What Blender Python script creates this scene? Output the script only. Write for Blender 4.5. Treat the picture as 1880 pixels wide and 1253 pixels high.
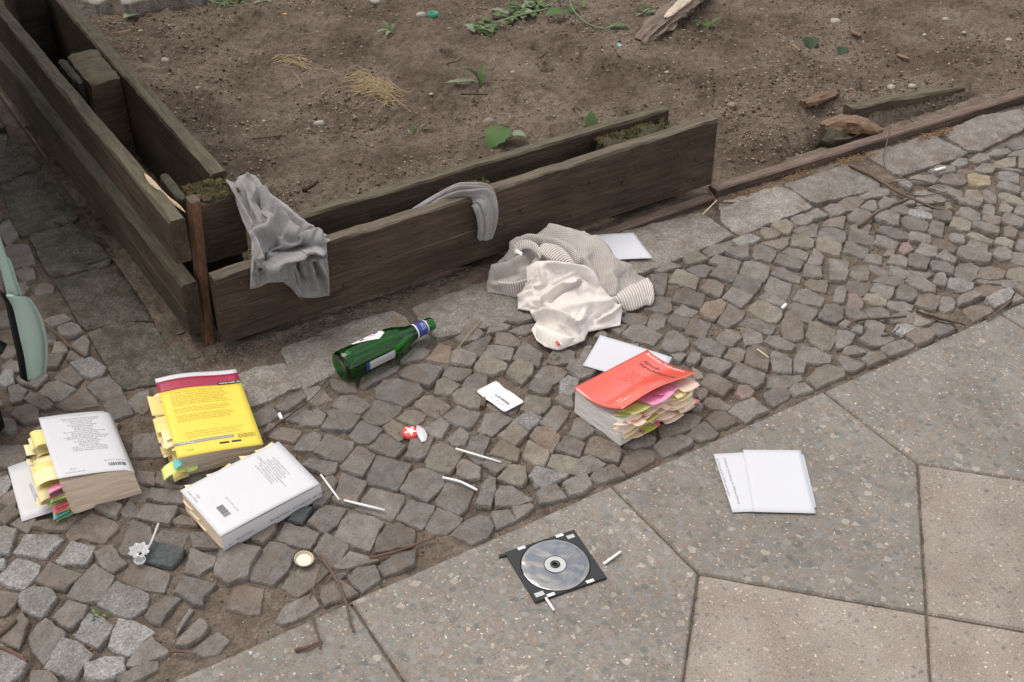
import bpy, bmesh, math, random
import numpy as np
from mathutils import Vector, Matrix, noise as mnoise

# ------------------------------------------------------------------ scene, camera, sky, sun, exposure
for o in list(bpy.data.objects): bpy.data.objects.remove(o)
SC = bpy.context.scene
COL = SC.collection
F_PX, CAM_ROT, CAM_LOC = 2227.707, (0.93118, -0.01204, -0.56069), (-0.473794, -1.191204, 1.44368)
cd = bpy.data.cameras.new('camera'); cam = bpy.data.objects.new('camera', cd); COL.objects.link(cam)
cam.location = CAM_LOC; cam.rotation_euler = CAM_ROT
cd.sensor_width = 36; cd.lens = F_PX * 36 / 1880; cd.clip_start = .02; cd.clip_end = 300
SC.camera = cam
SC.render.resolution_x, SC.render.resolution_y = 1024, 682
SC.cycles.use_denoising = True
SC.cycles.max_bounces = 10; SC.cycles.transmission_bounces = 8; SC.cycles.caustics_refractive = True
SC.view_settings.view_transform = 'Standard'; SC.view_settings.look = 'None'
SC.view_settings.gamma = 1; SC.view_settings.exposure = 0.62
SUN_EL, SUN_AZ = math.radians(66), math.radians(122)      # azimuth measured from +x towards +y
W = bpy.data.worlds.new('World'); SC.world = W; W.use_nodes = True
wt = W.node_tree
for n in list(wt.nodes): wt.nodes.remove(n)

def nd(t, ty, **kw):
    n = t.nodes.new(ty)
    for k, v in kw.items():
        if hasattr(n, k) and k not in n.inputs: setattr(n, k, v)
        elif k in n.inputs:
            if isinstance(v, bpy.types.NodeSocket): t.links.new(v, n.inputs[k])
            else: n.inputs[k].default_value = v
    return n
def L(t, a, b): t.links.new(a, b)
def noi(t, vec, scale, detail=4, rough=.55, dist=0, out=0):
    n = nd(t, 'ShaderNodeTexNoise', Scale=scale, Detail=detail, Roughness=rough, Distortion=dist)
    if vec is not None: L(t, vec, n.inputs['Vector'])
    return n.outputs[out]
def ramp(t, fac, stops, interp='LINEAR'):
    r = nd(t, 'ShaderNodeValToRGB'); r.color_ramp.interpolation = interp
    e = r.color_ramp.elements
    while len(e) < len(stops): e.new(.5)
    for i, (p, c) in enumerate(stops):
        e[i].position = p; e[i].color = (c, c, c, 1) if isinstance(c, (int, float)) else (*c, 1)
    L(t, fac, r.inputs[0]); return r.outputs[0]
def mix(t, fac, a, b, mode='MIX'):
    m = nd(t, 'ShaderNodeMix', data_type='RGBA', blend_type=mode)
    for s, v in ((m.inputs[0], fac), (m.inputs[6], a), (m.inputs[7], b)):
        if isinstance(v, bpy.types.NodeSocket): L(t, v, s)
        else: s.default_value = (*v, 1) if isinstance(v, tuple) else v
    return m.outputs[2]
def mth(t, op, a, b=0.0, clamp=False):
    m = nd(t, 'ShaderNodeMath', operation=op, use_clamp=clamp)
    for s, v in ((m.inputs[0], a), (m.inputs[1], b)):
        if isinstance(v, bpy.types.NodeSocket): L(t, v, s)
        else: s.default_value = v
    return m.outputs[0]
def bump(t, h, strength, dist, normal=None):
    b = nd(t, 'ShaderNodeBump', Strength=strength, Distance=dist); L(t, h, b.inputs['Height'])
    if normal is not None: L(t, normal, b.inputs['Normal'])
    return b.outputs[0]
def scaled(t, vec, s):
    m = nd(t, 'ShaderNodeMapping'); m.inputs['Scale'].default_value = s; L(t, vec, m.inputs[0]); return m.outputs[0]

# broken cloud over a pale sky (the disc reflects it); the same sky all the way round
sky = nd(wt, 'ShaderNodeTexSky', sky_type='NISHITA', sun_disc=False)
sky.sun_elevation = SUN_EL; sky.sun_rotation = math.pi / 2 - SUN_AZ
sky.air_density = 1.0; sky.dust_density = 2.5
tc = nd(wt, 'ShaderNodeTexCoord')
cl = ramp(wt, noi(wt, scaled(wt, tc.outputs['Generated'], (1, 1, 1.7)), 2.6, 6, .6, .4), [(.38, 0.40), (.58, .97)])
cloud = ramp(wt, noi(wt, tc.outputs['Generated'], 3.1, 5, .6, .2), [(.3, (3.6, 3.55, 3.5)), (.7, (9.9, 9.4, 8.8))])
skyc = mix(wt, cl, sky.outputs[0], cloud)
bg = nd(wt, 'ShaderNodeBackground', Strength=.105); L(wt, skyc, bg.inputs[0])
wo = nd(wt, 'ShaderNodeOutputWorld'); L(wt, bg.outputs[0], wo.inputs[0])
sl = bpy.data.lights.new('sun', 'SUN'); sl.energy = 1.5; sl.angle = math.radians(40); sl.color = (1, .93, .85)
sun = bpy.data.objects.new('sun', sl); COL.objects.link(sun)
sd = Vector((math.cos(SUN_EL) * math.cos(SUN_AZ), math.cos(SUN_EL) * math.sin(SUN_AZ), math.sin(SUN_EL)))
sun.rotation_euler = sd.to_track_quat('Z', 'Y').to_euler(); sun.location = sd * 6

# ------------------------------------------------------------------ helpers
rnd = random.Random(11)
CR = cam.rotation_euler.to_matrix()
def P(x, y, z=0.0):
    """ground point (or point at height z) that was measured at photo position x, y"""
    d = CR @ Vector(((x - 940) / F_PX, -(y - 626.5) / F_PX, -1))
    t = (z - CAM_LOC[2]) / d.z
    return Vector(CAM_LOC) + d * t
def mesh(name, V, Fc, smooth=True, mats=None, midx=None):
    m = bpy.data.meshes.new(name); m.from_pydata([tuple(v) for v in V], [], Fc); m.update()
    if smooth: m.polygons.foreach_set('use_smooth', [True] * len(m.polygons))
    for a in (mats or []): m.materials.append(a)
    if midx is not None: m.polygons.foreach_set('material_index', midx)
    return m
def obj(name, me, parent=None, loc=None, mtx=None):
    o = bpy.data.objects.new(name, me); COL.objects.link(o)
    if mtx is not None: o.matrix_world = mtx
    if loc is not None: o.location = loc
    if parent is not None:
        o.parent = parent; o.matrix_parent_inverse = pinv(parent)
    return o
def pinv(p): return p.matrix_basis.inverted()      # every part keeps its world matrix as its basis
def tag(o, label=None, cat=None, group=None, kind=None):
    if label: o['label'] = label
    if cat: o['category'] = cat
    if group: o['group'] = group
    if kind: o['kind'] = kind
    return o
def empty(name, loc=(0, 0, 0), **kw):
    o = bpy.data.objects.new(name, None); COL.objects.link(o); o.location = loc; o.empty_display_size = .05
    return tag(o, **kw)
def centred(name, V, Fc, mat, parent=None, smooth=True):
    """mesh object whose origin sits at its own centre"""
    V = [Vector(v) for v in V]
    c = sum(V, Vector()) / len(V); c.z = min(v.z for v in V)
    me = mesh(name, [v - c for v in V], Fc, smooth, [mat] if not isinstance(mat, list) else mat)
    return obj(name, me, parent, loc=c)
def tube(pts, radii, n=6, caps=True):
    V, Fc = [], []
    pts = [Vector(p) for p in pts]
    if isinstance(radii, (int, float)): radii = [radii] * len(pts)
    for i, p in enumerate(pts):
        d = (pts[min(i + 1, len(pts) - 1)] - pts[max(i - 1, 0)]).normalized()
        a = d.orthogonal().normalized() if abs(d.z) > .9 else d.cross(Vector((0, 0, 1))).normalized()
        b = d.cross(a)
        for k in range(n):
            t = 2 * math.pi * k / n
            V.append(p + (a * math.cos(t) + b * math.sin(t)) * radii[i])
    for i in range(len(pts) - 1):
        for k in range(n):
            Fc.append((i * n + k, i * n + (k + 1) % n, (i + 1) * n + (k + 1) % n, (i + 1) * n + k))
    if caps:
        Fc.append(tuple(range(n - 1, -1, -1))); Fc.append(tuple(range((len(pts) - 1) * n, len(pts) * n)))
    return V, Fc
class MB:
    def __init__(s): s.V, s.F = [], []
    def add(s, V, Fc):
        k = len(s.V); s.V += [Vector(v) for v in V]; s.F += [tuple(i + k for i in f) for f in Fc]
def smoothline(pts, k=4):
    """Catmull-Rom through the points"""
    pts = [Vector(p) for p in pts]; out = []
    for i in range(len(pts) - 1):
        p0, p1, p2, p3 = pts[max(i - 1, 0)], pts[i], pts[i + 1], pts[min(i + 2, len(pts) - 1)]
        for j in range(k):
            t = j / k
            out.append(.5 * ((2 * p1) + (p2 - p0) * t + (2 * p0 - 5 * p1 + 4 * p2 - p3) * t * t + (3 * p1 - p0 - 3 * p2 + p3) * t ** 3))
    out.append(pts[-1]); return out
def fbm(x, y, z=0, o=4, h=.6):
    return mnoise.fractal(Vector((x, y, z)), h, 2.1, o)

# ------------------------------------------------------------------ materials
MATS = {}
def material(name, rough=.8, spec=.3):
    m = bpy.data.materials.new(name); m.use_nodes = True
    t = m.node_tree; b = t.nodes['Principled BSDF']
    b.inputs['Roughness'].default_value = rough; b.inputs['Specular IOR Level'].default_value = spec
    MATS[name] = m
    return m, t, b
def pos(t): return nd(t, 'ShaderNodeNewGeometry').outputs['Position']
def objc(t): return nd(t, 'ShaderNodeTexCoord').outputs['Object']
def orand(t): return nd(t, 'ShaderNodeObjectInfo').outputs['Random']
def plain(name, col, rough=.6, spec=.4, var=.12, scale=60, bmp=0):
    m, t, b = material(name, rough, spec)
    v = objc(t); n = noi(t, v, scale, 3)
    c = mix(t, n, tuple(x * (1 - var) for x in col), tuple(min(1, x * (1 + var)) for x in col))
    L(t, c, b.inputs['Base Color'])
    if bmp: L(t, bump(t, n, .5, bmp), b.inputs['Normal'])
    return m
def stone(name, dark, light, grain=0.0, fine=240, dirt=.55, dirtc=(.17, .125, .092)):
    m, t, b = material(name, .78, .32)
    p = pos(t)
    n1 = noi(t, p, 38, 6, .62); n2 = noi(t, p, fine, 3, .7)
    c = mix(t, ramp(t, n1, [(.3, 0), (.72, 1)]), dark, light)
    c = mix(t, 1.0, c, ramp(t, orand(t), [(0, .80), (.5, .98), (1, 1.17)]), 'MULTIPLY')
    sp = ramp(t, n2, [(.30, .40), (.5, 1.0), (.68, 1.55)])
    c = mix(t, .35 + grain * .5, c, mix(t, 1.0, c, sp, 'MULTIPLY'))
    if grain:
        vo = nd(t, 'ShaderNodeTexVoronoi', Scale=330.0); L(t, p, vo.inputs['Vector'])
        sep = nd(t, 'ShaderNodeSeparateColor'); L(t, vo.outputs['Color'], sep.inputs[0])
        g = ramp(t, sep.outputs[0], [(0, .42), (.35, .8), (.7, 1.08), (1, 1.7)])
        c = mix(t, grain, c, mix(t, 1.0, c, g, 'MULTIPLY'))
    d = ramp(t, noi(t, p, 16, 5, .65), [(.48, 0), (.66, dirt)])
    c = mix(t, d, c, dirtc)
    L(t, c, b.inputs['Base Color'])
    L(t, ramp(t, n1, [(.3, .88), (.7, .62)]), b.inputs['Roughness'])
    h = mth(t, 'ADD', mth(t, 'MULTIPLY', noi(t, p, 85, 5, .6), 1.0), mth(t, 'MULTIPLY', n2, .28))
    L(t, bump(t, h, 1.0, .010), b.inputs['Normal'])
    return m
stone('stone_grey', (.155, .137, .123), (.255, .232, .213))
stone('stone_granite', (.225, .217, .210), (.345, .335, .326), .38, 300, .45)
stone('stone_brown', (.150, .124, .105), (.235, .200, .172))
stone('stone_beige', (.190, .166, .138), (.290, .256, .215))
stone('stone_yellow', (.30, .245, .165), (.40, .33, .23), dirt=.3)
stone('stone_slate', (.062, .069, .073), (.095, .104, .108), dirt=.2)
stone('stone_red', (.20, .150, .132), (.28, .215, .192))
stone('stone_orange', (.20, .155, .122), (.28, .222, .178))
stone('kerb_granite', (.205, .183, .165), (.335, .305, .278), .38, 260, .75)
stone('kerb_moss_shade', (.080, .072, .056), (.165, .152, .125), .5, 260, .75, (.055, .050, .030))  # mossy left kerb, with its shade also darkened into the colour
TAGM = {' ': 'stone_grey', 'g': 'stone_granite', 'b': 'stone_brown', 'y': 'stone_beige', 'Y': 'stone_yellow', 'd': 'stone_slate', 'r': 'stone_red', 'o': 'stone_orange'}

def earth(name, wet, dry, scale=1.0, flecks=True):
    m, t, b = material(name, .95, .15)
    p = pos(t)
    big = ramp(t, noi(t, p, 4.5 * scale, 6, .6, .3), [(.36, 0), (.64, 1)])
    mid = noi(t, p, 42, 6, .68)
    c = mix(t, big, wet, dry)
    c = mix(t, .55, c, mix(t, 1.0, c, ramp(t, mid, [(.3, .36), (.5, .95), (.7, 1.45)]), 'MULTIPLY'))
    fi = noi(t, p, 260, 4, .7)
    c = mix(t, .5, c, mix(t, 1.0, c, ramp(t, fi, [(.32, .35), (.5, 1.0), (.68, 1.75)]), 'MULTIPLY'))
    if flecks:
        vo = nd(t, 'ShaderNodeTexVoronoi', Scale=150.0); L(t, p, vo.inputs['Vector'])
        sep = nd(t, 'ShaderNodeSeparateColor'); L(t, vo.outputs['Color'], sep.inputs[0])
        on = mth(t, 'MULTIPLY', mth(t, 'GREATER_THAN', sep.outputs[0], .965), mth(t, 'LESS_THAN', vo.outputs['Distance'], .28))
        fc = ramp(t, sep.outputs[1], [(0, (.42, .37, .31)), (.5, (.33, .21, .13)), (1, (.05, .035, .03))])
        c = mix(t, on, c, fc)
    L(t, c, b.inputs['Base Color'])
    h = mth(t, 'ADD', mid, mth(t, 'MULTIPLY', fi, .5))
    L(t, bump(t, h, 1.0, .028), b.inputs['Normal'])
    return m
earth('soil', (.172, .128, .096), (.335, .270, .213))
earth('joint_sand', (.235, .180, .138), (.36, .295, .240), 4)

def slab(name, mtx_a, mtx_b, chips, amount, dens=62.0, dm=.42):
    m, t, b = material(name, .72, .35)
    p = pos(t)
    wob = nd(t, 'ShaderNodeVectorMath', operation='ADD'); L(t, p, wob.inputs[0])
    ns = nd(t, 'ShaderNodeTexNoise', Scale=110.0, Detail=3.0); L(t, p, ns.inputs['Vector'])
    sc_ = nd(t, 'ShaderNodeVectorMath', operation='SCALE', Scale=.013); L(t, ns.outputs['Color'], sc_.inputs[0]); L(t, sc_.outputs[0], wob.inputs[1])
    q = wob.outputs[0]
    c = mix(t, ramp(t, noi(t, p, 9, 5, .6), [(.35, 0), (.65, 1)]), mtx_a, mtx_b)
    c = mix(t, .5, c, mix(t, 1.0, c, ramp(t, noi(t, p, 330, 3, .7), [(.3, .45), (.5, 1), (.7, 1.6)]), 'MULTIPLY'))
    hs = None
    for (sc, thr, dmax, w) in ((dens * 2.6, 1 - amount * .9, dm, .62), (dens * 1.15, 1 - amount * .72, dm, .60)):
        vo = nd(t, 'ShaderNodeTexVoronoi', Scale=sc, voronoi_dimensions='2D'); L(t, q, vo.inputs['Vector'])
        sep = nd(t, 'ShaderNodeSeparateColor'); L(t, vo.outputs['Color'], sep.inputs[0])
        lim = mth(t, 'MULTIPLY', ramp(t, sep.outputs[2], [(0, .55), (1, 1)]), dmax)
        on = mth(t, 'MULTIPLY', mth(t, 'GREATER_THAN', sep.outputs[0], thr), ramp(t, mth(t, 'SUBTRACT', lim, vo.outputs['Distance']), [(0, 0), (.06, 1)]))
        c = mix(t, mth(t, 'MULTIPLY', on, w), c, ramp(t, sep.outputs[1], chips))
    # bright grit
    vo = nd(t, 'ShaderNodeTexVoronoi', Scale=260.0, voronoi_dimensions='2D'); L(t, q, vo.inputs['Vector'])
    sep = nd(t, 'ShaderNodeSeparateColor'); L(t, vo.outputs['Color'], sep.inputs[0])
    on = mth(t, 'MULTIPLY', mth(t, 'GREATER_THAN', sep.outputs[0], .97), mth(t, 'LESS_THAN', vo.outputs['Distance'], .33))
    c = mix(t, on, c, ramp(t, sep.outputs[1], [(0, (.50, .41, .32)), (.7, (.56, .50, .43)), (1, (.60, .56, .50))]))
    c = mix(t, 1.0, c, ramp(t, orand(t), [(0, .94), (1, 1.05)]), 'MULTIPLY')
    st = ramp(t, noi(t, p, 3.2, 7, .7, .8), [(.32, .80), (.5, 1.0), (.68, 1.10)])
    c = mix(t, 1.0, c, st, 'MULTIPLY')
    # trodden-in spots and drip marks
    vs = nd(t, 'ShaderNodeTexVoronoi', Scale=4.2, voronoi_dimensions='2D'); L(t, q, vs.inputs['Vector'])
    sp_ = nd(t, 'ShaderNodeSeparateColor'); L(t, vs.outputs['Color'], sp_.inputs[0])
    spots = mth(t, 'MULTIPLY', mth(t, 'GREATER_THAN', sp_.outputs[0], .45), ramp(t, mth(t, 'SUBTRACT', mth(t, 'MULTIPLY', sp_.outputs[1], .055), vs.outputs['Distance']), [(0, 0), (.02, .55)]))
    c = mix(t, spots, c, ramp(t, sp_.outputs[2], [(0, (.10, .092, .085)), (.6, (.15, .138, .125)), (1, (.34, .32, .30))]))
    L(t, c, b.inputs['Base Color'])
    h = mth(t, 'ADD', noi(t, p, 210, 4, .7), mth(t, 'MULTIPLY', noi(t, p, 30, 3), .6))
    L(t, bump(t, h, .5, .0025), b.inputs['Normal'])
    return m
slab('slab_grey', (.190, .156, .128), (.235, .200, .168), [(0, (.088, .103, .104)), (.22, (.148, .162, .158)), (.5, (.194, .201, .194)), (.8, (.235, .232, .227)), (.94, (.275, .262, .248)), (1, (.46, .41, .35))], .90, 62.0, .56)
slab('slab_beige', (.235, .198, .168), (.295, .258, .226), [(0, (.075, .078, .086)), (.35, (.135, .135, .140)), (.7, (.25, .225, .205)), (1, (.48, .42, .36))], .30, 74.0, .36)

def wood(name, dark, light, top, grain=1.0, knots=True, topw=.9):
    """board with grain along local X; weathered on its upward faces"""
    m, t, b = material(name, .85, .2)
    v = objc(t)
    g1 = noi(t, scaled(t, v, (6.0, 42, 42)), 1.0 * grain, 7, .7, 1.6)
    g2 = noi(t, scaled(t, v, (7, 260, 260)), 1.0, 4, .7)
    pat = noi(t, v, 5, 4, .6)
    c = mix(t, ramp(t, g1, [(.34, 0), (.66, 1)]), dark, light)
    c = mix(t, .6, c, mix(t, 1.0, c, ramp(t, g2, [(.3, .45), (.5, 1), (.7, 1.6)]), 'MULTIPLY'))
    c = mix(t, .7, c, mix(t, 1.0, c, ramp(t, pat, [(.35, .6), (.65, 1.3)]), 'MULTIPLY'))
    # knots
    sx = nd(t, 'ShaderNodeSeparateXYZ'); L(t, v, sx.inputs[0]); cx = nd(t, 'ShaderNodeCombineXYZ'); L(t, mth(t, 'MULTIPLY', sx.outputs[0], 3.4), cx.inputs[0]); L(t, mth(t, 'MULTIPLY', sx.outputs[2], 7.0), cx.inputs[1])
    vk = nd(t, 'ShaderNodeTexVoronoi', Scale=1.0, voronoi_dimensions='2D'); L(t, cx.outputs[0], vk.inputs['Vector'])
    kd = mth(t, 'ADD', vk.outputs['Distance'], mth(t, 'MULTIPLY', noi(t, v, 22, 4), .22))
    ringk = mth(t, 'MULTIPLY', mth(t, 'ADD', mth(t, 'SINE', mth(t, 'MULTIPLY', kd, 95.0)), 1.0), .5)
    c = mix(t, ramp(t, kd, [(.15, .42 if knots else 0), (.24, 0)]), c, mix(t, ringk, tuple(x * .55 for x in dark), tuple(min(1, x * 1.25) for x in light)))
    # pale scuffs
    sc = ramp(t, noi(t, scaled(t, v, (30, 140, 140)), 1, 5, .75), [(.63, 0), (.72, .55)])
    c = mix(t, sc, c, tuple(min(1, x * 2.1) for x in light))
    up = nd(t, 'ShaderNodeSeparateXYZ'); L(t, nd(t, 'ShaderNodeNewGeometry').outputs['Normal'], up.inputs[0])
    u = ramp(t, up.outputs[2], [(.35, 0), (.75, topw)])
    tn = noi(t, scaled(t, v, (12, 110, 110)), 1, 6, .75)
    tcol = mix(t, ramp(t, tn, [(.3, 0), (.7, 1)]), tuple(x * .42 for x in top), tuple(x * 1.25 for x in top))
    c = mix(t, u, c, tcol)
    L(t, c, b.inputs['Base Color'])
    h = mth(t, 'ADD', g1, mth(t, 'MULTIPLY', g2, .7))
    L(t, bump(t, h, .85, .004), b.inputs['Normal'])
    return m
wood('wood_front', (.052, .036, .027), (.100, .070, .053), (.165, .138, .104))
wood('wood_left', (.046, .034, .024), (.092, .068, .049), (.140, .120, .086))
wood('wood_trim', (.075, .050, .040), (.135, .095, .078), (.200, .145, .120))
wood('wood_red', (.10, .052, .032), (.175, .095, .060), (.13, .11, .09))
wood('wood_post', (.030, .024, .018), (.062, .050, .038), (.085, .080, .055), 1.6)
wood('wood_rotten', (.075, .045, .030), (.23, .135, .080), (.24, .165, .115), 1.2)
wood('wood_fresh', (.50, .36, .22), (.66, .52, .36), (.62, .48, .32))
wood('bark', (.085, .055, .040), (.175, .125, .095), (.215, .170, .140), 1.4)
plain('bark_pale', (.48, .41, .33), .9, .2, .35, 60, .002)
m, t, b = material('moss', .95, .1)
c = mix(t, ramp(t, noi(t, pos(t), 130, 4, .7), [(.35, 0), (.65, 1)]), (.030, .028, .012), (.125, .115, .055))
c = mix(t, ramp(t, noi(t, pos(t), 26, 4), [(.52, 0), (.66, .8)]), c, (.16, .115, .06)); L(t, c, b.inputs['Base Color'])

# ------------------------------------------------------------------ the setting: ground, slabs, cobbles, kerb, soil
def vnoise(X, Y, seed, freq):
    """numpy value noise"""
    r = np.random.RandomState(seed); n = 512; T = r.rand(n, n)
    x = X * freq + 1000.3; y = Y * freq + 1000.7
    xi = np.floor(x).astype(int); yi = np.floor(y).astype(int); fx = x - xi; fy = y - yi
    fx = fx * fx * (3 - 2 * fx); fy = fy * fy * (3 - 2 * fy)
    a = T[xi % n, yi % n]; b_ = T[(xi + 1) % n, yi % n]; c_ = T[xi % n, (yi + 1) % n]; d_ = T[(xi + 1) % n, (yi + 1) % n]
    return (a * (1 - fx) + b_ * fx) * (1 - fy) + (c_ * (1 - fx) + d_ * fx) * fy - .5
def gridmesh(name, x0, x1, y0, y1, step, zf, mat):
    nx = int((x1 - x0) / step) + 1; ny = int((y1 - y0) / step) + 1
    X, Y = np.meshgrid(np.linspace(x0, x1, nx), np.linspace(y0, y1, ny), indexing='ij')
    Z = zf(X, Y)
    me = bpy.data.meshes.new(name); me.vertices.add(nx * ny)
    me.vertices.foreach_set('co', np.stack([X, Y, Z], -1).astype(np.float32).ravel())
    I = np.arange(nx * ny).reshape(nx, ny)
    Q = np.stack([I[:-1, :-1], I[1:, :-1], I[1:, 1:], I[:-1, 1:]], -1).reshape(-1, 4)
    nf = len(Q); me.loops.add(nf * 4); me.loops.foreach_set('vertex_index', Q.ravel().astype(np.int32))
    me.polygons.add(nf); me.polygons.foreach_set('loop_start', np.arange(0, nf * 4, 4, dtype=np.int32))
    me.polygons.foreach_set('loop_total', np.full(nf, 4, dtype=np.int32))
    me.polygons.foreach_set('use_smooth', np.ones(nf, dtype=bool))
    me.update(); me.validate(); me.materials.append(mat)
    return obj(name, me)
# one sheet beneath everything, out to where nothing is seen any more
g_ = obj('ground', mesh('ground', [(-60, -60, -.075), (60, -60, -.075), (60, 60, -.075), (-60, 60, -.075)], [(0, 1, 2, 3)], False, [MATS['joint_sand']]))
tag(g_, kind='structure')

def soil_z(X, Y):
    z = .022 + .030 * vnoise(X, Y, 1, 2.3) + .018 * vnoise(X, Y, 2, 6) + .014 * vnoise(X, Y, 3, 17) + .0100 * vnoise(X, Y, 4, 42) + .0100 * vnoise(X, Y, 5, 85) + .0075 * vnoise(X, Y, 7, 150)
    # lumps: only the high side of a middle octave
    z += .010 * np.maximum(0, vnoise(X, Y, 6, 34) - .12)
    for cx, cy, r, d in HOLES: z -= d * np.exp(-((X - cx) ** 2 + ((Y - cy)) ** 2) / r ** 2)
    edge = np.clip((Y - .70) / .10, 0, 1)
    z = z * edge + (-.004) * (1 - edge)
    trench = np.exp(-((Y - .735) / .035) ** 2) * (1 / (1 + np.exp(-(X - 1.62) * 30)))
    return z - .055 * trench * (X < 2.3)
HOLES = [(P(825, 112).x, P(825, 112).y, .020, .05), (P(985, 103).x, P(985, 103).y, .015, .045), (P(1004, 147).x, P(1004, 147).y, .016, .04), (P(1530, 232).x, P(1530, 232).y, .07, .055)]
def soil_at(x, y): return float(soil_z(np.array([x]), np.array([y]))[0])
so = gridmesh('soil', -.02, 3.5, .715, 3.4, .0046, soil_z, MATS['soil']); tag(so, kind='structure')
so2 = gridmesh('soil_beyond', -2.2, 8, 3.38, 9, .12, lambda X, Y: .004 + .03 * vnoise(X, Y, 1, 2.3), MATS['soil']); tag(so2, kind='structure')
so3 = gridmesh('soil_side', 3.48, 8, .70, 3.42, .12, lambda X, Y: .004 + .03 * vnoise(X, Y, 1, 2.3), MATS['soil']); tag(so3, kind='structure')

def sand_z(X, Y):
    z = -.0002 + .005 * vnoise(X, Y, 11, 5) + .004 * vnoise(X, Y, 12, 24) + .004 * vnoise(X, Y, 13, 90) + .002 * vnoise(X, Y, 14, 190)
    # bare sandy hollow beside the slab edge, lower left of the pavement
    z -= .0010 * np.exp(-(((X + .13) / .13) ** 2 + ((Y - .075) / .05) ** 2))
    z += .006 * np.exp(-(((Y - .695) / .03) ** 2)) * (X > .05)
    return z
js = gridmesh('joint_sand', -1.25, 3.0, -.006, .735, .0052, sand_z, MATS['joint_sand']); tag(js, kind='structure')
js2 = gridmesh('joint_sand', -1.25, .03, .735, 3.0, .009, sand_z, MATS['joint_sand']); tag(js2, kind='structure')

# ---- concrete slabs: a row of five-sided edge slabs, squares laid on the diagonal behind them
LW, LS, GAP = .495, .2375, .0038
def shrink(poly, d):
    n = len(poly); out = []
    for i in range(n):
        a, p, b = Vector(poly[i - 1]), Vector(poly[i]), Vector(poly[(i + 1) % n])
        e1 = (p - a).normalized(); e2 = (b - p).normalized()
        n1 = Vector((-e1.y, e1.x)); n2 = Vector((-e2.y, e2.x)); m = (n1 + n2)
        out.append(p + m * (d / max(.35, m.length_squared / 2)) )
    return out
def slab_mesh(poly, zt, th=.06, tilt=(0, 0), seg=.012, rough=.0012, sd=0):
    """flat slab with a worn, slightly chipped arris"""
    P2 = shrink(poly, GAP / 2); pts = []
    for i in range(len(P2)):
        a, b = P2[i], P2[(i + 1) % len(P2)]; k = max(2, int((b - a).length / seg))
        for j in range(k):
            p = a.lerp(b, j / k)
            nn = mnoise.noise(Vector((p.x * 55, p.y * 55, sd))) + .6 * mnoise.noise(Vector((p.x * 160, p.y * 160, sd)))
            e = (b - a).normalized()
            pts.append(p + Vector((-e.y, e.x)) * rough * (nn + max(0, nn - .5) * 2.5))
    c = sum(pts, Vector((0, 0))) / len(pts); n = len(pts)
    z = lambda p: zt + (p.x - c.x) * tilt[0] + (p.y - c.y) * tilt[1]
    V = [(p.x, p.y, zt - th) for p in pts] + [(p.x, p.y, z(p) - .0035) for p in pts]
    ins = [p + (c - p).normalized() * .0032 for p in pts]
    V += [(p.x, p.y, z(p)) for p in ins]
    Fc = [(r * n + i, r * n + (i + 1) % n, (r + 1) * n + (i + 1) % n, (r + 1) * n + i) for r in range(2) for i in range(n)]
    Fc.append(tuple(range(2 * n, 3 * n)))
    return V, Fc
sp = empty('slab_pavement', (0, -.2, 0), kind='structure')
k_ = 0
for i in range(-3, 7):
    u = i * LW
    poly = [(u, 0), (u, -LS), (u + LW / 2, -LS - LW / 2), (u + LW, -LS), (u + LW, 0)]
    V, Fc = slab_mesh(poly, .004 + rnd.uniform(-.001, .001), sd=k_, tilt=(rnd.uniform(-.002, .002), rnd.uniform(-.002, .002)))
    o = centred('paving_slab', V, Fc, MATS['slab_grey'], sp, False); k_ += 1
for j in range(4):
    for i in range(-3, 7):
        cx = i * LW + (LW / 2 if j % 2 else 0); cy = -LS - LW / 2 - j * LW / 2
        poly = [(cx, cy + LW / 2), (cx - LW / 2, cy), (cx, cy - LW / 2), (cx + LW / 2, cy)]
        if cy < -1.4: continue
        V, Fc = slab_mesh(poly, .004 + rnd.uniform(-.0012, .0012), sd=k_, tilt=(rnd.uniform(-.002, .002), rnd.uniform(-.002, .002)))
        o = centred('paving_slab', V, Fc, MATS['slab_beige'], sp, False); k_ += 1
dj = gridmesh('joint_dirt', -1.6, 3.4, -1.35, -.0065, .03, lambda X, Y: -.001 + .004 * vnoise(X, Y, 21, 40), MATS['joint_sand']); tag(dj, kind='structure')

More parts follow.
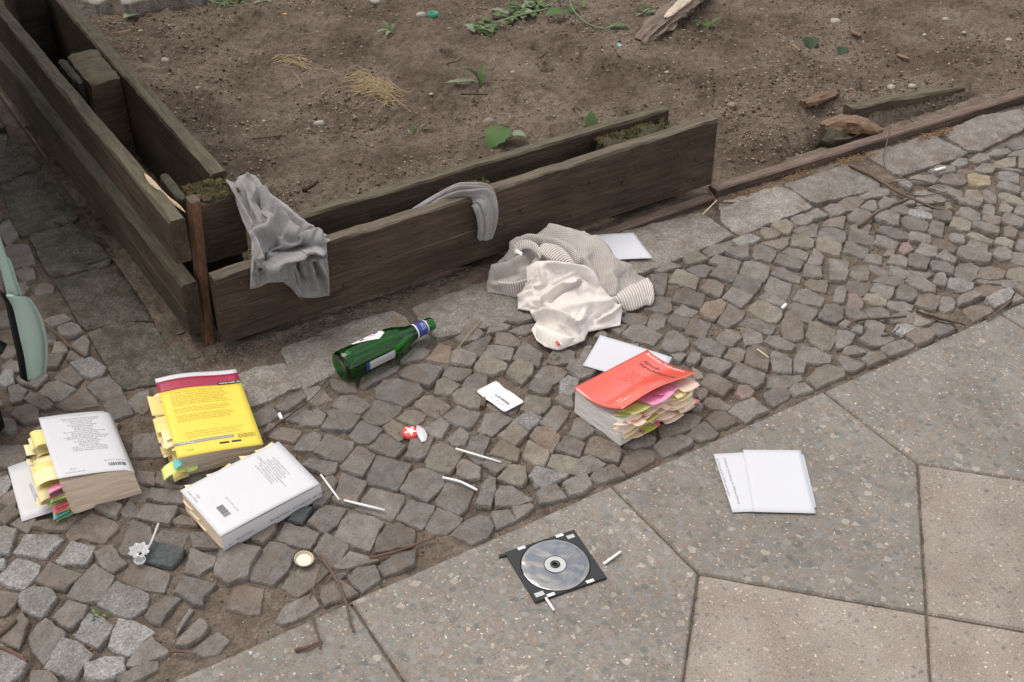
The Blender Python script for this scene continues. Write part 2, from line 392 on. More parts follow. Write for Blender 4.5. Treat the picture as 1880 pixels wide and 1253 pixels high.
# ---- cobbles (outlines in millimetres, a letter for the kind of stone)
COB = ' -114 125,-88 90,-64 104,-50 115,-31 136,-39 161,-55 181,-75 166,-106 139|g-313 162,-299 140,-272 148,-258 172,-293 224,-332 195| -144 131,-116 126,-108 140,-90 157,-76 167,-110 205,-129 203,-144 181,-157 158|g-509 125,-489 113,-468 118,-454 131,-460 156,-475 185,-492 195|g-411 86,-402 73,-385 90,-368 100,-375 129,-396 154,-433 112| 52 115,57 99,72 76,84 86,101 106,120 119,103 147,81 167,64 160,40 136| 116 148,133 118,168 145,179 161,142 208,96 176| -347 209,-328 201,-310 214,-294 234,-313 275,-349 250,-367 230|b-329 346,-312 345,-284 316,-266 329,-253 339,-257 357,-281 391,-315 381,-330 368| 153 203,174 175,198 198,225 222,186 273,169 254,142 221|g-322 73,-277 97,-293 126,-313 149,-342 106| -359 507,-287 491,-279 547,-343 564| 196 150,205 126,225 136,251 150,261 171,250 189,236 206,214 203,181 176| 226 88,236 71,255 78,294 117,263 156,215 115| -439 154,-432 120,-391 162,-407 205,-421 199,-437 183| 258 413,276 389,289 368,326 381,342 389,341 408,319 445,292 452,268 439| -65 47,-38 56,-2 72,-13 96,-31 106,-59 94,-78 81| -261 186,-238 164,-217 195,-249 235,-264 244,-284 217| -144 57,-129 48,-117 71,-104 91,-125 113,-141 116,-168 85| -181 492,-122 463,-100 519,-161 541| -127 271,-58 265,-59 312,-122 319| 247 199,258 180,272 168,297 184,321 203,300 246,283 249,252 216|b107 58,138 49,155 80,140 107,119 109,96 92,77 65|g-383 343,-372 333,-364 341,-339 358,-345 372,-388 402,-414 370|g-356 110,-326 138,-335 166,-349 184,-361 171,-379 149| -310 608,-238 611,-237 663,-307 661|g-441 309,-421 284,-393 305,-385 321,-412 354,-448 329| -118 372,-57 395,-70 440,-133 423|g-430 239,-412 210,-381 240,-388 265,-406 278,-425 275,-432 259| -257 482,-195 472,-186 523,-256 529| -89 492,-20 491,-15 543,-85 542| 222 6,250 4,270 19,272 39,265 53,241 54,200 41| -251 255,-238 267,-217 280,-211 303,-231 337,-269 283| 1 75,21 81,50 106,29 149,-3 122| 646 221,710 193,735 241,668 271| -388 66,-368 46,-338 47,-333 73,-352 85,-380 87| 585 156,651 133,674 174,601 202| 167 75,198 98,210 109,185 145,142 119|d-233 228,-210 205,-192 219,-181 232,-200 256,-222 270,-245 242| 116 306,129 295,158 313,167 327,134 372,96 339| -11 334,49 312,64 351,-2 376| -39 425,27 443,11 491,-48 468| -398 589,-349 568,-327 613,-380 637| -211 132,-207 115,-197 105,-189 124,-164 134,-202 178,-223 151|b646 48,692 46,721 45,742 58,734 76,699 93,656 76| -33 164,-22 147,-7 135,6 143,19 156,6 178,-17 205,-43 177| -384 268,-366 248,-351 257,-337 264,-371 314,-398 289| -17 267,42 265,42 308,-14 312| -248 582,-202 548,-172 593,-222 625| -108 11,-93 8,-66 9,-46 12,-45 39,-86 42,-112 22| -317 424,-272 414,-257 459,-305 474|g-448 386,-421 370,-399 415,-412 432,-435 440| -323 48,-307 50,-290 44,-272 46,-282 87,-314 75,-331 56| 179 57,197 46,222 52,235 61,215 106,175 77| 128 263,142 242,187 281,169 317,119 281| -210 1217,-182 1202,-161 1201,-158 1237,-156 1289,-188 1308,-209 1294| 222 348,243 343,274 355,285 366,254 411,209 371|y1075 119,1080 96,1094 88,1127 108,1144 129,1134 166,1120 175,1084 144|g-353 299,-345 300,-324 281,-301 309,-328 341,-361 313| 29 151,54 159,82 182,56 204,39 200,15 186| 147 377,175 359,208 384,177 427,160 425,159 412,133 390| -105 214,-60 213,-60 256,-106 258| 342 421,358 393,382 411,406 429,380 459,349 464,327 449| -380 444,-336 433,-327 480,-372 489|b-476 265,-458 248,-444 257,-427 277,-466 309| -212 330,-194 313,-183 299,-156 328,-200 364,-221 342| 536 4,557 6,595 10,610 29,592 48,560 43,532 25| -182 694,-175 673,-158 675,-139 672,-137 705,-146 736,-172 743,-190 729| 69 13,116 10,135 38,97 44,67 36| -36 9,-21 12,-1 4,15 5,11 23,3 45,-24 44,-37 27| -294 1006,-231 991,-216 1044,-283 1056| -180 171,-153 176,-144 191,-169 230,-196 185| 694 291,757 256,778 300,723 330|b-244 682,-220 672,-186 666,-195 736,-221 718,-252 703| -388 182,-380 169,-358 180,-347 197,-368 221,-396 201| 670 146,715 117,747 153,696 186|y985 10,1013 11,1053 10,1068 25,1053 53,1027 55,987 41| 18 25,24 5,57 11,61 28,64 42,40 51,20 46| 387 214,443 234,427 271,408 273,371 237| 580 108,634 85,650 125,599 147|b-466 185,-456 170,-431 214,-435 234,-476 202| 194 408,213 392,242 408,225 451,207 458,177 440| 621 405,667 361,700 402,658 443| 806 5,833 11,859 8,861 51,822 53,797 46| 113 198,140 225,116 268,84 228| 614 7,632 8,673 7,688 15,675 39,638 45,619 40| -180 608,-141 608,-139 667,-169 670,-180 656| 300 58,329 43,360 39,345 82,330 91,312 79|y379 326,392 301,406 292,434 315,434 338,402 357,382 347| -230 15,-209 10,-188 22,-196 47,-220 42,-238 32|d876 94,885 71,909 79,925 93,903 145,861 122| -302 274,-302 261,-293 243,-268 253,-276 274,-274 285,-277 301,-304 301| 317 325,328 309,364 325,349 367,334 376,307 360| 1012 91,1035 69,1062 58,1079 72,1070 107,1054 127,1016 105| -178 360,-160 342,-143 332,-130 357,-149 372,-178 398,-191 378| -272 119,-263 105,-250 120,-220 135,-239 152,-264 143,-278 135| 339 285,354 264,364 253,385 266,397 276,375 315,338 303|b513 72,535 38,556 54,539 101,529 111,501 87| 777 316,801 281,835 296,822 340,804 354,770 342| 388 78,384 65,392 53,411 53,434 50,443 56,424 79,410 104,384 88| 197 269,210 253,240 267,220 316,182 296| 175 327,188 311,226 329,205 374,167 348|o445 154,451 119,477 135,489 148,483 177,466 187,443 176| -342 23,-319 24,-296 26,-291 39,-306 48,-330 44,-350 43| 243 229,258 227,277 247,294 263,264 286,227 244| 1045 257,1053 226,1066 213,1085 222,1101 240,1092 278,1082 290,1041 276|b1038 162,1050 145,1071 142,1102 175,1103 195,1098 220,1057 192| 326 162,339 162,348 181,378 207,371 228,346 223,324 199| -255 722,-245 712,-210 730,-233 772,-255 772,-271 756|y461 378,476 359,504 361,517 372,497 426,456 395| -185 760,-176 746,-157 747,-145 762,-158 805,-181 815,-197 807| -81 341,-35 326,-25 359,-70 377| 716 449,779 427,795 473,740 492|d816 241,836 234,858 241,869 254,866 297,849 297,806 262| 948 349,958 327,972 337,995 359,978 404,958 405,925 378|b927 115,937 100,959 120,977 148,973 171,949 170,915 136| 613 266,637 265,668 275,665 306,633 317,610 306| 1131 363,1143 339,1163 350,1190 375,1176 414,1158 419,1121 391| 486 179,491 163,529 187,542 197,538 221,523 221,480 199| -259 424,-211 410,-203 440,-251 456| -459 95,-434 69,-423 83,-431 106,-450 117| 16 61,36 56,74 46,43 89,8 73|y439 70,451 59,485 79,464 106,450 115,429 96| 549 367,569 341,595 368,585 421,541 387|y493 219,519 228,534 246,515 266,498 272,468 246| -357 394,-332 374,-305 390,-316 403,-366 418,-372 412| 253 452,279 460,324 465,338 476,318 492,295 492,261 484,248 464| -199 259,-182 242,-160 267,-195 294,-214 281| 1113 190,1123 178,1154 192,1169 204,1146 246,1130 244,1105 224|b806 109,815 86,835 92,849 97,847 136,832 149,803 135| 733 197,781 182,793 224,744 240| 1579 178,1596 149,1610 135,1647 156,1627 205,1612 214,1584 200|y350 90,362 75,376 85,390 107,370 127,334 111|y409 116,421 100,438 110,448 124,434 165,405 138| 405 166,444 184,438 222,393 204| 433 265,449 248,481 263,476 281,428 306,418 298| 556 296,564 282,594 291,608 298,599 327,582 337,545 317| 461 45,482 44,501 40,517 46,505 77,489 79,453 58|y509 309,543 327,561 347,544 370,522 364,502 352| 813 458,868 430,884 475,833 498| -247 45,-222 49,-205 61,-210 81,-244 65,-255 55| -270 842,-223 813,-202 847,-250 873| 1131 289,1140 266,1163 280,1186 301,1164 343,1119 311| -27 383,20 378,19 414,-22 418|b742 15,792 14,789 51,774 56,747 50| 489 86,517 110,509 133,497 143,465 124| 1151 162,1166 147,1190 154,1219 179,1216 198,1190 203,1149 179| 290 60,315 89,332 112,324 121,303 107,271 77| 660 470,713 461,723 505,673 517| 965 245,1005 255,1027 268,1017 308,955 269| 603 329,637 318,654 342,645 368,627 372,591 345| 1081 330,1089 314,1107 320,1135 338,1121 376,1106 385,1071 355|y374 145,388 133,406 153,390 191,356 171| 420 14,440 8,463 13,472 42,445 43,426 43| 521 121,554 131,556 171,539 172,505 141| 871 213,882 176,914 197,906 231,894 249,869 239|b53 405,75 380,100 401,78 427,63 434,42 420|o949 299,956 279,983 290,1013 310,1016 330,979 336,952 319| -186 819,-161 826,-146 862,-147 891,-176 872,-198 830| 366 24,411 11,413 48,391 52,374 45| 982 418,995 389,1029 419,1019 455,1007 468,965 440| 698 9,719 4,740 8,740 45,710 42,689 34| 482 13,528 4,526 36,489 39,472 30| 97 346,112 357,125 373,118 390,94 388,67 365| 284 157,294 135,309 130,325 151,316 172,308 185,292 175| -267 924,-225 917,-215 963,-261 971| -135 612,-126 598,-108 612,-95 662,-120 657,-138 646| 917 51,943 44,976 43,985 56,957 73,928 82,909 65| 44 491,33 463,43 453,60 455,86 462,77 497,61 494| 951 96,962 80,975 72,1001 99,997 121,990 140,977 133| -164 231,-130 207,-134 253,-159 262| 1164 229,1181 207,1208 225,1201 269,1183 274,1148 254| -289 797,-271 770,-244 796,-248 816,-278 825,-299 821| 81 289,87 270,104 274,116 290,82 323,63 315| 57 228,38 217,53 208,75 224,96 248,96 264,78 267| 904 244,944 276,923 310,879 279| 877 29,877 11,912 17,929 24,936 43,905 52,886 50| 1171 51,1196 41,1225 44,1221 72,1201 89,1166 79|b-318 683,-294 677,-287 704,-294 725,-316 726,-332 716| 1032 315,1034 288,1086 309,1066 353,1025 336| 879 374,894 354,910 361,930 387,918 407,903 415,861 391| 1517 148,1517 130,1529 112,1550 116,1582 133,1582 158,1558 166,1536 161| 456 409,469 416,484 431,466 466,449 467,431 439| 148 480,150 461,187 456,181 505,153 508| -211 741,-191 755,-199 809,-236 783| 1178 9,1231 5,1245 11,1240 34,1206 40,1180 36| 1381 386,1392 364,1410 369,1435 395,1416 433,1403 435,1370 414| 1487 12,1529 15,1568 30,1570 47,1546 49,1496 45| 514 398,530 384,556 412,534 435,519 444,499 427| 1580 423,1598 401,1620 382,1641 392,1643 436,1630 461,1601 449|b1360 89,1375 74,1397 84,1421 102,1410 120,1387 128,1351 106| 844 156,854 136,880 144,892 151,877 180,862 189,840 178| 1010 225,1022 186,1048 197,1038 240,1022 255,988 244| 293 271,306 255,318 268,335 279,333 306,293 296|y1339 341,1350 328,1386 357,1375 395,1356 400,1326 369| 1475 86,1504 86,1526 102,1513 127,1494 139,1458 115|o417 452,430 444,455 483,442 506,418 486,395 475| -378 750,-338 753,-339 787,-378 788| 1562 331,1570 315,1591 297,1626 324,1615 358,1602 371,1587 364| 920 208,931 196,967 210,976 225,968 240,952 245,918 229| 1399 161,1408 133,1423 118,1442 135,1441 178,1426 187,1398 179|y380 353,409 368,395 403,378 399,357 371|b1254 6,1274 4,1305 11,1309 31,1290 46,1255 41|y274 325,283 311,302 317,313 327,304 345,288 355,259 343| 1609 72,1617 53,1644 48,1670 68,1663 91,1639 99,1608 88| 927 446,911 416,925 407,957 439,981 466,964 476,947 481| 712 402,753 383,768 423,725 438| 138 399,155 421,150 439,131 442,102 417| 274 13,309 11,311 40,286 48| 421 350,444 336,465 361,452 383,433 380,410 366| 958 185,972 181,996 177,1011 199,1003 225,987 234| 450 192,474 199,488 207,474 236,442 227| 1383 315,1388 293,1407 300,1428 312,1419 351,1409 362,1371 337| -193 1311,-164 1330,-164 1404,-183 1401,-197 1368| 1184 416,1199 407,1207 390,1234 404,1245 416,1235 447,1220 456,1192 429|b1816 425,1834 408,1864 415,1884 445,1866 462,1840 466,1798 448| 1480 423,1492 408,1505 395,1539 409,1548 431,1533 456,1492 442| 1107 428,1117 397,1150 424,1133 452,1123 471,1092 460|b-290 726,-278 703,-266 700,-258 711,-274 750,-285 761,-301 750| 487 424,537 464,537 474,501 470,477 470|y231 313,238 288,251 293,252 304,263 315,255 345,231 334|y1296 58,1301 49,1353 47,1352 89,1330 90|g573 235,598 252,610 265,601 288,581 281,560 253| 203 488,206 467,235 451,241 478,207 515| 1581 17,1579 4,1631 10,1646 35,1608 46,1587 42| 334 142,341 126,377 129,356 164,333 157| 405 392,418 380,443 388,452 397,419 426,397 411| -347 670,-333 677,-330 706,-351 727,-365 704|y1008 363,1018 340,1032 349,1055 368,1054 392,1040 401,1009 385| 315 229,333 219,355 242,350 265,315 249| 1354 120,1375 124,1393 142,1389 167,1377 174,1334 142|b1416 28,1412 4,1433 4,1466 4,1473 15,1448 41,1426 43| 92 470,109 473,146 486,146 499,122 505,87 490| 801 360,829 343,848 361,843 379,828 396,799 383| 1671 98,1687 76,1720 99,1716 127,1695 139,1667 119| 1075 391,1082 370,1116 396,1101 435,1057 414| 523 265,536 258,555 273,549 305,536 308,515 289| 1222 356,1239 334,1265 349,1256 385,1236 397,1210 381|b550 426,570 414,580 423,575 456,553 470,534 440| 1542 385,1552 363,1565 356,1596 385,1585 414,1563 422,1540 403| 1008 145,1022 126,1043 134,1032 171,1019 184,996 172|b1563 91,1591 80,1616 94,1599 123,1581 128,1549 111|Y1861 393,1878 382,1900 375,1933 404,1915 433,1895 439,1864 409| -403 510,-390 515,-377 534,-377 554,-391 556,-408 533| -188 916,-174 898,-148 902,-148 921,-156 945,-185 943| -197 375,-181 398,-196 425,-219 391| 1104 81,1118 78,1147 85,1170 97,1164 117,1150 125,1129 107| 1192 315,1204 296,1224 313,1213 355,1199 364,1174 349| 591 53,622 47,636 59,625 74,602 75,580 72| 1071 23,1082 12,1114 16,1107 45,1096 62,1082 55| 1275 207,1283 191,1305 195,1322 207,1313 236,1298 245,1275 230| 1107 474,1146 476,1177 482,1187 502,1144 507,1110 504| 1438 338,1456 327,1479 346,1460 376,1447 391,1414 362|y1321 237,1338 227,1366 251,1377 269,1348 280,1317 262| 1236 126,1251 101,1274 105,1284 118,1284 140,1254 148| 1315 178,1319 152,1343 160,1364 177,1337 208,1310 192|b1513 467,1529 457,1575 475,1577 497,1552 506,1513 501| 833 316,857 319,880 342,875 360,858 362,829 336| 1719 301,1725 275,1743 270,1764 290,1765 323,1748 333,1715 319| -410 436,-383 451,-389 476,-399 476,-415 460| 1713 397,1729 373,1749 378,1751 405,1741 435,1719 442,1696 427| 2092 455,2149 453,2173 478,2164 497,2135 501,2098 490| 481 482,506 473,530 483,530 503,517 505,501 506,475 502| 906 152,923 152,944 169,941 185,926 194,899 180|o1497 56,1524 51,1559 53,1567 60,1537 84,1506 85| -264 384,-251 359,-233 384,-241 395,-272 399| 1460 219,1477 193,1515 216,1496 254,1471 237| 1514 324,1538 303,1558 318,1545 345,1527 369,1500 359| 108 426,133 445,137 456,98 462,84 453| 363 480,391 478,412 490,405 504,385 510,348 489| 1313 4,1339 4,1361 4,1362 28,1332 36,1313 32| 1772 405,1778 378,1791 364,1810 387,1804 421,1785 445,1761 441| 773 70,795 52,811 55,803 83,788 96,772 88| 1573 231,1583 207,1609 222,1607 262,1592 271,1565 255|y1212 257,1224 238,1260 268,1230 292,1207 283| -67 178,-41 197,-34 209,-59 208,-79 199| -391 418,-384 404,-363 427,-385 442,-402 434| 1348 203,1365 181,1388 173,1403 188,1373 221,1338 215| 1239 293,1259 286,1284 313,1263 341,1229 310| -323 751,-306 749,-291 773,-299 795,-316 797|y1306 398,1323 382,1344 401,1337 431,1319 441,1288 411| 1279 71,1297 63,1320 84,1312 102,1265 102| -205 960,-183 952,-153 953,-161 978,-188 984,-210 977| 1160 430,1175 427,1207 464,1165 477,1146 465| -172 402,-162 430,-184 450,-195 427| 1492 181,1499 165,1508 148,1537 166,1532 188,1518 208,1505 204| 1346 443,1353 423,1369 417,1401 447,1400 459,1365 464,1339 463|b1263 418,1286 423,1318 449,1265 455,1235 460| 1388 72,1386 57,1408 55,1434 71,1440 91,1426 99,1406 89| 392 512,415 512,435 526,434 546,417 547,387 530| 1203 146,1206 123,1220 118,1240 134,1235 159,1222 172,1210 163| -237 358,-221 346,-210 358,-220 388,-240 370|y1035 470,1096 468,1093 504,1074 503,1054 500| 1514 224,1535 216,1559 234,1547 268,1504 248| 1469 297,1482 286,1508 302,1499 333,1488 347,1460 326| 874 308,888 287,916 309,900 340,876 327|b1657 333,1663 313,1683 306,1711 328,1711 350,1694 360,1669 347| 1036 432,1050 418,1077 438,1077 456,1050 466,1028 461| 1614 268,1660 304,1649 329,1596 299|r1240 156,1257 162,1274 178,1277 201,1265 208,1229 179| 1785 218,1802 202,1829 218,1827 252,1814 260,1781 242|y1309 471,1319 455,1338 466,1355 480,1355 502,1334 509,1311 502| 1721 124,1747 120,1776 154,1753 168,1718 150| 1865 302,1871 282,1884 263,1908 283,1902 321,1883 332,1868 324| 1407 191,1428 192,1438 202,1432 230,1421 242,1391 218| 1304 123,1315 105,1333 100,1348 107,1340 128,1320 146,1303 140| -198 1148,-176 1147,-172 1182,-185 1199,-210 1192| 1192 473,1228 470,1252 475,1246 499,1224 505,1192 499| 78 200,98 181,110 195,84 222,74 217| 1306 304,1326 276,1354 301,1336 330,1322 332| 1267 372,1277 354,1300 370,1293 400,1281 413,1255 405| 1099 269,1110 246,1128 257,1122 302,1090 296| 1430 57,1463 55,1495 58,1498 78,1465 81,1441 73|d1944 355,1959 340,1993 368,1982 393,1959 400,1934 379| -320 799,-305 807,-297 842,-311 854,-326 828| 1713 229,1723 207,1749 223,1738 262,1721 272,1705 261| 313 13,328 15,351 22,353 32,322 40| 1122 9,1167 9,1170 26,1147 35,1122 31| 1278 149,1297 138,1313 150,1311 174,1292 186,1273 174|d6 191,33 211,12 223,-10 205| 1763 463,1785 450,1810 459,1809 478,1782 494,1757 497,1737 485| 1586 482,1610 478,1644 464,1661 477,1652 506,1621 498,1589 502| 1285 318,1319 341,1322 376,1267 340| 1265 265,1292 250,1324 271,1292 297|g-458 341,-437 344,-431 359,-451 374|y1675 268,1688 255,1717 275,1702 314,1668 293| 1176 114,1185 94,1206 112,1193 146,1169 140| 785 411,820 398,834 426,797 440|b1435 421,1444 411,1485 445,1469 450,1442 455,1410 442| 935 13,948 14,971 9,972 32,955 42,935 31|y1979 426,2008 415,2030 408,2066 437,2043 444,2007 447,1983 436| 914 332,929 317,952 324,936 360,906 347| 1220 195,1233 193,1269 222,1273 237,1254 237,1218 208|b545 93,556 62,562 58,565 81,549 115,533 117| 1250 44,1274 46,1293 49,1291 61,1268 75,1239 61| 1537 291,1548 278,1560 258,1584 276,1574 302,1563 315,1545 306| -162 393,-138 368,-130 370,-144 385,-155 426,-167 404| 1435 240,1446 221,1469 238,1472 261,1454 268,1421 254|b1259 465,1288 462,1308 467,1299 503,1287 507,1270 494| -385 476,-378 502,-378 515,-395 512,-405 499| 1636 189,1650 173,1674 190,1660 225,1627 212| 1458 388,1469 366,1483 367,1511 388,1488 409,1466 409| 544 217,554 202,572 232,561 249,542 240| 1208 87,1224 75,1242 85,1237 109,1227 121,1208 106| -303 851,-287 840,-278 860,-290 885,-311 872|r838 57,855 55,872 63,872 82,859 89,842 77| 1654 133,1668 122,1693 140,1694 159,1678 168,1649 154| 600 446,629 444,637 465,614 469,580 469| 537 481,580 474,594 481,581 498,568 502,557 501| -173 1077,-158 1078,-153 1096,-162 1117,-178 1116,-191 1087| 1109 54,1128 52,1146 41,1145 72,1128 77,1104 67| 1405 472,1436 470,1453 470,1455 505,1412 500| 2075 438,2098 418,2139 432,2130 451,2080 455,2048 448|b-166 292,-144 276,-145 295,-159 310,-175 304|y1804 350,1814 327,1836 344,1849 370,1827 383,1803 368| 1826 486,1839 472,1878 467,1895 482,1859 503,1825 499| 1845 220,1873 230,1884 251,1867 267,1833 249| 1910 328,1922 309,1945 325,1939 358,1924 367,1903 356| 1540 195,1549 177,1571 189,1569 225,1531 213| 1920 276,1953 261,1972 298,1935 311| 1933 422,1950 412,1972 423,1985 447,1967 458,1927 444| 2057 379,2089 398,2090 419,2075 432,2030 395| 1458 462,1476 456,1499 459,1503 484,1490 498,1472 497| -206 853,-191 853,-186 887,-205 889,-218 860| 1631 354,1649 332,1667 348,1653 374,1639 387,1617 373| 1569 60,1575 46,1606 48,1609 64,1572 86|y1668 210,1679 187,1695 196,1692 231,1681 244,1664 241|b-294 888,-278 896,-276 923,-293 928,-304 903| 1367 479,1380 465,1402 468,1407 503,1370 504| 1394 271,1407 257,1431 279,1426 294,1410 298,1387 287| 1826 313,1840 306,1868 330,1871 363,1852 357,1832 334|y1697 169,1706 151,1731 168,1729 188,1714 198,1691 186| 619 476,649 474,654 492,627 497,599 496| 1370 231,1385 216,1404 234,1397 251,1384 265,1372 253| 1773 335,1782 313,1800 319,1800 353,1779 366,1762 364| 1461 124,1483 140,1494 157,1481 164,1444 144| 980 478,1026 475,1015 498,991 496,964 494| 1747 246,1760 233,1785 250,1776 270,1768 282,1748 267| 1777 271,1790 269,1820 295,1824 311,1809 314,1778 293| 1560 429,1577 436,1600 462,1587 469,1545 456| 980 69,992 57,1016 76,1004 95| 1619 242,1623 227,1637 225,1656 245,1645 265,1624 258|d1753 179,1779 195,1778 212,1765 219,1731 193|b766 344,798 362,786 377,762 376|r1484 260,1517 265,1528 290,1518 296,1490 281| 829 185,846 194,859 205,851 220,823 202| -212 1100,-198 1117,-196 1145,-210 1146,-223 1117| 2020 471,2048 461,2075 457,2080 474,2052 491,2015 482| 1966 464,2002 462,2012 480,1993 494,1948 484| 1671 391,1704 376,1711 395,1697 421,1681 413| 659 311,681 319,692 340,679 341,653 322| 1894 485,1909 474,1935 477,1952 492,1938 507,1901 497| -248 74,-212 106,-217 111,-247 81| 1825 256,1849 267,1855 304,1812 273| 1446 168,1463 169,1476 173,1449 201,1440 207| -215 904,-203 897,-198 913,-200 942,-212 931| 1710 460,1728 466,1736 497,1707 504| 557 111,565 89,569 103,566 131,554 128| 1645 412,1668 404,1688 426,1675 434,1644 424| 1 48,18 51,24 57,15 59,-2 63| 771 98,787 102,801 111,797 122,779 115| 805 156,820 147,826 162,822 184| 809 208,832 217,831 227,810 235| 1665 372,1682 356,1697 369,1681 384,1655 389| 727 346,744 358,742 374,719 366| 743 83,754 77,765 83,760 100,746 95| 1541 87,1566 67,1569 76,1543 103,1532 104| 1457 270,1476 283,1467 295,1439 281| 1552 4,1565 4,1567 26,1534 6| 1990 400,2017 372,2017 384,1994 416,1979 419|b50 432,65 439,57 449,40 433| 1719 351,1731 343,1746 363,1739 373| 2251 375,2317 357,2335 404,2273 424| -266 1759,-224 1728,-189 1771,-239 1805| 1893 220,1948 181,1978 228,1920 262| -398 1411,-339 1409,-329 1454,-394 1460| 2183 469,2234 444,2256 496,2209 517| -492 1223,-434 1223,-432 1276,-494 1278| -430 1306,-377 1300,-376 1355,-430 1359| -472 1524,-406 1497,-388 1544,-446 1573| -673 247,-620 245,-617 294,-674 292| 2018 332,2078 319,2086 358,2036 373| 2091 325,2155 294,2173 335,2117 364| -639 159,-580 159,-580 209,-642 203| 1970 257,2028 219,2057 261,1990 295| 2633 486,2694 461,2721 508,2661 539| -379 962,-316 929,-293 967,-361 999| -625 301,-580 273,-551 314,-597 346| -536 297,-479 286,-468 332,-525 339| -288 1478,-245 1442,-217 1476,-262 1518| 2056 208,2113 173,2137 219,2079 252| 2454 424,2504 394,2536 443,2484 472| 1851 80,1910 51,1932 106,1875 129| -593 514,-530 480,-500 517,-566 555| 2154 218,2222 205,2236 245,2161 266| -471 752,-408 744,-394 791,-459 806| -529 861,-472 860,-465 913,-528 916| 1972 170,2032 154,2041 199,1983 214| -495 469,-427 456,-416 502,-485 516| 2299 281,2354 270,2373 311,2311 333| -540 548,-485 555,-493 604,-547 595| -305 1272,-251 1256,-245 1307,-295 1319| -373 1710,-317 1704,-312 1762,-365 1766| -582 221,-528 197,-505 236,-562 263| -669 46,-603 18,-584 61,-655 91| -309 1410,-260 1380,-230 1415,-289 1446| -518 373,-469 364,-463 424,-512 428| -308 1558,-252 1544,-239 1596,-294 1616| 2335 360,2379 331,2406 370,2361 406| -583 827,-533 836,-540 891,-591 884| 2219 285,2271 260,2292 300,2244 328| -484 665,-427 638,-406 681,-461 709| -314 1157,-247 1137,-233 1188,-299 1209| -540 770,-471 774,-479 816,-540 816| -327 1641,-274 1624,-253 1666,-314 1684| -432 1583,-373 1571,-366 1627,-422 1640| 2306 451,2357 427,2378 478,2326 497| -410 1662,-349 1626,-328 1680,-384 1705| -503 1150,-439 1131,-424 1187,-481 1205| -255 1632,-203 1594,-176 1635,-224 1669| -376 1865,-306 1872,-309 1924,-387 1917| -497 1451,-430 1433,-416 1491,-491 1502| 1808 143,1862 120,1887 164,1831 193| 2020 95,2090 66,2109 117,2051 144| 1932 86,1986 44,2014 86,1955 126| 1747 66,1803 34,1827 73,1766 108| 2064 281,2109 257,2136 295,2085 324| 2234 213,2276 185,2305 226,2261 254| -616 432,-553 410,-535 462,-598 490| 2379 306,2433 280,2445 324,2396 342| -407 1021,-358 1003,-344 1051,-395 1063| -595 360,-541 356,-537 398,-591 407| -560 695,-509 711,-523 763,-574 755| -343 1067,-289 1064,-285 1115,-337 1119| -522 1379,-474 1343,-448 1386,-495 1419| -309 1817,-247 1822,-248 1866,-310 1860| -380 1209,-324 1189,-311 1245,-366 1259| 2104 135,2142 105,2178 141,2139 180| 2430 358,2480 339,2504 382,2454 407| -456 951,-386 937,-383 991,-455 1005| -411 847,-365 823,-343 866,-392 889| -595 90,-539 46,-513 84,-564 131| -602 617,-548 618,-557 664,-606 658| -547 1068,-498 1017,-460 1060,-509 1104| -574 156,-520 140,-506 186,-568 205| 2530 487,2577 462,2603 514,2555 536| -429 1080,-372 1063,-353 1113,-416 1134| -366 1513,-303 1498,-292 1542,-357 1559| 2134 372,2187 345,2206 391,2154 416| -670 100,-613 95,-605 140,-659 146| 1690 24,1747 7,1758 50,1698 65| -447 1725,-394 1709,-386 1760,-437 1775| -539 634,-483 610,-468 651,-523 674| -238 1510,-186 1516,-189 1556,-245 1553| -516 29,-450 22,-440 65,-510 70| 2248 509,2302 471,2325 512,2275 541| 2382 397,2437 385,2452 430,2394 446| 2383 462,2432 444,2453 492,2403 515| -249 1888,-203 1840,-167 1882,-206 1928| -525 957,-471 960,-467 1008,-525 1009| -331 1327,-274 1328,-281 1373,-329 1371| -459 1018,-412 1017,-411 1054,-453 1059| 1906 36,1950 11,1971 47,1928 72| -299 1218,-255 1208,-245 1244,-288 1257| -383 1822,-327 1807,-322 1845,-379 1857| 2192 404,2240 390,2251 424,2204 442| -427 1241,-380 1237,-376 1291,-426 1293| 1952 131,2005 108,2019 142,1967 170| -393 1140,-344 1123,-330 1161,-377 1180| -257 1680,-209 1677,-208 1722,-250 1727| -239 1426,-201 1397,-178 1435,-217 1463| 1841 30,1885 11,1900 50,1856 68| -473 571,-438 546,-411 587,-452 611| 1890 136,1926 114,1948 154,1909 180| -471 828,-432 810,-415 840,-453 864| -257 1338,-208 1343,-214 1376,-257 1372| -669 313,-629 314,-630 351,-670 354| 2152 180,2185 164,2196 195,2160 208| -424 695,-371 683,-370 716,-415 725| -475 1302,-438 1311,-444 1341,-484 1336| 1790 99,1835 77,1850 107,1811 131'
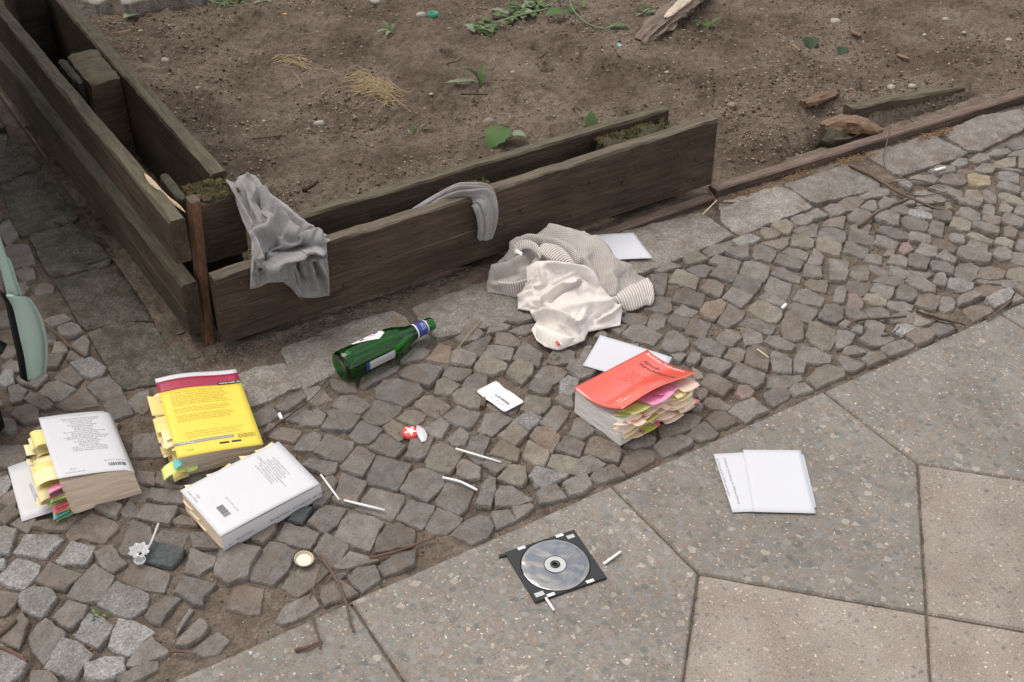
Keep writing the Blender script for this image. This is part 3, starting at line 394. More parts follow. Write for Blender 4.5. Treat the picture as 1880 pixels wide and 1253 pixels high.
KERB = ' 0 528,28 517,69 514,127 522,150 519,155 547,152 598,100 616,55 613,14 604| 152 539,156 512,257 533,339 556,415 570,422 609,414 648,269 658,166 645| 445 589,447 518,563 500,641 499,697 544,636 642,548 640,455 634| 754 516,830 505,968 496,1130 509,1207 516,1207 631,1081 644,938 656,778 636| 1225 574,1221 532,1225 508,1448 515,1458 610,1434 631,1274 643| 1460 531,1470 520,1628 500,1678 516,1673 628,1608 627,1460 622| 1740 536,1756 516,1943 509,1975 511,1978 613,1956 629,1751 645| 1992 524,2021 507,2192 528,2278 550,2298 614,2177 640,2012 628| 2293 553,2320 525,2547 525,2555 601,2440 620,2316 615| -138 725,-130 686,-64 670,0 661,-4 764,-14 847,-71 894,-139 894| -142 933,-138 909,-68 903,-7 866,-8 999,-28 1101,-89 1113,-144 1108| -148 1169,-145 1138,-28 1121,-16 1139,-25 1209,-48 1317,-142 1319| -164 1359,-153 1331,-57 1328,-27 1346,-37 1512,-61 1613,-140 1589| -165 1634,-137 1602,-37 1630,-44 1706,-69 1846,-151 1837| -134 1854,-59 1886,-57 2070,-161 2038'
def parse(s):
    for it in s.split('|'):
        yield it[0], [Vector((int(a) / 1000, int(b_) / 1000)) for a, b_ in (q.split() for q in it[1:].split(','))]
def stone_mesh(poly, zt, tilt, sd, depth=.045, dome=.0006, ru=.0019, seg=.008, inset=.0022, top_noise=.0022, grow=.0026):
    c = sum(poly, Vector((0, 0))) / len(poly)
    poly = [p + (p - c).normalized() * grow for p in poly]
    # chaikin once (unequal) to take the point off the corners
    q = []
    for i in range(len(poly)):
        a, b_ = poly[i], poly[(i + 1) % len(poly)]
        q += [a.lerp(b_, .045), a.lerp(b_, .955)]
    pts = []
    for i in range(len(q)):
        a, b_ = q[i], q[(i + 1) % len(q)]; d = (b_ - a).length; k = max(1, int(round(d / seg)))
        for j in range(k):
            p = a.lerp(b_, j / k)
            r = (p - c)
            nn = mnoise.noise(Vector((p.x * 60, p.y * 60, sd))) + .7 * mnoise.noise(Vector((p.x * 150, p.y * 150, sd)))
            pts.append(p + r.normalized() * ru * nn)
    n = len(pts)
    def z(p, k): return zt + (p.x - c.x) * tilt[0] + (p.y - c.y) * tilt[1] + top_noise * (mnoise.noise(Vector((p.x * 45, p.y * 45, sd + 7))) + .5 * mnoise.noise(Vector((p.x * 120, p.y * 120, sd))))
    V = [(p.x, p.y, zt - depth) for p in pts]
    rings = [(-.0014, -.0070), (0.0, -.0016), (inset * .6, 0.0)]
    for d, dz in rings:
        for p in pts:
            r = c - p; s = min(d, r.length * .45); w = p + r.normalized() * s
            V.append((w.x, w.y, z(w, 0) + dz))
    for f in (.45, .75):
        for p in pts:
            w = p.lerp(c, f); V.append((w.x, w.y, z(w, 0) + dome * f))
    V.append((c.x, c.y, z(c, 0) + dome))
    Fc = [(r * n + i, r * n + (i + 1) % n, (r + 1) * n + (i + 1) % n, (r + 1) * n + i) for r in range(5) for i in range(n)]
    Fc += [(5 * n + i, 5 * n + (i + 1) % n, 6 * n) for i in range(n)]
    return V, Fc
cp = empty('cobble_pavement', (.8, .3, 0), kind='structure')
rest = {}
COBP = []
for i, (tg, poly) in enumerate(parse(COB)):
    r_ = random.Random(i * 7 + 1)
    zt = .0078 + r_.uniform(-.0030, .0040); tilt = (r_.gauss(0, .030), r_.gauss(0, .030))
    c = sum(poly, Vector((0, 0))) / len(poly)
    if tg == 'd' and c.x > .15: tg = ' '
    if tg == 'd' and c.x < 0: zt += .006
    V, Fc = stone_mesh(poly, zt, tilt, i * 1.7)
    COBP.append((poly, zt))
    if tg == ' ' and r_.random() < .12: tg = r_.choice('bgy')
    if i < 300: centred('cobblestone', V, Fc, MATS[TAGM[tg]], cp).data.set_sharp_from_angle(angle=.45)
    else: rest.setdefault(tg, MB()).add(V, Fc)
V, Fc, MI, ml = [], [], [], []
for k, (tg, mb) in enumerate(rest.items()):
    n0 = len(V); V += mb.V; Fc += [tuple(a + n0 for a in f) for f in mb.F]; MI += [k] * len(mb.F); ml.append(MATS[TAGM[tg]])
o = obj('cobblestones', mesh('cobblestones', V, Fc, True, ml, MI), cp); o.data.set_sharp_from_angle(angle=.45); tag(o, kind='stuff')

sk = empty('stone_kerb', (.6, .6, 0), kind='structure')
for i, (tg, poly) in enumerate(parse(KERB)):
    r_ = random.Random(i + 90)
    V, Fc = stone_mesh(poly, .0095 + r_.uniform(-.002, .003), (r_.gauss(0, .012), r_.gauss(0, .012)), i * 3.1, .06, .004, .0035, .012, .010, .0035)
    centred('kerb_stone', V, Fc, MATS['kerb_moss_shade' if poly[0].x < -.02 and poly[0].y > .6 else 'kerb_granite'], sk).data.set_sharp_from_angle(angle=.6)

# ------------------------------------------------------------------ wooden planter fence and boards
def plank(name, a, b, h, t, mat, parent=None, side=1, wear=.004, h2=None, crack=0.0, sd=0, lean=0.0, bow=.002):
    a, b = Vector(a), Vector(b); X = (b - a).normalized()
    Y = Vector((-X.y, X.x, 0)).normalized() * side; Z = X.cross(Y) * side
    if lean: Y = Y + Z * lean; Y.normalize(); Z = X.cross(Y) * side
    Ln = (b - a).length; nx = max(6, int(Ln / .018)); h2 = h if h2 is None else h2
    V, Fc = [], []; n = 0
    for i in range(nx + 1):
        x = Ln * i / nx; hh = h + (h2 - h) * i / nx
        e = min(x, Ln - x); r = .004 if e < .004 else 0
        wv = wear * (mnoise.noise(Vector((x * 9, sd, 0))) + .6 * mnoise.noise(Vector((x * 37, sd, 3))))
        ch = .003 + wear * max(0, mnoise.noise(Vector((x * 6, sd, 9))) + .25) * 1.6
        cw = .003 + wear * max(0, mnoise.noise(Vector((x * 7, sd, 19))) + .1) * 1.4
        bw = bow * mnoise.noise(Vector((x * 2.2, sd, 5)))
        cr = crack * max(0, 1 - x / (.6 * Ln)) if crack else 0
        S = [(0, .0025), (0, hh * .25), (0, hh * .485), (cr, hh * .5), (0, hh * .515), (0, hh * .8), (0, hh - ch + wv), (cw, hh + wv), (t * .5, hh + wv * .8 - .0006), (t - .003, hh + wv * .7), (t, hh - .003 + wv * .6), (t, hh * .5), (t, .0025), (t - .003, 0), (.003, 0)]
        n = len(S)
        for k, (y, z) in enumerate(S):
            y2 = y + bw + .0008 * mnoise.noise(Vector((x * 25, z * 60, sd)))
            z2 = z if k > 12 else z
            V.append((x, y2, z2))
    for i in range(nx):
        for k in range(n):
            q = (i * n + k, (i + 1) * n + k, (i + 1) * n + (k + 1) % n, i * n + (k + 1) % n)
            Fc.append(q if side < 0 else q[::-1])
    c0 = tuple(range(n)); c1 = tuple(range(nx * n, nx * n + n))
    Fc += [c0, c1[::-1]] if side > 0 else [c0[::-1], c1]
    me = mesh(name, [(v[0], v[1] * side, v[2]) for v in V], Fc, False, [mat])
    bm = bmesh.new(); bm.from_mesh(me); bmesh.ops.recalc_face_normals(bm, faces=bm.faces); bm.to_mesh(me); bm.free()
    M = Matrix((X, Y * side, Z)).transposed().to_4x4(); M.translation = a
    return obj(name, me, parent, mtx=M)
def rough_block(name, c0, c1, mat, parent=None, sd=0, amp=.004, top=.006, seg=.014, tilt=(0, 0)):
    """timber block with a rough, worn top; c0, c1 opposite corners"""
    x0, y0, z0 = c0; x1, y1, z1 = c1
    nx = max(3, int((x1 - x0) / seg)); ny = max(3, int((y1 - y0) / seg)); nz = max(3, int((z1 - z0) / .03))
    bm = bmesh.new(); vs = {}
    def vert(i, j, k):
        key = (i, j, k)
        if key not in vs:
            x, y, z = x0 + (x1 - x0) * i / nx, y0 + (y1 - y0) * j / ny, z0 + (z1 - z0) * k / nz
            q = Vector((x * 40, y * 40, z * 25 + sd))
            on = (1 if i in (0, nx) else 0) + (1 if j in (0, ny) else 0) + (1 if k == nz else 0)
            f = .0035 * max(0, on - 1)
            dx = (1 if i == 0 else -1 if i == nx else 0) * f; dy = (1 if j == 0 else -1 if j == ny else 0) * f
            zz = z + (top * mnoise.noise(q * .9) + .5 * top * mnoise.noise(q * 2.7) + (x - x0) * tilt[0] + (y - y0) * tilt[1]) * (1 if k == nz else 0) - (f if k == nz else 0)
            vs[key] = bm.verts.new((x + dx + amp * .4 * mnoise.noise(q), y + dy + amp * .4 * mnoise.noise(q + Vector((9, 9, 9))), zz))
        return vs[key]
    for i in range(nx):
        for j in range(ny): bm.faces.new([vert(i, j, nz), vert(i + 1, j, nz), vert(i + 1, j + 1, nz), vert(i, j + 1, nz)])
    for k in range(nz):
        for i in range(nx):
            bm.faces.new([vert(i, 0, k), vert(i + 1, 0, k), vert(i + 1, 0, k + 1), vert(i, 0, k + 1)])
            bm.faces.new([vert(i + 1, ny, k), vert(i, ny, k), vert(i, ny, k + 1), vert(i + 1, ny, k + 1)])
        for j in range(ny):
            bm.faces.new([vert(0, j + 1, k), vert(0, j, k), vert(0, j, k + 1), vert(0, j + 1, k + 1)])
            bm.faces.new([vert(nx, j, k), vert(nx, j + 1, k), vert(nx, j + 1, k + 1), vert(nx, j, k + 1)])
    c = Vector(((x0 + x1) / 2, (y0 + y1) / 2, z0))
    bmesh.ops.translate(bm, verts=bm.verts, vec=-c)
    me = bpy.data.meshes.new(name); bm.to_mesh(me); bm.free(); me.materials.append(mat)
    me.polygons.foreach_set('use_smooth', [True] * len(me.polygons)); me.set_sharp_from_angle(angle=.7)
    return obj(name, me, parent, loc=c)
def moss_patch(x0, x1, y0, y1, zf, parent, n, sd, hgt=.006):
    r = random.Random(sd); mb = MB()
    for _ in range(n):
        x, y = r.uniform(x0, x1), r.uniform(y0, y1); z = zf(x, y) - .001
        if mnoise.noise(Vector((x * 40, y * 40, sd))) < -.15: continue
        a = r.uniform(0, 6.28); h = r.uniform(.3, 1) * hgt; w = r.uniform(.0008, .0022); l = r.uniform(.002, .008)
        d = Vector((math.cos(a), math.sin(a), 0)); s = Vector((-d.y, d.x, 0)) * w; p = Vector((x, y, z))
        mb.add([p - s, p + s, p + d * l + Vector((0, 0, h))], [(0, 1, 2)])
    o = obj('moss', mesh('moss', mb.V, mb.F, False, [MATS['moss']]), parent); tag(o, kind='stuff')
pf = empty('planter_fence', (.05, .75, 0), label='dark weathered wooden planter fence of double planks around the bare soil bed', cat='fence')
wood('wood_block', (.075, .054, .038), (.135, .100, .072), (.150, .128, .090), 1.5)
MF, ML_ = MATS['wood_front'], MATS['wood_left']
plank('plank', (.070, .690, .028), (1.285, .690, .030), .150, .030, MF, pf, wear=.0045, h2=.170, crack=.012, sd=1, lean=-.02)
plank('plank', (.205, .803, .030), (1.232, .805, .030), .155, .026, ML_, pf, wear=.004, h2=.162, sd=2)
plank('plank', (.022, .748, .030), (-.022, 2.30, .030), .118, .032, ML_, pf, side=-1, wear=.005, sd=3, crack=.010)
plank('plank', (.018, .735, .205), (-.016, 2.30, .205), .092, .030, ML_, pf, side=-1, wear=.006, sd=4, lean=0)
plank('plank', (.170, .940, .045), (.160, 2.35, .045), .210, .032, ML_, pf, side=-1, wear=.006, sd=5)
# posts
MP = MATS['wood_post']
rough_block('post', (.106, .858, .108), (.202, .938, .244), MATS['wood_block'], pf, 1, .008, .016)
rough_block('post', (.112, .872, -.05), (.195, .934, .110), MP, pf, 11, .006, .006)
rough_block('post', (.086, 1.490, -.05), (.166, 1.690, .250), MATS['wood_block'], pf, 2, .005, .006)
rough_block('post', (.075, 2.10, -.05), (.155, 2.30, .25), MP, pf, 9, .005, .006)
rough_block('post', (.605, .724, -.05), (.722, .800, .158), MP, pf, 3, .006, .014)
rough_block('post', (1.010, .724, -.05), (1.215, .800, .172), MP, pf, 4, .006, .016)
def bar(name, a, b, w, d, mat, parent, sd=0):
    """sawn strip from a to b, w wide along x, d deep along y"""
    a, b = Vector(a), Vector(b); V, Fc = [], []; n = 14
    for i in range(n + 1):
        c = a.lerp(b, i / n); e = .0014 * mnoise.noise(Vector((i * .7, sd, 0)))
        for x, y in ((-1, -.8), (-.8, -1), (.8, -1), (1, -.8), (1, 1), (-1, 1)): V.append((c.z - a.z, (x * w / 2 + e) + c.x - a.x, y * d / 2 + e + c.y - a.y))
    for i in range(n):
        for k in range(6): Fc.append((i * 6 + k, i * 6 + (k + 1) % 6, i * 6 + 6 + (k + 1) % 6, i * 6 + 6 + k))
    Fc += [tuple(range(5, -1, -1)), tuple(range(n * 6, n * 6 + 6))]
    M = Matrix(((0, 1, 0), (0, 0, 1), (1, 0, 0))).to_4x4(); M.translation = a      # local x is up, so the grain runs along the strip
    return obj(name, mesh(name, V, Fc, False, [mat]), parent, mtx=M)
bar('batten', (.054, .748, -.02), (.092, .818, .282), .019, .03, MATS['wood_red'], pf, 6)
rough_block('batten', (.078, .880, .02), (.1035, 1.005, .252), MP, pf, 7, .003, .004)
rough_block('batten', (.062, 1.515, .02), (.0885, 1.68, .246), MP, pf, 8, .003, .004)
rough_block('batten', (.083, .722, -.02), (.196, .800, .118), MP, pf, 12, .006, .016)
moss_patch(.107, .201, .860, .937, lambda x, y: .246, pf, 2600, 1, .0045)
moss_patch(.607, .720, .726, .799, lambda x, y: .160, pf, 1300, 2, .005)
moss_patch(1.012, 1.213, .726, .800, lambda x, y: .174, pf, 3600, 3, .006)
moss_patch(.085, .195, .724, .800, lambda x, y: .118, pf, 500, 4, .006)
# pale splinter torn from the near end of the upper side plank
V, Fc = tube(smoothline([(.038, .93, .298), (.041, .88, .294), (.048, .84, .288), (.058, .805, .283), (.064, .785, .278)], 4), [.001, .003, .005, .006, .006, .0055, .005, .005, .0045, .004, .004, .004, .0035, .003, .002, .001, .001][:17], 5)
o = centred('splinter', V, Fc, MATS['wood_fresh'], pf)
# nail heads on the front plank
m, t, b = material('rust', .7, .4); b.inputs['Metallic'].default_value = .5
L(t, mix(t, noi(t, objc(t), 400, 3), (.05, .035, .03), (.12, .075, .05)), b.inputs['Base Color'])
for (x, z) in ((.33, .075), (.41, .120), (.88, .070), (.93, .140), (1.02, .110), (.22, .060), (.75, .120), (1.175, .142), (1.205, .160), (1.228, .112), (1.232, .060), (.60, .095), (.655, .062), (.66, .150), (.12, .155), (.13, .07)):
    V, Fc = [], []
    for k in range(10): V.append((x + .0042 * math.cos(k * .628), .6885, z + .0042 * math.sin(k * .628)))
    for k in range(10): V.append((x + .0034 * math.cos(k * .628), .6868, z + .0034 * math.sin(k * .628)))
    Fc = [(k, (k + 1) % 10, 10 + (k + 1) % 10, 10 + k) for k in range(10)] + [tuple(range(10, 20))]
    centred('nail', V, Fc, MATS['rust'], pf)

MT = MATS['wood_trim']
o = plank('edging_board', (1.288, .672, -.012), (2.60, .636, -.012), .036, .029, MT, None, sd=21, wear=.002)
tag(o, 'long reddish brown edging board along the kerb right of the planter', 'board')
o = plank('edging_board', (.300, .668, -.040), (1.262, .648, -.012), .036, .024, MT, None, sd=22, wear=.002)
tag(o, 'brown edging board in front of the planter, behind the bottle and the sweater', 'board')
o = plank('edging_board', (.000, .790, -.020), (-.036, 2.6, -.006), .034, .026, MT, None, side=-1, sd=23, wear=.003)
tag(o, 'weathered edging board on the ground along the left side of the planter', 'board')

# old broken plank sunk in the soil on the right, and rotten pieces beside it
o = plank('broken_plank', (1.845, .790, -.055), (2.27, .775, -.035), .105, .030, MATS['wood_block'], None, sd=31, wear=.007, h2=.050)
tag(o, 'broken grey-brown plank sunk in the soil behind the right edging board', 'plank')
def lump(name, pts, radii, mat, sd, squash=.75, n=14, k=6, amp=.35, parent=None, freq=26, fibre=.22):
    """irregular splintered piece grown along a line: long fibres, broken ends"""
    n = max(n, 18); pts = smoothline(pts, k + 3); m = len(pts); rr = np.interp(np.linspace(0, 1, m), np.linspace(0, 1, len(radii)), radii)
    V, Fc = tube(pts, list(rr), n); ax_ = (pts[-1] - pts[0]).normalized(); Ln = (pts[-1] - pts[0]).length
    out = []
    for i, v in enumerate(V):
        c = pts[i // n]; d = v - c; a = i % n; t = (i // n) / (m - 1)
        s = 1 + amp * mnoise.noise(Vector((c.x * freq * .5, c.y * freq * .5, a * .9 + sd))) + amp * .6 * mnoise.noise(v * freq * 3 + Vector((sd, 0, 0))) + fibre * mnoise.noise(Vector((a * 2.7, t * 1.5, sd))) + .6 * fibre * mnoise.noise(Vector((a * 7.1, t * 4, sd)))
        e = Ln * .10 * mnoise.noise(Vector((a * 1.9, sd, 3))) * (1 if t > .97 else -1 if t < .03 else 0)
        out.append(c + Vector((d.x * s, d.y * s, d.z * s * squash)) + ax_ * e)
    x = ax_; z = Vector((0, 0, 1)); y = z.cross(x).normalized(); z = x.cross(y)
    M = Matrix((x, y, z)).transposed().to_4x4(); M.translation = pts[0]; Mi = M.inverted()
    me = mesh(name, [Mi @ v for v in out], Fc, True, [mat]); me.set_sharp_from_angle(angle=.55)
    return obj(name, me, parent, mtx=M)
o = lump('rotten_wood', [P(1512, 238, .02), P(1545, 228, .028), P(1580, 232, .026), P(1618, 243, .018)], [.018, .032, .029, .012], MATS['wood_rotten'], 3)
tag(o, 'split rotten orange-brown wood chunk next to the broken plank', 'wood')
o = lump('rotten_wood', [P(1506, 252, .012), P(1530, 262, .0), P(1560, 256, -.01)], [.030, .032, .022], MATS['wood_post'], 5, .9)
tag(o, 'dark rotten wood stump in the hollow behind the edging board', 'wood')
o = lump('wood_chunk', [P(1474, 193, .035), P(1500, 183, .038), P(1536, 172, .036)], [.013, .016, .012], MATS['wood_rotten'], 8, .8, freq=40)
tag(o, 'crumbling brown wood chunk lying alone on the soil, right of the planter', 'wood')
bl = lump('bark_piece', [P(1172, 82, .03), P(1200, 55, .045), P(1240, 20, .05), P(1290, -25, .05)], [.018, .034, .040, .038], MATS['bark'], 12, .60, 22, 10, .42, freq=30, fibre=.3)
tag(bl, 'large curved piece of brown bark with a pale bare patch', 'bark')
a_, b_ = P(1222, 32, .071), P(1278, -18, .076)
lump('bare_patch', [a_, a_.lerp(b_, .35), a_.lerp(b_, .7), b_], [.006, .017, .019, .012], MATS['bark_pale'], 14, .35, 12, 6, .25, parent=bl)
for (x0, y0, x1, y1, r, txt) in ((1648, 101, 1668, 109, .007, 'short orange wood chip with a ridge lying on the far right soil'), (1563, 58, 1580, 66, .008, 'small upright orange-brown wood chip near the dark leaves'), (1455, 82, 1470, 94, .006, 'flat pale brown wood chip left of the dark leaves'), (1802, 108, 1818, 117, .006, 'small reddish wood chip near the far right edge'), (205, 66, 265, 52, .010, 'long reddish bark strip beside the pale stone blocks')):
    o = lump('wood_chip', [P(x0, y0, .03), P((x0 + x1) / 2, (y0 + y1) / 2, .032), P(x1, y1, .03)], [r * .8, r, r * .8], MATS['wood_rotten'], x0, .6, 8, 3, .2)
    tag(o, txt, 'wood chip')
# pale granite blocks at the far left corner of the bed
for i, (poly, txt) in enumerate((([(.28, 2.62), (.352, 2.435), (.395, 2.445), (.405, 2.62), (.40, 2.80), (.30, 2.82)], 'pale granite block touching the planter at the top left'),
                                 ([(.425, 2.385), (.52, 2.40), (.64, 2.36), (.75, 2.44), (.72, 2.62), (.46, 2.64)], 'larger pale granite block to the right of the other'))):
    V, Fc = stone_mesh([Vector(p) for p in poly], .075, (0, 0), 55 + i, .1, .004, .004, .02, .012, .003)
    o = centred('granite_block', V, Fc, MATS['kerb_granite']); tag(o, txt, 'stone block')
o = centred('granite_block', *stone_mesh([Vector(p) for p in [(.80, 2.44), (.92, 2.46), (1.0, 2.60), (.84, 2.64)]], .06, (0, 0), 59, .1, .004, .004, .02, .012, .003), MATS['kerb_granite'])
tag(o, 'low granite block at the top edge above the small moss tuft', 'stone block')

# ------------------------------------------------------------------ books
def cover_mat(name, col, rough=.35, spec=.45, wear=.0):
    m, t, b = material(name, rough, spec)
    v = objc(t); c = mix(t, noi(t, v, 25, 4), tuple(x * .95 for x in col), tuple(min(1, x * 1.03) for x in col))
    L(t, c, b.inputs['Base Color'])
    L(t, bump(t, noi(t, v, 14, 3), .25, .004), b.inputs['Normal'])
    b.inputs['Coat Weight'].default_value = .25 if rough < .4 else 0; b.inputs['Coat Roughness'].default_value = .2
    return m
cover_mat('cover_white', (.62, .62, .645), .45)
cover_mat('cover_yellow', (.80, .63, .085), .40)
cover_mat('cover_maroon', (.36, .035, .075), .38)
cover_mat('cover_red', (.80, .115, .075), .22)
MATS['cover_red'].node_tree.nodes['Principled BSDF'].inputs['Coat Weight'].default_value = 1.0
MATS['cover_red'].node_tree.nodes['Principled BSDF'].inputs['Coat Roughness'].default_value = .16
def pages_mat(name, a, bcol):
    m, t, b = material(name, .85, .15)
    v = pos(t)
    n1 = noi(t, scaled(t, v, (9, 9, 1500)), 1, 3, .7); n2 = noi(t, scaled(t, v, (14, 14, 260)), 1, 4, .6)
    c = mix(t, ramp(t, n1, [(.3, 0), (.7, 1)]), a, bcol)
    c = mix(t, .4, c, mix(t, 1.0, c, ramp(t, n2, [(.3, .7), (.7, 1.2)]), 'MULTIPLY'))
    L(t, c, b.inputs['Base Color']); L(t, bump(t, n1, .6, .0006), b.inputs['Normal'])
    return m
pages_mat('pages_tan', (.66, .52, .40), (.80, .68, .55))
pages_mat('pages_grey', (.52, .45, .36), (.72, .64, .53))
pages_mat('pages_white', (.62, .60, .58), (.76, .745, .72))
for nm, c in (('print_black', (.035, .035, .04)), ('print_grey', (.27, .27, .28)), ('print_pale', (.38, .38, .40)), ('print_white', (.85, .85, .85)), ('print_red', (.50, .03, .03)), ('print_brown', (.34, .24, .03)), ('print_blue', (.06, .08, .30)), ('print_cyan', (.10, .42, .45))):
    plain(nm, c, .6, .3, .05)
def note_mat(name, c):
    m = plain(name, c, .8, .2, .08, 40); b = m.node_tree.nodes['Principled BSDF']
    b.inputs['Subsurface Weight'].default_value = .0
    return m
for nm, c in (('note_yellow', (.80, .66, .26)), ('note_pale', (.82, .72, .42)), ('note_peach', (.85, .66, .53)), ('note_pink', (.86, .34, .55)), ('note_rose', (.82, .22, .25)), ('note_lime', (.66, .78, .25)), ('note_green', (.16, .40, .20)), ('note_teal', (.18, .50, .50)), ('note_olive', (.50, .50, .12)), ('note_plum', (.28, .10, .20)), ('note_orange', (.88, .48, .20))): note_mat(nm, c)

def text2d(body, size, align='LEFT', leading=1.0, shear=0.0):
    """lettering as flat polygons in the x/y plane"""
    cu = bpy.data.curves.new('lettering', 'FONT'); cu.body = body; cu.size = size; cu.align_x = align; cu.space_line = leading; cu.resolution_u = 1; cu.shear = shear
    o = bpy.data.objects.new('lettering', cu); COL.objects.link(o)
    dg = bpy.context.evaluated_depsgraph_get(); ev = o.evaluated_get(dg); me = ev.to_mesh()
    V = [v.co.copy() for v in me.vertices]; Fc = [tuple(p.vertices) for p in me.polygons]
    ev.to_mesh_clear(); bpy.data.objects.remove(o); bpy.data.curves.remove(cu)
    return V, Fc
def barcode2d(w, h, seed, bars=28):
    r = random.Random(seed); V, Fc = [], []; x = 0
    while x < w:
        bw = r.choice((.0005, .0008, .0012, .0016)); n = len(V)
        V += [Vector((x, 0, 0)), Vector((x + bw, 0, 0)), Vector((x + bw, h, 0)), Vector((x, h, 0))]; Fc.append((n, n + 1, n + 2, n + 3))
        x += bw + r.choice((.0005, .0008, .0013))
    return V, Fc
def rect2d(w, h, nx=8):
    V = [Vector((w * i / nx, h * j, 0)) for i in range(nx + 1) for j in (0, 1)]
    return V, [(2 * i, 2 * i + 2, 2 * i + 3, 2 * i + 1) for i in range(nx)]
class Face:
    """a cover as a bent four-cornered sheet: (x, y) in metres from its top-left corner, y downwards"""
    def __init__(s, c, w, h, bulge=None): s.c = [Vector(p) for p in c]; s.w, s.h, s.bulge = w, h, bulge
    def at(s, x, y, off=0.0):
        a, b = x / s.w, y / s.h; c = s.c
        p = (c[0] * (1 - a) + c[1] * a) * (1 - b) + (c[3] * (1 - a) + c[2] * a) * b
        n = (c[1] - c[0]).cross(c[3] - c[0]).normalized()
        if n.z < 0: n = -n
        return p + n * (off + (s.bulge(a, b) if s.bulge else 0))
    def put(s, name, VF, x, y, mat, parent, off=.0007, rot=0.0, label=None):
        V, Fc = VF; cr, sr = math.cos(rot), math.sin(rot); out = []
        for v in V:
            vx, vy = v.x * cr - v.y * sr, v.x * sr + v.y * cr
            out.append(s.at(x + vx, y - vy, off))
        if (s.at(.001, .001) - s.at(0, .001)).cross(s.at(0, 0) - s.at(0, .001)).z < 0: Fc = [f[::-1] for f in Fc]
        return centred(name, out, Fc, mat, parent, False)
    def sheet(s, name, x0, x1, y0, y1, mat, parent, off=0.0, th=.0005, nx=14, ny=16):
        V, Fc = [], []
        for i in range(nx + 1):
            for j in range(ny + 1): V.append(s.at(x0 + (x1 - x0) * i / nx, y0 + (y1 - y0) * j / ny, off))
        for i in range(nx):
            for j in range(ny): Fc.append((i * (ny + 1) + j, i * (ny + 1) + j + 1, (i + 1) * (ny + 1) + j + 1, (i + 1) * (ny + 1) + j))
        o = centred(name, V, Fc, mat, parent)
        if o.data.polygons[0].normal.z < 0: o.data.flip_normals()
        md = o.modifiers.new('thickness', 'SOLIDIFY'); md.thickness = th; md.offset = -1
        return o
def page_block(face, lowz, mat, parent, x0, x1, y0, y1, drop, seed, sag=(0, 0), bulge_side=None, lv=14, amp=.0012):
    """leaves between the top sheet (drop below the cover) and the lower cover; sides ragged"""
    r = random.Random(seed); nx, ny = 12, 14
    ring = [(x0 + (x1 - x0) * i / nx, y0, 0, -1) for i in range(nx)] + [(x1, y0 + (y1 - y0) * j / ny, 1, 0) for j in range(ny)] + [(x1 - (x1 - x0) * i / nx, y1, 0, 1) for i in range(nx)] + [(x0, y1 - (y1 - y0) * j / ny, -1, 0) for j in range(ny)]
    n = len(ring); V, Fc = [], []
    for k in range(lv + 1):
        t = k / lv
        for (x, y, dx, dy) in ring:
            e = amp * (mnoise.noise(Vector((k * 1.9, (x + y) * 22, seed))) + .5 * mnoise.noise(Vector((k * 3.7, (x - y) * 60, seed))))
            if bulge_side: e += bulge_side(dx, dy, t)
            top = face.at(x, y, -drop(x / face.w, y / face.h) if callable(drop) else -drop); low = Vector((top.x, top.y, lowz))
            p = top.lerp(low, t)
            ux = (face.at(face.w, y) - face.at(0, y)).normalized(); uy = (face.at(x, face.h) - face.at(x, 0)).normalized()
            V.append(p + ux * dx * e + uy * dy * e + ux * sag[0] * t + uy * sag[1] * t)
    for k in range(lv):
        for i in range(n): Fc.append((k * n + i, k * n + (i + 1) % n, (k + 1) * n + (i + 1) % n, (k + 1) * n + i))
    # top sheet
    base = len(V)
    for i in range(nx + 1):
        for j in range(ny + 1):
            x, y = x0 + (x1 - x0) * i / nx, y0 + (y1 - y0) * j / ny
            V.append(face.at(x, y, -(drop(x / face.w, y / face.h) if callable(drop) else drop)))
    for i in range(nx):
        for j in range(ny): Fc.append((base + i * (ny + 1) + j, base + i * (ny + 1) + j + 1, base + (i + 1) * (ny + 1) + j + 1, base + (i + 1) * (ny + 1) + j))
    Fc.append(tuple(range(lv * n, lv * n + n)))
    o = centred('page_block', V, Fc, mat, parent, False)
    bm = bmesh.new(); bm.from_mesh(o.data); bmesh.ops.recalc_face_normals(bm, faces=bm.faces); bm.to_mesh(o.data); bm.free()
    return o
def sticky(parent, root, out, side, ln, wd, curl, mat, lift=0.0, seed=0):
    """paper flag leaving the pages at root, pointing along out, bending by curl"""
    r = random.Random(seed); out = Vector(out).normalized(); side = Vector(side).normalized(); up = Vector((0, 0, 1))
    nx, ny = 7, 4; V, Fc = [], []; p = Vector(root) - out * .012; ang = lift; st = (ln + .012) / nx; tw = r.uniform(-.25, .25)
    for i in range(nx + 1):
        s2 = (side + up * tw * i / nx).normalized()
        for j in range(ny + 1):
            w = (j / ny - .5) * wd
            cup = .10 * wd * ((j / ny - .5) * 2) ** 2 * (i / nx) * r.choice((1, 1))
            V.append(p + s2 * w + up * cup)
        d = out * math.cos(ang) + up * math.sin(ang); p = p + d * st
        if i > 1: ang += curl / nx
    for i in range(nx):
        for j in range(ny): Fc.append((i * (ny + 1) + j, i * (ny + 1) + j + 1, (i + 1) * (ny + 1) + j + 1, (i + 1) * (ny + 1) + j))
    o = centred('sticky_note', V, Fc, MATS[mat], parent)
    md = o.modifiers.new('thickness', 'SOLIDIFY'); md.thickness = .00025
    return o
def rigid(w, h, loc, rot):
    rx, ry, rz = rot
    th = math.hypot(rx, ry); R1 = Matrix.Rotation(th, 3, Vector((rx, ry, 0)).normalized()) if th else Matrix.Identity(3)
    R = R1 @ Matrix.Rotation(rz, 3, 'Z'); o = Vector(loc)
    return [o + R @ Vector(l) for l in ((0, 0, 0), (w, 0, 0), (w, -h, 0), (0, -h, 0))]
MC = MATS
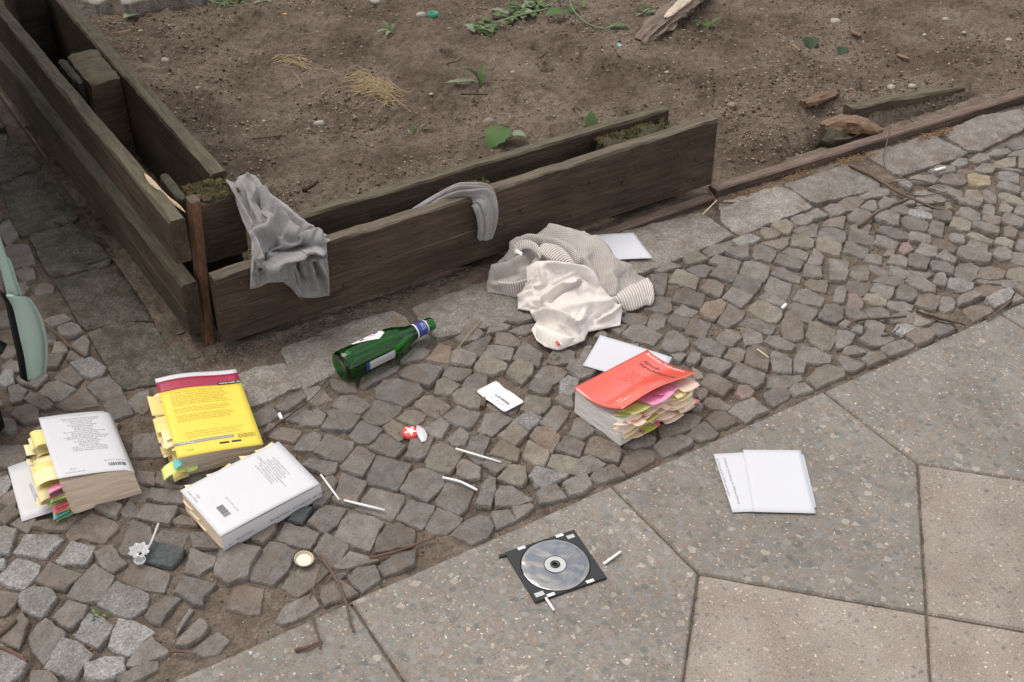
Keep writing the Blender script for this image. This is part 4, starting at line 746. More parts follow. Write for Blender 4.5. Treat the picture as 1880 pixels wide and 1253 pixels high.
def raised(corners, dz):
    """the same cover seen from the same place, standing dz higher on a thicker block"""
    cl = Vector(CAM_LOC); return [cl + (c - cl) * ((cl.z - c.z - dz) / (cl.z - c.z)) for c in corners]
# --- white paperback, leftmost, yellow notes on its long side
w_, h_ = .124, .190
f = Face(raised(rigid(w_, h_, (-.2986, .6149, .0576), (-.0499, .2463, -.0947)), .017), w_, h_, lambda a, b: .004 * math.sin(a * 2.6) - .010 * max(0, a - .86) ** 1.4 * 10 + .004 * (b - .5) ** 2)
bk = empty('paperback_book', (-.23, .5, .008), label='leftmost white paperback with a long printed list and curled yellow notes', cat='book')
lift = lambda a, b: .0015 + .012 * max(0, 1 - a * 1.25) * max(0, b - .35)
page_block(f, .0075, MC['pages_tan'], bk, .004, w_ - .002, .002, h_ - .002, lift, 3, sag=(.006, .0), bulge_side=lambda dx, dy, t: (-.010 * math.sin(t * 3.14) * dx if dx > 0 else 0))
f.sheet('front_cover', 0, w_, 0, h_, MC['cover_white'], bk, .0004)
V_, F_ = text2d('Arbeitsgesetze', .0042, 'CENTER'); f.put('printed_text', (V_, F_), .066, .0100, MC['print_pale'], bk)
f.put('printed_text', text2d('ArbeitnehmerüberlassungsG\nArbeitnehmererfindungsG\nArbeitsgerichtsG\nArbeitsschutzG\nArbeitszeitG (Auszug)\nBerufsbildungsG\nBetriebsratG\nBGB (Auszug)\nBundesdatenschutzG (Auszug)\nBundeselterngeldG\nEntgeltfortzahlungsG\nHGB (Handelsgesetzb.) (Auszug)\nGewerbeordnungG (Auszug)\nInsO (Auszug)\nKündigungsschutzG\nMindestlohnG\nMutterschutzG\nSGB I, III, IX, X (Auszug)\nTeilzeit- und BefristungsG\nUmwandlungsG (Auszug)', .0056, 'CENTER', .95), .066, .0185, MC['print_grey'], bk)
f.put('printed_text', text2d('Beck-Texte im dtv', .0062), .080, .158, MC['print_grey'], bk)
f.put('barcode', barcode2d(.028, .0095, 4), .085, .1735, MC['print_black'], bk)
f.put('printed_text', text2d('beck.de | dtv.de', .0048), .015, .1805, MC['print_black'], bk)
f.put('printed_emblem', text2d('dtv', .009, 'CENTER'), .028, .172, MC['print_pale'], bk)
ux = (f.c[1] - f.c[0]).normalized(); uy = (f.c[3] - f.c[0]).normalized(); r_ = random.Random(5)
for i in range(30):
    y = r_.uniform(.035, .178); t = r_.uniform(.02, .96); c_ = f.at(.003, y, -.004); p = c_.lerp(Vector((c_.x, c_.y, .010)), t)
    mt = r_.choice(['note_yellow', 'note_pale', 'note_yellow', 'note_pale', 'note_yellow'])
    sticky(bk, p, -ux + uy * r_.uniform(-.25, .3), uy, r_.uniform(.022, .046), r_.uniform(.022, .042), -r_.uniform(.3, 1.5) if t < .75 else -.2, mt, r_.uniform(-.2, .25) if t < .5 else r_.uniform(-.05, .1), i)
for i, (dx, t, mt, ww) in enumerate(((-.004, .10, 'note_pink', .016), (-.005, .30, 'note_plum', .014), (-.005, .42, 'note_lime', .018), (-.008, .50, 'note_green', .014), (-.004, .64, 'note_rose', .016), (-.006, .72, 'note_rose', .016), (-.006, .80, 'note_orange', .018), (-.008, .88, 'note_teal', .02), (-.004, .96, 'note_green', .024))):
    c_ = f.at(.004, h_ - .004, -.009); p = c_.lerp(Vector((c_.x, c_.y, .008)), t) + ux * (dx + .001)
    sticky(bk, p + uy * .002, -ux + uy * .55, uy - ux * .15, .020, ww, -.2, mt, .0, 50 + i)
cards = [P(14, 858, .010), P(60, 842, .014), P(112, 935, .010), P(40, 958, .010)]
fc = Face(cards, .105, .148); o = fc.sheet('note_card', 0, .105, 0, .148, MC['cover_white'], None, 0, .0004, 6, 6)
tag(o, 'white note card sticking out under the leftmost book', 'paper')
o2 = fc.put('printed_text', text2d('Wiederholungsplan\nund Klausurtermine', .006), .055, .11, MC['print_blue'], o, .0006, 1.57)

# --- yellow textbook with maroon band
w_, h_ = .148, .21
f = Face(raised(rigid(w_, h_, (-.091, .6085, .0643), (.1035, .1125, -.1563)), .012), w_, h_, lambda a, b: .003 * math.sin(a * 5.5) * (1 - b) + .002 * math.sin(a * 3.1))
bk = empty('textbook', (-.02, .5, .008), label='thick yellow textbook with maroon band along its top and yellow notes', cat='book')
page_block(f, .0075, MC['pages_grey'], bk, .003, w_ - .002, .002, h_ - .003, .0012, 7, sag=(.004, -.006))
f.sheet('front_cover', 0, w_, .040, h_, MC['cover_yellow'], bk, .0004)
f.sheet('cover_band', 0, w_, .0113, .040, MC['cover_maroon'], bk, .0004, ny=4)
f.sheet('cover_edge', 0, w_, 0, .0113, MC['cover_white'], bk, .0004, ny=3)
f.put('printed_label', rect2d(.042, .0072), w_ - .0425, .0404, MC['print_black'], bk, .0016)
f.put('printed_text', text2d('www.nwb.de', .0075), w_ - .0405, .0395, MC['print_white'], bk, .0021)
f.put('printed_text', text2d('Die Wahlfach-aktualisierten Neuauflage 2022: Jetzt App!', .0042), .017, .0505, MC['print_brown'], bk)
import textwrap
LOR = 'Die aktuellen Gesetze und Richtlinien sind in dieser Textsammlung nach Sachgebieten geordnet und mit kurzen Anmerkungen versehen, so dass sie für Studium und Praxis schnell zur Hand sind. Ein ausführliches Sachverzeichnis erleichtert das Nachschlagen. Die Sammlung wird jährlich überarbeitet und enthält alle wichtigen Vorschriften im Wortlaut mit dem Stand vom Januar, dazu Tabellen und Übersichten zur schnellen Orientierung.'
ln = textwrap.wrap(LOR + ' ' + LOR, 52)
f.put('printed_text', text2d('\n'.join(ln[:7]) + '\n\n' + '\n'.join(ln[7:10]) + '\n\n' + '\n'.join(ln[1:5]), .0046, 'LEFT', 1.0), .017, .0565, MC['print_brown'], bk)
f.put('printed_text', text2d('• ' + ln[2] + '\n• ' + ln[3] + '\n• ' + ln[5], .0044, 'LEFT', 1.35), .022, .156, MC['print_brown'], bk)
f.put('printed_label', rect2d(.103, .0064), .0, .1815, MC['print_grey'], bk, .0010)
f.put('printed_text', text2d('nwbApp', .0078), .008, .1808, MC['print_white'], bk, .0016)
f.put('printed_text', text2d('Alle Inhalte des Buches digital in der App zum Buch', .0032), .034, .1795, MC['print_white'], bk, .0011)
f.put('printed_label', rect2d(.017, .0045, 2), .075, .1945, MC['print_black'], bk, .0007)
f.put('printed_label', rect2d(.017, .0045, 2), .096, .1945, MC['print_black'], bk, .0007)
f.put('printed_text', text2d('nwb', .0072), .018, .1985, MC['print_brown'], bk)
f.put('barcode', barcode2d(.030, .011, 8), .110, .186, MC['print_brown'], bk)
ux = (f.c[1] - f.c[0]).normalized(); uy = (f.c[3] - f.c[0]).normalized(); r_ = random.Random(9)
for i in range(26):
    y = r_.uniform(.035, .188); t = r_.uniform(.03, .95); c_ = f.at(.003, y, -.002); p = c_.lerp(Vector((c_.x, c_.y, .010)), t)
    mt = r_.choice(['note_yellow', 'note_pale', 'note_yellow', 'note_yellow', 'note_pale', 'note_lime'])
    sticky(bk, p, -ux + uy * r_.uniform(-.3, .35), uy, r_.uniform(.010, .026), r_.uniform(.02, .045), -r_.uniform(.2, 1.3), mt, r_.uniform(-.3, .15), 100 + i)
c_ = f.at(.004, h_ - .006, -.03)
sticky(bk, c_ + uy * .0, -ux + uy * .35, uy, .034, .030, -1.6, 'note_lime', .25, 140)
sticky(bk, c_ + ux * .004 + Vector((0, 0, .014)), -ux + uy * .5, uy, .014, .02, -.6, 'note_teal', .0, 141)
sticky(bk, f.at(.02, h_ - .004, -.030), uy - ux * .2, ux, .008, .03, -.6, 'note_lime', -.1, 142)

# --- white paperback lying in front of the yellow one
w_, h_ = .190, .124
f = Face(rigid(w_, h_, (-.1497, .3169, .0533), (.0933, .0336, .1699)), w_, h_, lambda a, b: .0015 * math.sin(a * 3.14))
bk = empty('paperback_book', (-.06, .25, .008), label='white paperback in front of the yellow book with its spine facing the slabs', cat='book')
page_block(f, .0070, MC['pages_tan'], bk, .002, w_ - .002, .003, h_ - .0012, .0008, 13, sag=(0, 0), amp=.0008)
f.sheet('front_cover', 0, w_, 0, h_, MC['cover_white'], bk, .0004)
c0, c1 = f.at(0, h_, .0002), f.at(w_, h_, .0002); uy = (f.c[3] - f.c[0]).normalized(); off = uy * .0014
fs = Face([c0 + off, c1 + off, Vector((c1.x, c1.y, .0065)) + off, Vector((c0.x, c0.y, .0065)) + off], w_, .045)
V_, F_ = [], []
for i in range(15):
    for j in range(5):
        p = fs.c[0].lerp(fs.c[1], i / 14).lerp(fs.c[3].lerp(fs.c[2], i / 14), j / 4); V_.append(p + uy * .0016 * math.sin(j / 4 * 3.14))
F_ = [(i * 5 + j, i * 5 + j + 1, i * 5 + j + 6, i * 5 + j + 5) for i in range(14) for j in range(4)]
o = centred('spine', V_, F_, MC['cover_white'], bk)
def spine_text(body, size, x, v, mat):
    V2, F2 = text2d(body, size); out = []
    for q in V2:
        a = (x + q.x) / w_; bb = (v - q.y) / .042
        p = fs.c[0].lerp(fs.c[1], a).lerp(fs.c[3].lerp(fs.c[2], a), bb); out.append(p + uy * (.0024 + .0016 * math.sin(bb * 3.14)))
    centred('printed_text', out, F2, mat, bk, False)
spine_text('Beck-Texte', .0070, .024, .024, MC['print_black']); spine_text('Bürgerliches Gesetzbuch  89. Auflage 2022', .0078, .088, .024, MC['print_black'])
spine_text('dtv', .007, .008, .028, MC['print_grey'])
f.put('printed_text', text2d('Bürgerliches Gesetzbuch\nmit Einführungsgesetz\nRom-Verordnungen, BGB\nProduktHaftungsG, UnterlassungsklagenG\nWohnungseigentumsG\nBeurkundungsG, ErbbauR\nAGG (Auszug) und\nVersorgungsausgleichsG', .0052, 'CENTER', .95), .128, .052, MC['print_pale'], bk, .0007, 1.5708)
f.put('barcode', barcode2d(.026, .012, 14), .038, .094, MC['print_black'], bk, .0007, 1.5708)
f.put('printed_text', text2d('Beck-Texte im dtv', .0052), .052, .096, MC['print_pale'], bk, .0007, 1.5708)
f.put('printed_text', text2d('beck.de | dtv.de', .0048), .010, .040, MC['print_black'], bk, .0007, -1.5708 + 3.1416)
f.put('printed_emblem', text2d('dtv', .008), .018, .035, MC['print_pale'], bk, .0007, 1.5708)
ux = (f.c[1] - f.c[0]).normalized()
for i, (x, ln_, ww) in enumerate(((.035, .006, .05), (.075, .010, .045), (.14, .009, .05), (.165, .012, .035), (.10, .004, .04))):
    sticky(bk, f.at(x, .003, -.006), -uy, ux, ln_, ww, -.1, 'note_pale', -.05, 160 + i)
for i in range(3): sticky(bk, f.at(.003, .02 + i * .02, -.02 - i * .006), -ux, uy, .003, .03, -.3, 'note_pale', -.1, 170 + i)

# --- red paperback with its cover lifting
w_, h_ = .190, .124
def rb(a, b): return -.016 * math.sin(b * 1.6) * (1 - b) * 1.6 + (.012 * (b ** 2.2)) * (1 - .65 * a) - .004 * math.sin(a * 6 + b * 2) * b
f = Face(rigid(w_, h_, (.546, .1918, .0643), (-.1677, -.003, .1408)), w_, h_, rb)
bk = empty('paperback_book', (.65, .13, .008), label='thick red paperback with lifted glossy cover and a fan of pink and peach notes', cat='book')
drop = lambda a, b: .0012 + (.026 * b ** 1.3) * (1 - .45 * a)
page_block(f, .0075, MC['pages_white'], bk, .003, w_ - .002, .002, h_ - .002, drop, 23, amp=.0009)
f.sheet('front_cover', 0, w_, 0, h_ + .002, MC['cover_red'], bk, .0004, .0006, 20, 18)
f.put('printed_text', text2d("Beck'sche Textausgaben", .0098), .178, .030 - .022, MC['print_white'], bk, .0009, -1.5708)
f.put('printed_text', text2d('Aktuelle\nWirtschaftsgesetze', .0125, 'LEFT', 1.0), .156, .020, MC['print_black'], bk, .0009, -1.5708)
f.put('printed_text', text2d('Handelsgesetzbuch\nGmbH-Gesetz\nAktiengesetz\nUmwandlungsG\nInsolvenzordnung', .0050, 'LEFT', 1.5), .118, .030, MC['print_red'], bk, .0009, -1.5708)
f.put('printed_text', text2d('C.H.BECK', .0072), .020, .098, MC['print_white'], bk, .0009, 0)
f.put('printed_text', text2d('2022', .0072), .024, .088, MC['print_white'], bk, .0009, 0)
# near end of the leaves is cut smooth and pale
ux = (f.c[1] - f.c[0]).normalized(); uy = (f.c[3] - f.c[0]).normalized(); r_ = random.Random(31)
for i, (x, wd, mt, ln_) in enumerate(((.112, .052, 'note_pink', .020), (.085, .055, 'note_pink', .030), (.045, .058, 'note_lime', .022), (.020, .03, 'note_lime', .008), (.160, .045, 'note_peach', .030))):
    q = f.at(x, h_ - .002, -drop(x / w_, 1) + .0006 - i * .0004); sticky(bk, q - uy * .012, uy + ux * .1, ux, ln_, wd, -.15 if i < 4 else -1.0, mt, .05, 180 + i)
for i in range(34):
    x = r_.uniform(.012, .175); t = r_.uniform(.08, .94)
    c_ = f.at(x, h_ - .002, -drop(x / w_, 1)); p = c_.lerp(Vector((c_.x, c_.y, .012)), t)
    mt = r_.choice(['note_peach'] * 8 + ['note_pale'] * 4 + ['note_rose', 'note_olive'])
    if t > .8: mt = r_.choice(['note_peach', 'note_peach', 'note_olive', 'note_rose', 'note_yellow'])
    sticky(bk, p, uy + ux * r_.uniform(-.25, .5), ux, r_.uniform(.007, .024), r_.uniform(.022, .05), -r_.uniform(.0, .7), mt, r_.uniform(-.25, .15), 200 + i)

# ------------------------------------------------------------------ loose papers, cards
plain('paper', (.575, .59, .635), .75, .25, .02, 20)
def paper(name, corners, label, curl=0.0, seed=0, lift=0.0, cat='paper'):
    c = [Vector(p) for p in corners]; w = (c[1] - c[0]).length; h = (c[3] - c[0]).length
    fa = Face(c, w, h, lambda a, b: curl * (math.sin(a * 3.1) * .6 + (b - .5) ** 2 * 2) + (.0010 if curl > .0005 else .0002) * mnoise.noise(Vector((a * 2, b * 2, seed))) + lift * max(0, a + b - 1.2) ** 2)
    o = fa.sheet(name, 0, w, 0, h, MATS['paper'], None, 0, .0002, 12, 12); tag(o, label, cat); return o, fa
paper('paper_sheet', [P(1075, 434, .023), P(1163, 428, .024), P(1199, 475, .021), P(1110, 480, .020)], 'blank white sheet of paper behind the knitted sweater', .002, 1)
paper('paper_sheet', [P(1102, 616, .014), P(1234, 657, .015), P(1205, 712, .013), P(1070, 672, .013)], 'blank white sheet of paper half under the red paperback', .0015, 2)
o, fa = paper('index_card', [P(1310, 834, .0062), P(1398, 829, .0062), P(1434, 938, .0062), P(1345, 941, .0062)], 'white index card with faint pencil lines, lower one of the two on the slab', .0001, 3)
fa.put('printed_text', text2d('Definition: Anfechtung der Willenserklärung\n\nals Frist nach §121 BGB unverzüglich', .0064), fa.w * .17, .012, MATS['print_pale'], o, .0006, -1.5708)
o, fa = paper('index_card', [P(1364, 826, .0074), P(1470, 827, .0074), P(1498, 943, .0074), P(1384, 940, .0074)], 'blank white index card lying on top of the other on the slab', .0001, 4)
o, fa = paper('index_card', [P(1378, 833, .0068), P(1476, 835, .0068), P(1499, 932, .0068), P(1400, 931, .0068)], 'white index card hidden beneath the top card, only its right edge peeking out', .0001, 5)
# packet card on the cobbles
cs = [P(874, 718, .016), P(911, 699, .017), P(963, 738, .014), P(926, 757, .013)]
m, t, b = material('card_plastic', .35, .5); b.inputs['Base Color'].default_value = (.84, .84, .87, 1)
fa = Face(cs, .054, .083, lambda a, b: .0035 * math.exp(-((b - .30) / .16) ** 2) * -1 * (.6 + .4 * a))
# rounded corners
V_, F_ = [], []; nx, ny = 10, 14
for i in range(nx + 1):
    for j in range(ny + 1):
        x, y = .054 * i / nx, .083 * j / ny; rr = .005
        cx_, cy_ = min(max(x, rr), .054 - rr), min(max(y, rr), .083 - rr); d = math.hypot(x - cx_, y - cy_)
        if d > rr: x, y = cx_ + (x - cx_) * rr / d, cy_ + (y - cy_) * rr / d
        V_.append(fa.at(x, y))
F_ = [(i * (ny + 1) + j, i * (ny + 1) + j + 1, (i + 1) * (ny + 1) + j + 1, (i + 1) * (ny + 1) + j) for i in range(nx) for j in range(ny)]
o = centred('packet_card', V_, F_, MATS['card_plastic']); md = o.modifiers.new('thickness', 'SOLIDIFY'); md.thickness = .0006
if o.data.polygons[0].normal.z < 0: o.data.flip_normals()
tag(o, 'small white plastic card with barcode and coloured symbols on the cobbles', 'card')
fa.put('barcode', barcode2d(.042, .007, 5), .020, .030, MATS['print_grey'], o, .0006, -1.5708)
fa.put('printed_text', text2d('SIM-Card', .004), .044, .012, MATS['print_pale'], o, .0006, -1.5708)
for k, (yy, mt) in enumerate(((.030, 'print_grey'), (.035, 'print_grey'), (.042, 'print_cyan'), (.049, 'print_rose' if 'print_rose' in MATS else 'print_red'), (.056, 'print_grey'), (.063, 'print_red'), (.071, 'print_pale'))):
    V2 = [Vector((.0016 * math.cos(a * .785), .0016 * math.sin(a * .785), 0)) for a in range(8)]
    fa.put('printed_symbol', (V2, [tuple(range(8))]), .0125, yy, MATS[mt], o, .0006)

# ------------------------------------------------------------------ bottle
m, t, b = material('green_glass', .02, .5)
b.inputs['Base Color'].default_value = (.035, .50, .065, 1); b.inputs['Transmission Weight'].default_value = 1; b.inputs['IOR'].default_value = 1.5
plain('label_white', (.74, .73, .72), .5, .4, .04); plain('label_blue', (.030, .060, .26), .4, .4, .08); plain('label_silver', (.47, .48, .49), .4, .5, .1, 120)
A0, A1 = P(624, 675, .0385), P(793, 594, .0385)
ax = (A1 - A0).normalized(); bl_ = (A1 - A0).length; cam_side = Vector((ax.y, -ax.x, 0)).normalized(); upv = Vector((0, 0, 1))
prof = [(0, .0305 * .78), (.002, .0305 * .93), (.006, .0305), (.105, .0305), (.125, .0302), (.140, .0275), (.155, .0222), (.168, .0180), (.182, .0155), (.200, .0140), (.2135, .0132), (.2150, .0142), (.2200, .0142), (.2215, .0131), (.2235, .0138), (.2290, .0136), (.2305, .0126)]
k_ = bl_ / .2305; prof = [(x * k_, r) for x, r in prof]
def prof_r(x): return float(np.interp(x, [p[0] for p in prof], [p[1] for p in prof]))
bo = empty('glass_bottle', A0 - Vector((0, 0, .0385)), label='empty green glass beer bottle lying on its side against the kerb stones', cat='bottle')
def ring_pt(x, r, a): return A0 + ax * x + (cam_side * math.cos(a) + upv * math.sin(a)) * r
n = 40; V, Fc = [], []
xs = []
for i in range(len(prof) - 1):
    k = 5 if prof[i + 1][0] - prof[i][0] > .01 else 2
    xs += [prof[i][0] + (prof[i + 1][0] - prof[i][0]) * j / k for j in range(k)]
xs.append(prof[-1][0])
outer = [(x, prof_r(x)) for x in xs]; inner = [(max(x, .006), max(.004, r - .0026)) for x, r in outer][::-1]
loop = [(.0035, .006), (.0022, .016)] + outer + inner + [(.0085, .016), (.010, .006)]
for x, r in loop:
    for k in range(n): V.append(ring_pt(x, r, 2 * math.pi * k / n))
for i in range(len(loop) - 1):
    for k in range(n): Fc.append((i * n + k, i * n + (k + 1) % n, (i + 1) * n + (k + 1) % n, (i + 1) * n + k))
Fc.append(tuple(range(n))); Fc.append(tuple(range((len(loop) - 1) * n, len(loop) * n)))
o = centred('glass_body', V, Fc, MATS['green_glass'], bo)
bm = bmesh.new(); bm.from_mesh(o.data); bmesh.ops.recalc_face_normals(bm, faces=bm.faces); bm.to_mesh(o.data); bm.free()
def wrap(name, x0, x1, a0, a1, mat, parent=bo, off=.0004, shape=None, nx=14, na=24):
    V, Fc = [], []
    for i in range(nx + 1):
        s = i / nx; aa0, aa1 = (a0, a1) if not shape else shape(s)
        for j in range(na + 1):
            x = x0 + (x1 - x0) * s; V.append(ring_pt(x, prof_r(x) + off, aa0 + (aa1 - aa0) * j / na))
    for i in range(nx):
        for j in range(na): Fc.append((i * (na + 1) + j, (i + 1) * (na + 1) + j, (i + 1) * (na + 1) + j + 1, i * (na + 1) + j + 1))
    o = centred(name, V, Fc, mat, parent); md = o.modifiers.new('thickness', 'SOLIDIFY'); md.thickness = .0003; md.offset = 0
    return o
nl = wrap('neck_label', .186 * k_, .2105 * k_, -2.6, 2.9, MATS['label_blue'])
wrap('label_border', .1825 * k_, .1862 * k_, -2.6, 2.9, MATS['label_white'], nl, .0004, nx=2); wrap('label_border', .2103 * k_, .2130 * k_, -2.6, 2.9, MATS['label_white'], nl, nx=2)
def wrap_text(body, size, x, a, mat, parent, rot=0.0, off=.0008):
    V2, F2 = text2d(body, size, 'CENTER'); cr, sr = math.cos(rot), math.sin(rot)
    out = []
    for v in V2:
        vx, vy = v.x * cr - v.y * sr, v.x * sr + v.y * cr; xx = x + vx; out.append(ring_pt(xx, prof_r(xx) + off, a + vy / prof_r(xx)))
    centred('printed_text', out, F2, mat, parent, False)
wrap_text('Brauerei\nseit 1888\nGenuss', .0038, .199 * k_, .95, MATS['print_white'], nl, 1.5708)
wrap_text('Pils', .004, .1905 * k_, 1.5, MATS['print_red'], nl, 1.5708)
fl = wrap('front_label', .042 * k_, .112 * k_, 1.3, 2.2, MATS['label_white'], shape=lambda s: (1.92 - .62 * min(s / .72, 1) * (1 if s < .72 else 1) + max(0, s - .72) * 1.1, 2.5))
wrap_text('KI', .014, .090 * k_, 1.80, MATS['print_red'], fl, .3); wrap('blue_mark', .094 * k_, .104 * k_, 1.95, 2.2, MATS['label_blue'], fl, .0008, nx=4, na=6); wrap('blue_mark', .058 * k_, .068 * k_, 1.85, 2.0, MATS['print_black'], fl, .0008, nx=4, na=6)
bk_ = wrap('back_label', .050 * k_, .112 * k_, -.42, .22, MATS['label_silver']); wrap('label_border', .042 * k_, .0505 * k_, -.42, .22, MATS['label_blue'], bk_, nx=3)
wrap_text('Zutaten: Wasser, Gerstenmalz, Hopfen\n4,9 % vol  0,5 l  Mehrweg', .0042, .083 * k_, -.06, MATS['print_grey'], bk_)

# ------------------------------------------------------------------ disc in its black tray
cc = [P(925, 1011, .012), P(1055, 971, .012), P(1113, 1057, .012), P(985, 1104, .012)]
tray_z = .0125
plain('tray_black', (.020, .022, .022), .42, .5, .15, 80)
m, t, b = material('clear_plastic', .08, .5); b.inputs['Base Color'].default_value = (.92, .93, .94, 1); b.inputs['Transmission Weight'].default_value = .85; b.inputs['IOR'].default_value = 1.45
m, t, b = material('disc_silver', .10, .6); b.inputs['Metallic'].default_value = 1; b.inputs['Base Color'].default_value = (.50, .485, .465, 1)
hw = noi(t, scaled(t, pos(t), (1, 1, 1)), 9, 3, .5, 1.0); L(t, bump(t, hw, .6, .014), b.inputs['Normal'])
tr = empty('disc_tray', (cc[0] + cc[2]) / 2 - Vector((0, 0, .0125)), label='silver disc in a black plastic case tray on the slab', cat='disc case')
cen = (cc[0] + cc[1] + cc[2] + cc[3]) / 4; ex = ((cc[1] - cc[0]) + (cc[2] - cc[3])).normalized(); ey = ((cc[0] - cc[3]) + (cc[1] - cc[2])); ey = (ey - ex * ey.dot(ex)).normalized()
hx = ((cc[1] - cc[0]).length + (cc[2] - cc[3]).length) / 4; hy = ((cc[0] - cc[3]).length + (cc[1] - cc[2]).length) / 4
def tp(x, y, z): return cen + ex * x + ey * y + Vector((0, 0, z - .0125 + (.004)))
R_ = min(hx, hy) * .985; nC = 72; V, Fc = [], []
def sq(a):
    c, s = math.cos(a), math.sin(a); k = min(hx / max(abs(c), 1e-6), hy / max(abs(s), 1e-6)); return c * k, s * k
angs = sorted([2 * math.pi * k / nC for k in range(nC)] + [math.atan2(s2 * hy, s1 * hx) % (2 * math.pi) for s1 in (-1, 1) for s2 in (-1, 1)])
nC = len(angs)
rows = [[(*sq(a), .0) for a in angs], [(*sq(a), .0052) for a in angs], [(x * .985, y * .985, .0058) for x, y in (sq(a) for a in angs)], [(min(R_, math.hypot(*sq(a)) * .985) * math.cos(a), min(R_, math.hypot(*sq(a)) * .985) * math.sin(a), .0058) for a in angs], [(R_ * .97 * math.cos(a), R_ * .97 * math.sin(a), .0032) for a in angs], [(.004 * math.cos(a), .004 * math.sin(a), .0032) for a in angs]]
for rw in rows: V += [tp(*p) for p in rw]
for i in range(len(rows) - 1):
    for k in range(nC): Fc.append((i * nC + k, i * nC + (k + 1) % nC, (i + 1) * nC + (k + 1) % nC, (i + 1) * nC + k))
Fc += [tuple(range((len(rows) - 1) * nC, len(rows) * nC)), tuple(range(nC))]
centred('tray', V, Fc, MATS['tray_black'], tr, False)
def disc_rings(name, rr, mat, parent, wob=0.0):
    V, Fc = [], []; n = 72
    for r, z in rr:
        for k in range(n):
            a = 2 * math.pi * k / n; V.append(tp(r * math.cos(a), r * math.sin(a), z + wob * mnoise.noise(Vector((r * 60 * math.cos(a), r * 60 * math.sin(a), 3)))))
    for i in range(len(rr) - 1):
        for k in range(n): Fc.append((i * n + k, i * n + (k + 1) % n, (i + 1) * n + (k + 1) % n, (i + 1) * n + k))
    return centred(name, V, Fc, mat, parent)
dk = disc_rings('disc', [(min(hx, hy) * .955, .0040), (min(hx, hy) * .955, .0056), (min(hx, hy) * .94, .0060), (.045, .0060), (.030, .0060), (.0185, .0060)], MATS['disc_silver'], tr, .0009)
disc_rings('hub_ring', [(.0185, .0060), (.0170, .0062), (.0085, .0062), (.0075, .0056)], MATS['label_silver'], dk)
disc_rings('ring_line', [(.0186, .0063), (.0172, .0064)], MATS['tray_black'], dk)
disc_rings('hub', [(.0078, .004), (.0078, .0072), (.0060, .0078), (.0035, .0062)], MATS['tray_black'], tr)
def tbox(name, x, y, w, h, z0, z1, mat):
    V = [tp(x + sx * w / 2, y + sy * h / 2, z) for z in (z0, z1) for sx, sy in ((-1, -1), (1, -1), (1, 1), (-1, 1))]
    return centred(name, V, [(3, 2, 1, 0), (4, 5, 6, 7), (0, 1, 5, 4), (1, 2, 6, 5), (2, 3, 7, 6), (3, 0, 4, 7)], mat, tr, False)
for sx, sy in ((-.55, 1), (.55, 1), (-.55, -1), (.55, -1)): tbox('notch', sx * hx, sy * (hy - .0032), .013, .0055, .0056, .0066, MATS['label_white'])
tbox('embossed_mark', hx * .80, hy * .78, .013, .0075, .0056, .0063, MATS['label_silver']); tbox('embossed_mark', -hx * .80, -hy * .80, .015, .0085, .0056, .0063, MATS['label_silver'])
tbox('hinge_arm', -hx - .005, hy - .004, .013, .005, .001, .0055, MATS['tray_black'])

# ------------------------------------------------------------------ small litter
plain('stick_white', (.80, .80, .79), .5, .35, .05)
def stick(pts, r, label, mat='stick_white', name='paper_stick', cat='stick', group=None, n=8):
    V, Fc = tube(smoothline(pts, 4) if len(pts) > 2 else pts, r, n); o = centred(name, V, Fc, MATS[mat]); tag(o, label, cat, group); return o
Z = .0125
stick([P(589, 872, Z + .002), P(623, 918, Z)], .0019, 'white paper stick nearest the spine corner of the front white paperback')
stick([P(632, 919, Z), P(706, 937, Z)], .0021, 'straight white paper stick to the right of the front white paperback')
stick([P(837, 824, Z + .002), P(920, 849, Z)], .0019, 'long white stick below the clear plastic scrap and left of the red book')
stick([P(813, 877, Z), P(843, 884, Z + .002), P(862, 893, Z), P(876, 900, Z)], .0021, 'bent white stick, kinked in its middle')
stick([P(1108, 1036, .0085), P(1140, 1013, .0085)], .0024, 'white stick poking out at the right of the disc tray')
stick([P(1002, 1098, .0085), P(1017, 1121, .0085)], .0022, 'short white stick poking out below the disc tray')
plain('straw', (.42, .33, .20), .8, .2, .2); plain('straw_pale', (.66, .58, .42), .8, .2, .15)
stick([P(840, 640, .012), P(860, 615, .016), P(883, 588, .014)], .0008, 'thin dry straw blade right of the bottle neck', 'straw', 'dry_grass', 'straw', n=5)
stick([P(1290, 394, .018), P(1316, 368, .03)], .0014, 'cream splinter of wood at the end of the edging board', 'straw_pale', 'wood_splinter', 'splinter', n=5)
stick([P(1390, 641, .013), P(1411, 657, .013)], .0014, 'short tan stick lying on the cobbles right of the red book', 'straw_pale', 'wood_splinter', 'splinter', n=5)
o = lump('cigar_stub', [P(885, 748, .0085), P(887, 741, .0085), P(890, 732, .0085)], [.0045, .0055, .005], MATS['wood_red'], 77, 1, 10, 3, .06, fibre=.03); tag(o, 'brown cigar stub poking out under the small card', 'cigar')
plain('filter_orange', (.62, .36, .16), .8, .2, .1)
for pts, txt in (([P(519, 27, .03), P(527, 26, .03)], 'orange cigarette filter on the far soil'), ([P(1436, 566, .013), P(1443, 559, .013)], 'white cigarette end on the cobbles right of the sweater'), ([P(1717, 313, .014), P(1735, 308, .014)], 'pale cigarette butt beside the right kerb stones'), ([P(517, 770, .013), P(513, 760, .013)], 'tiny white cigarette scrap beside the yellow book')):
    o = stick(pts, .0035, txt, 'filter_orange' if 'orange' in txt else 'stick_white', 'cigarette_butt', 'cigarette')
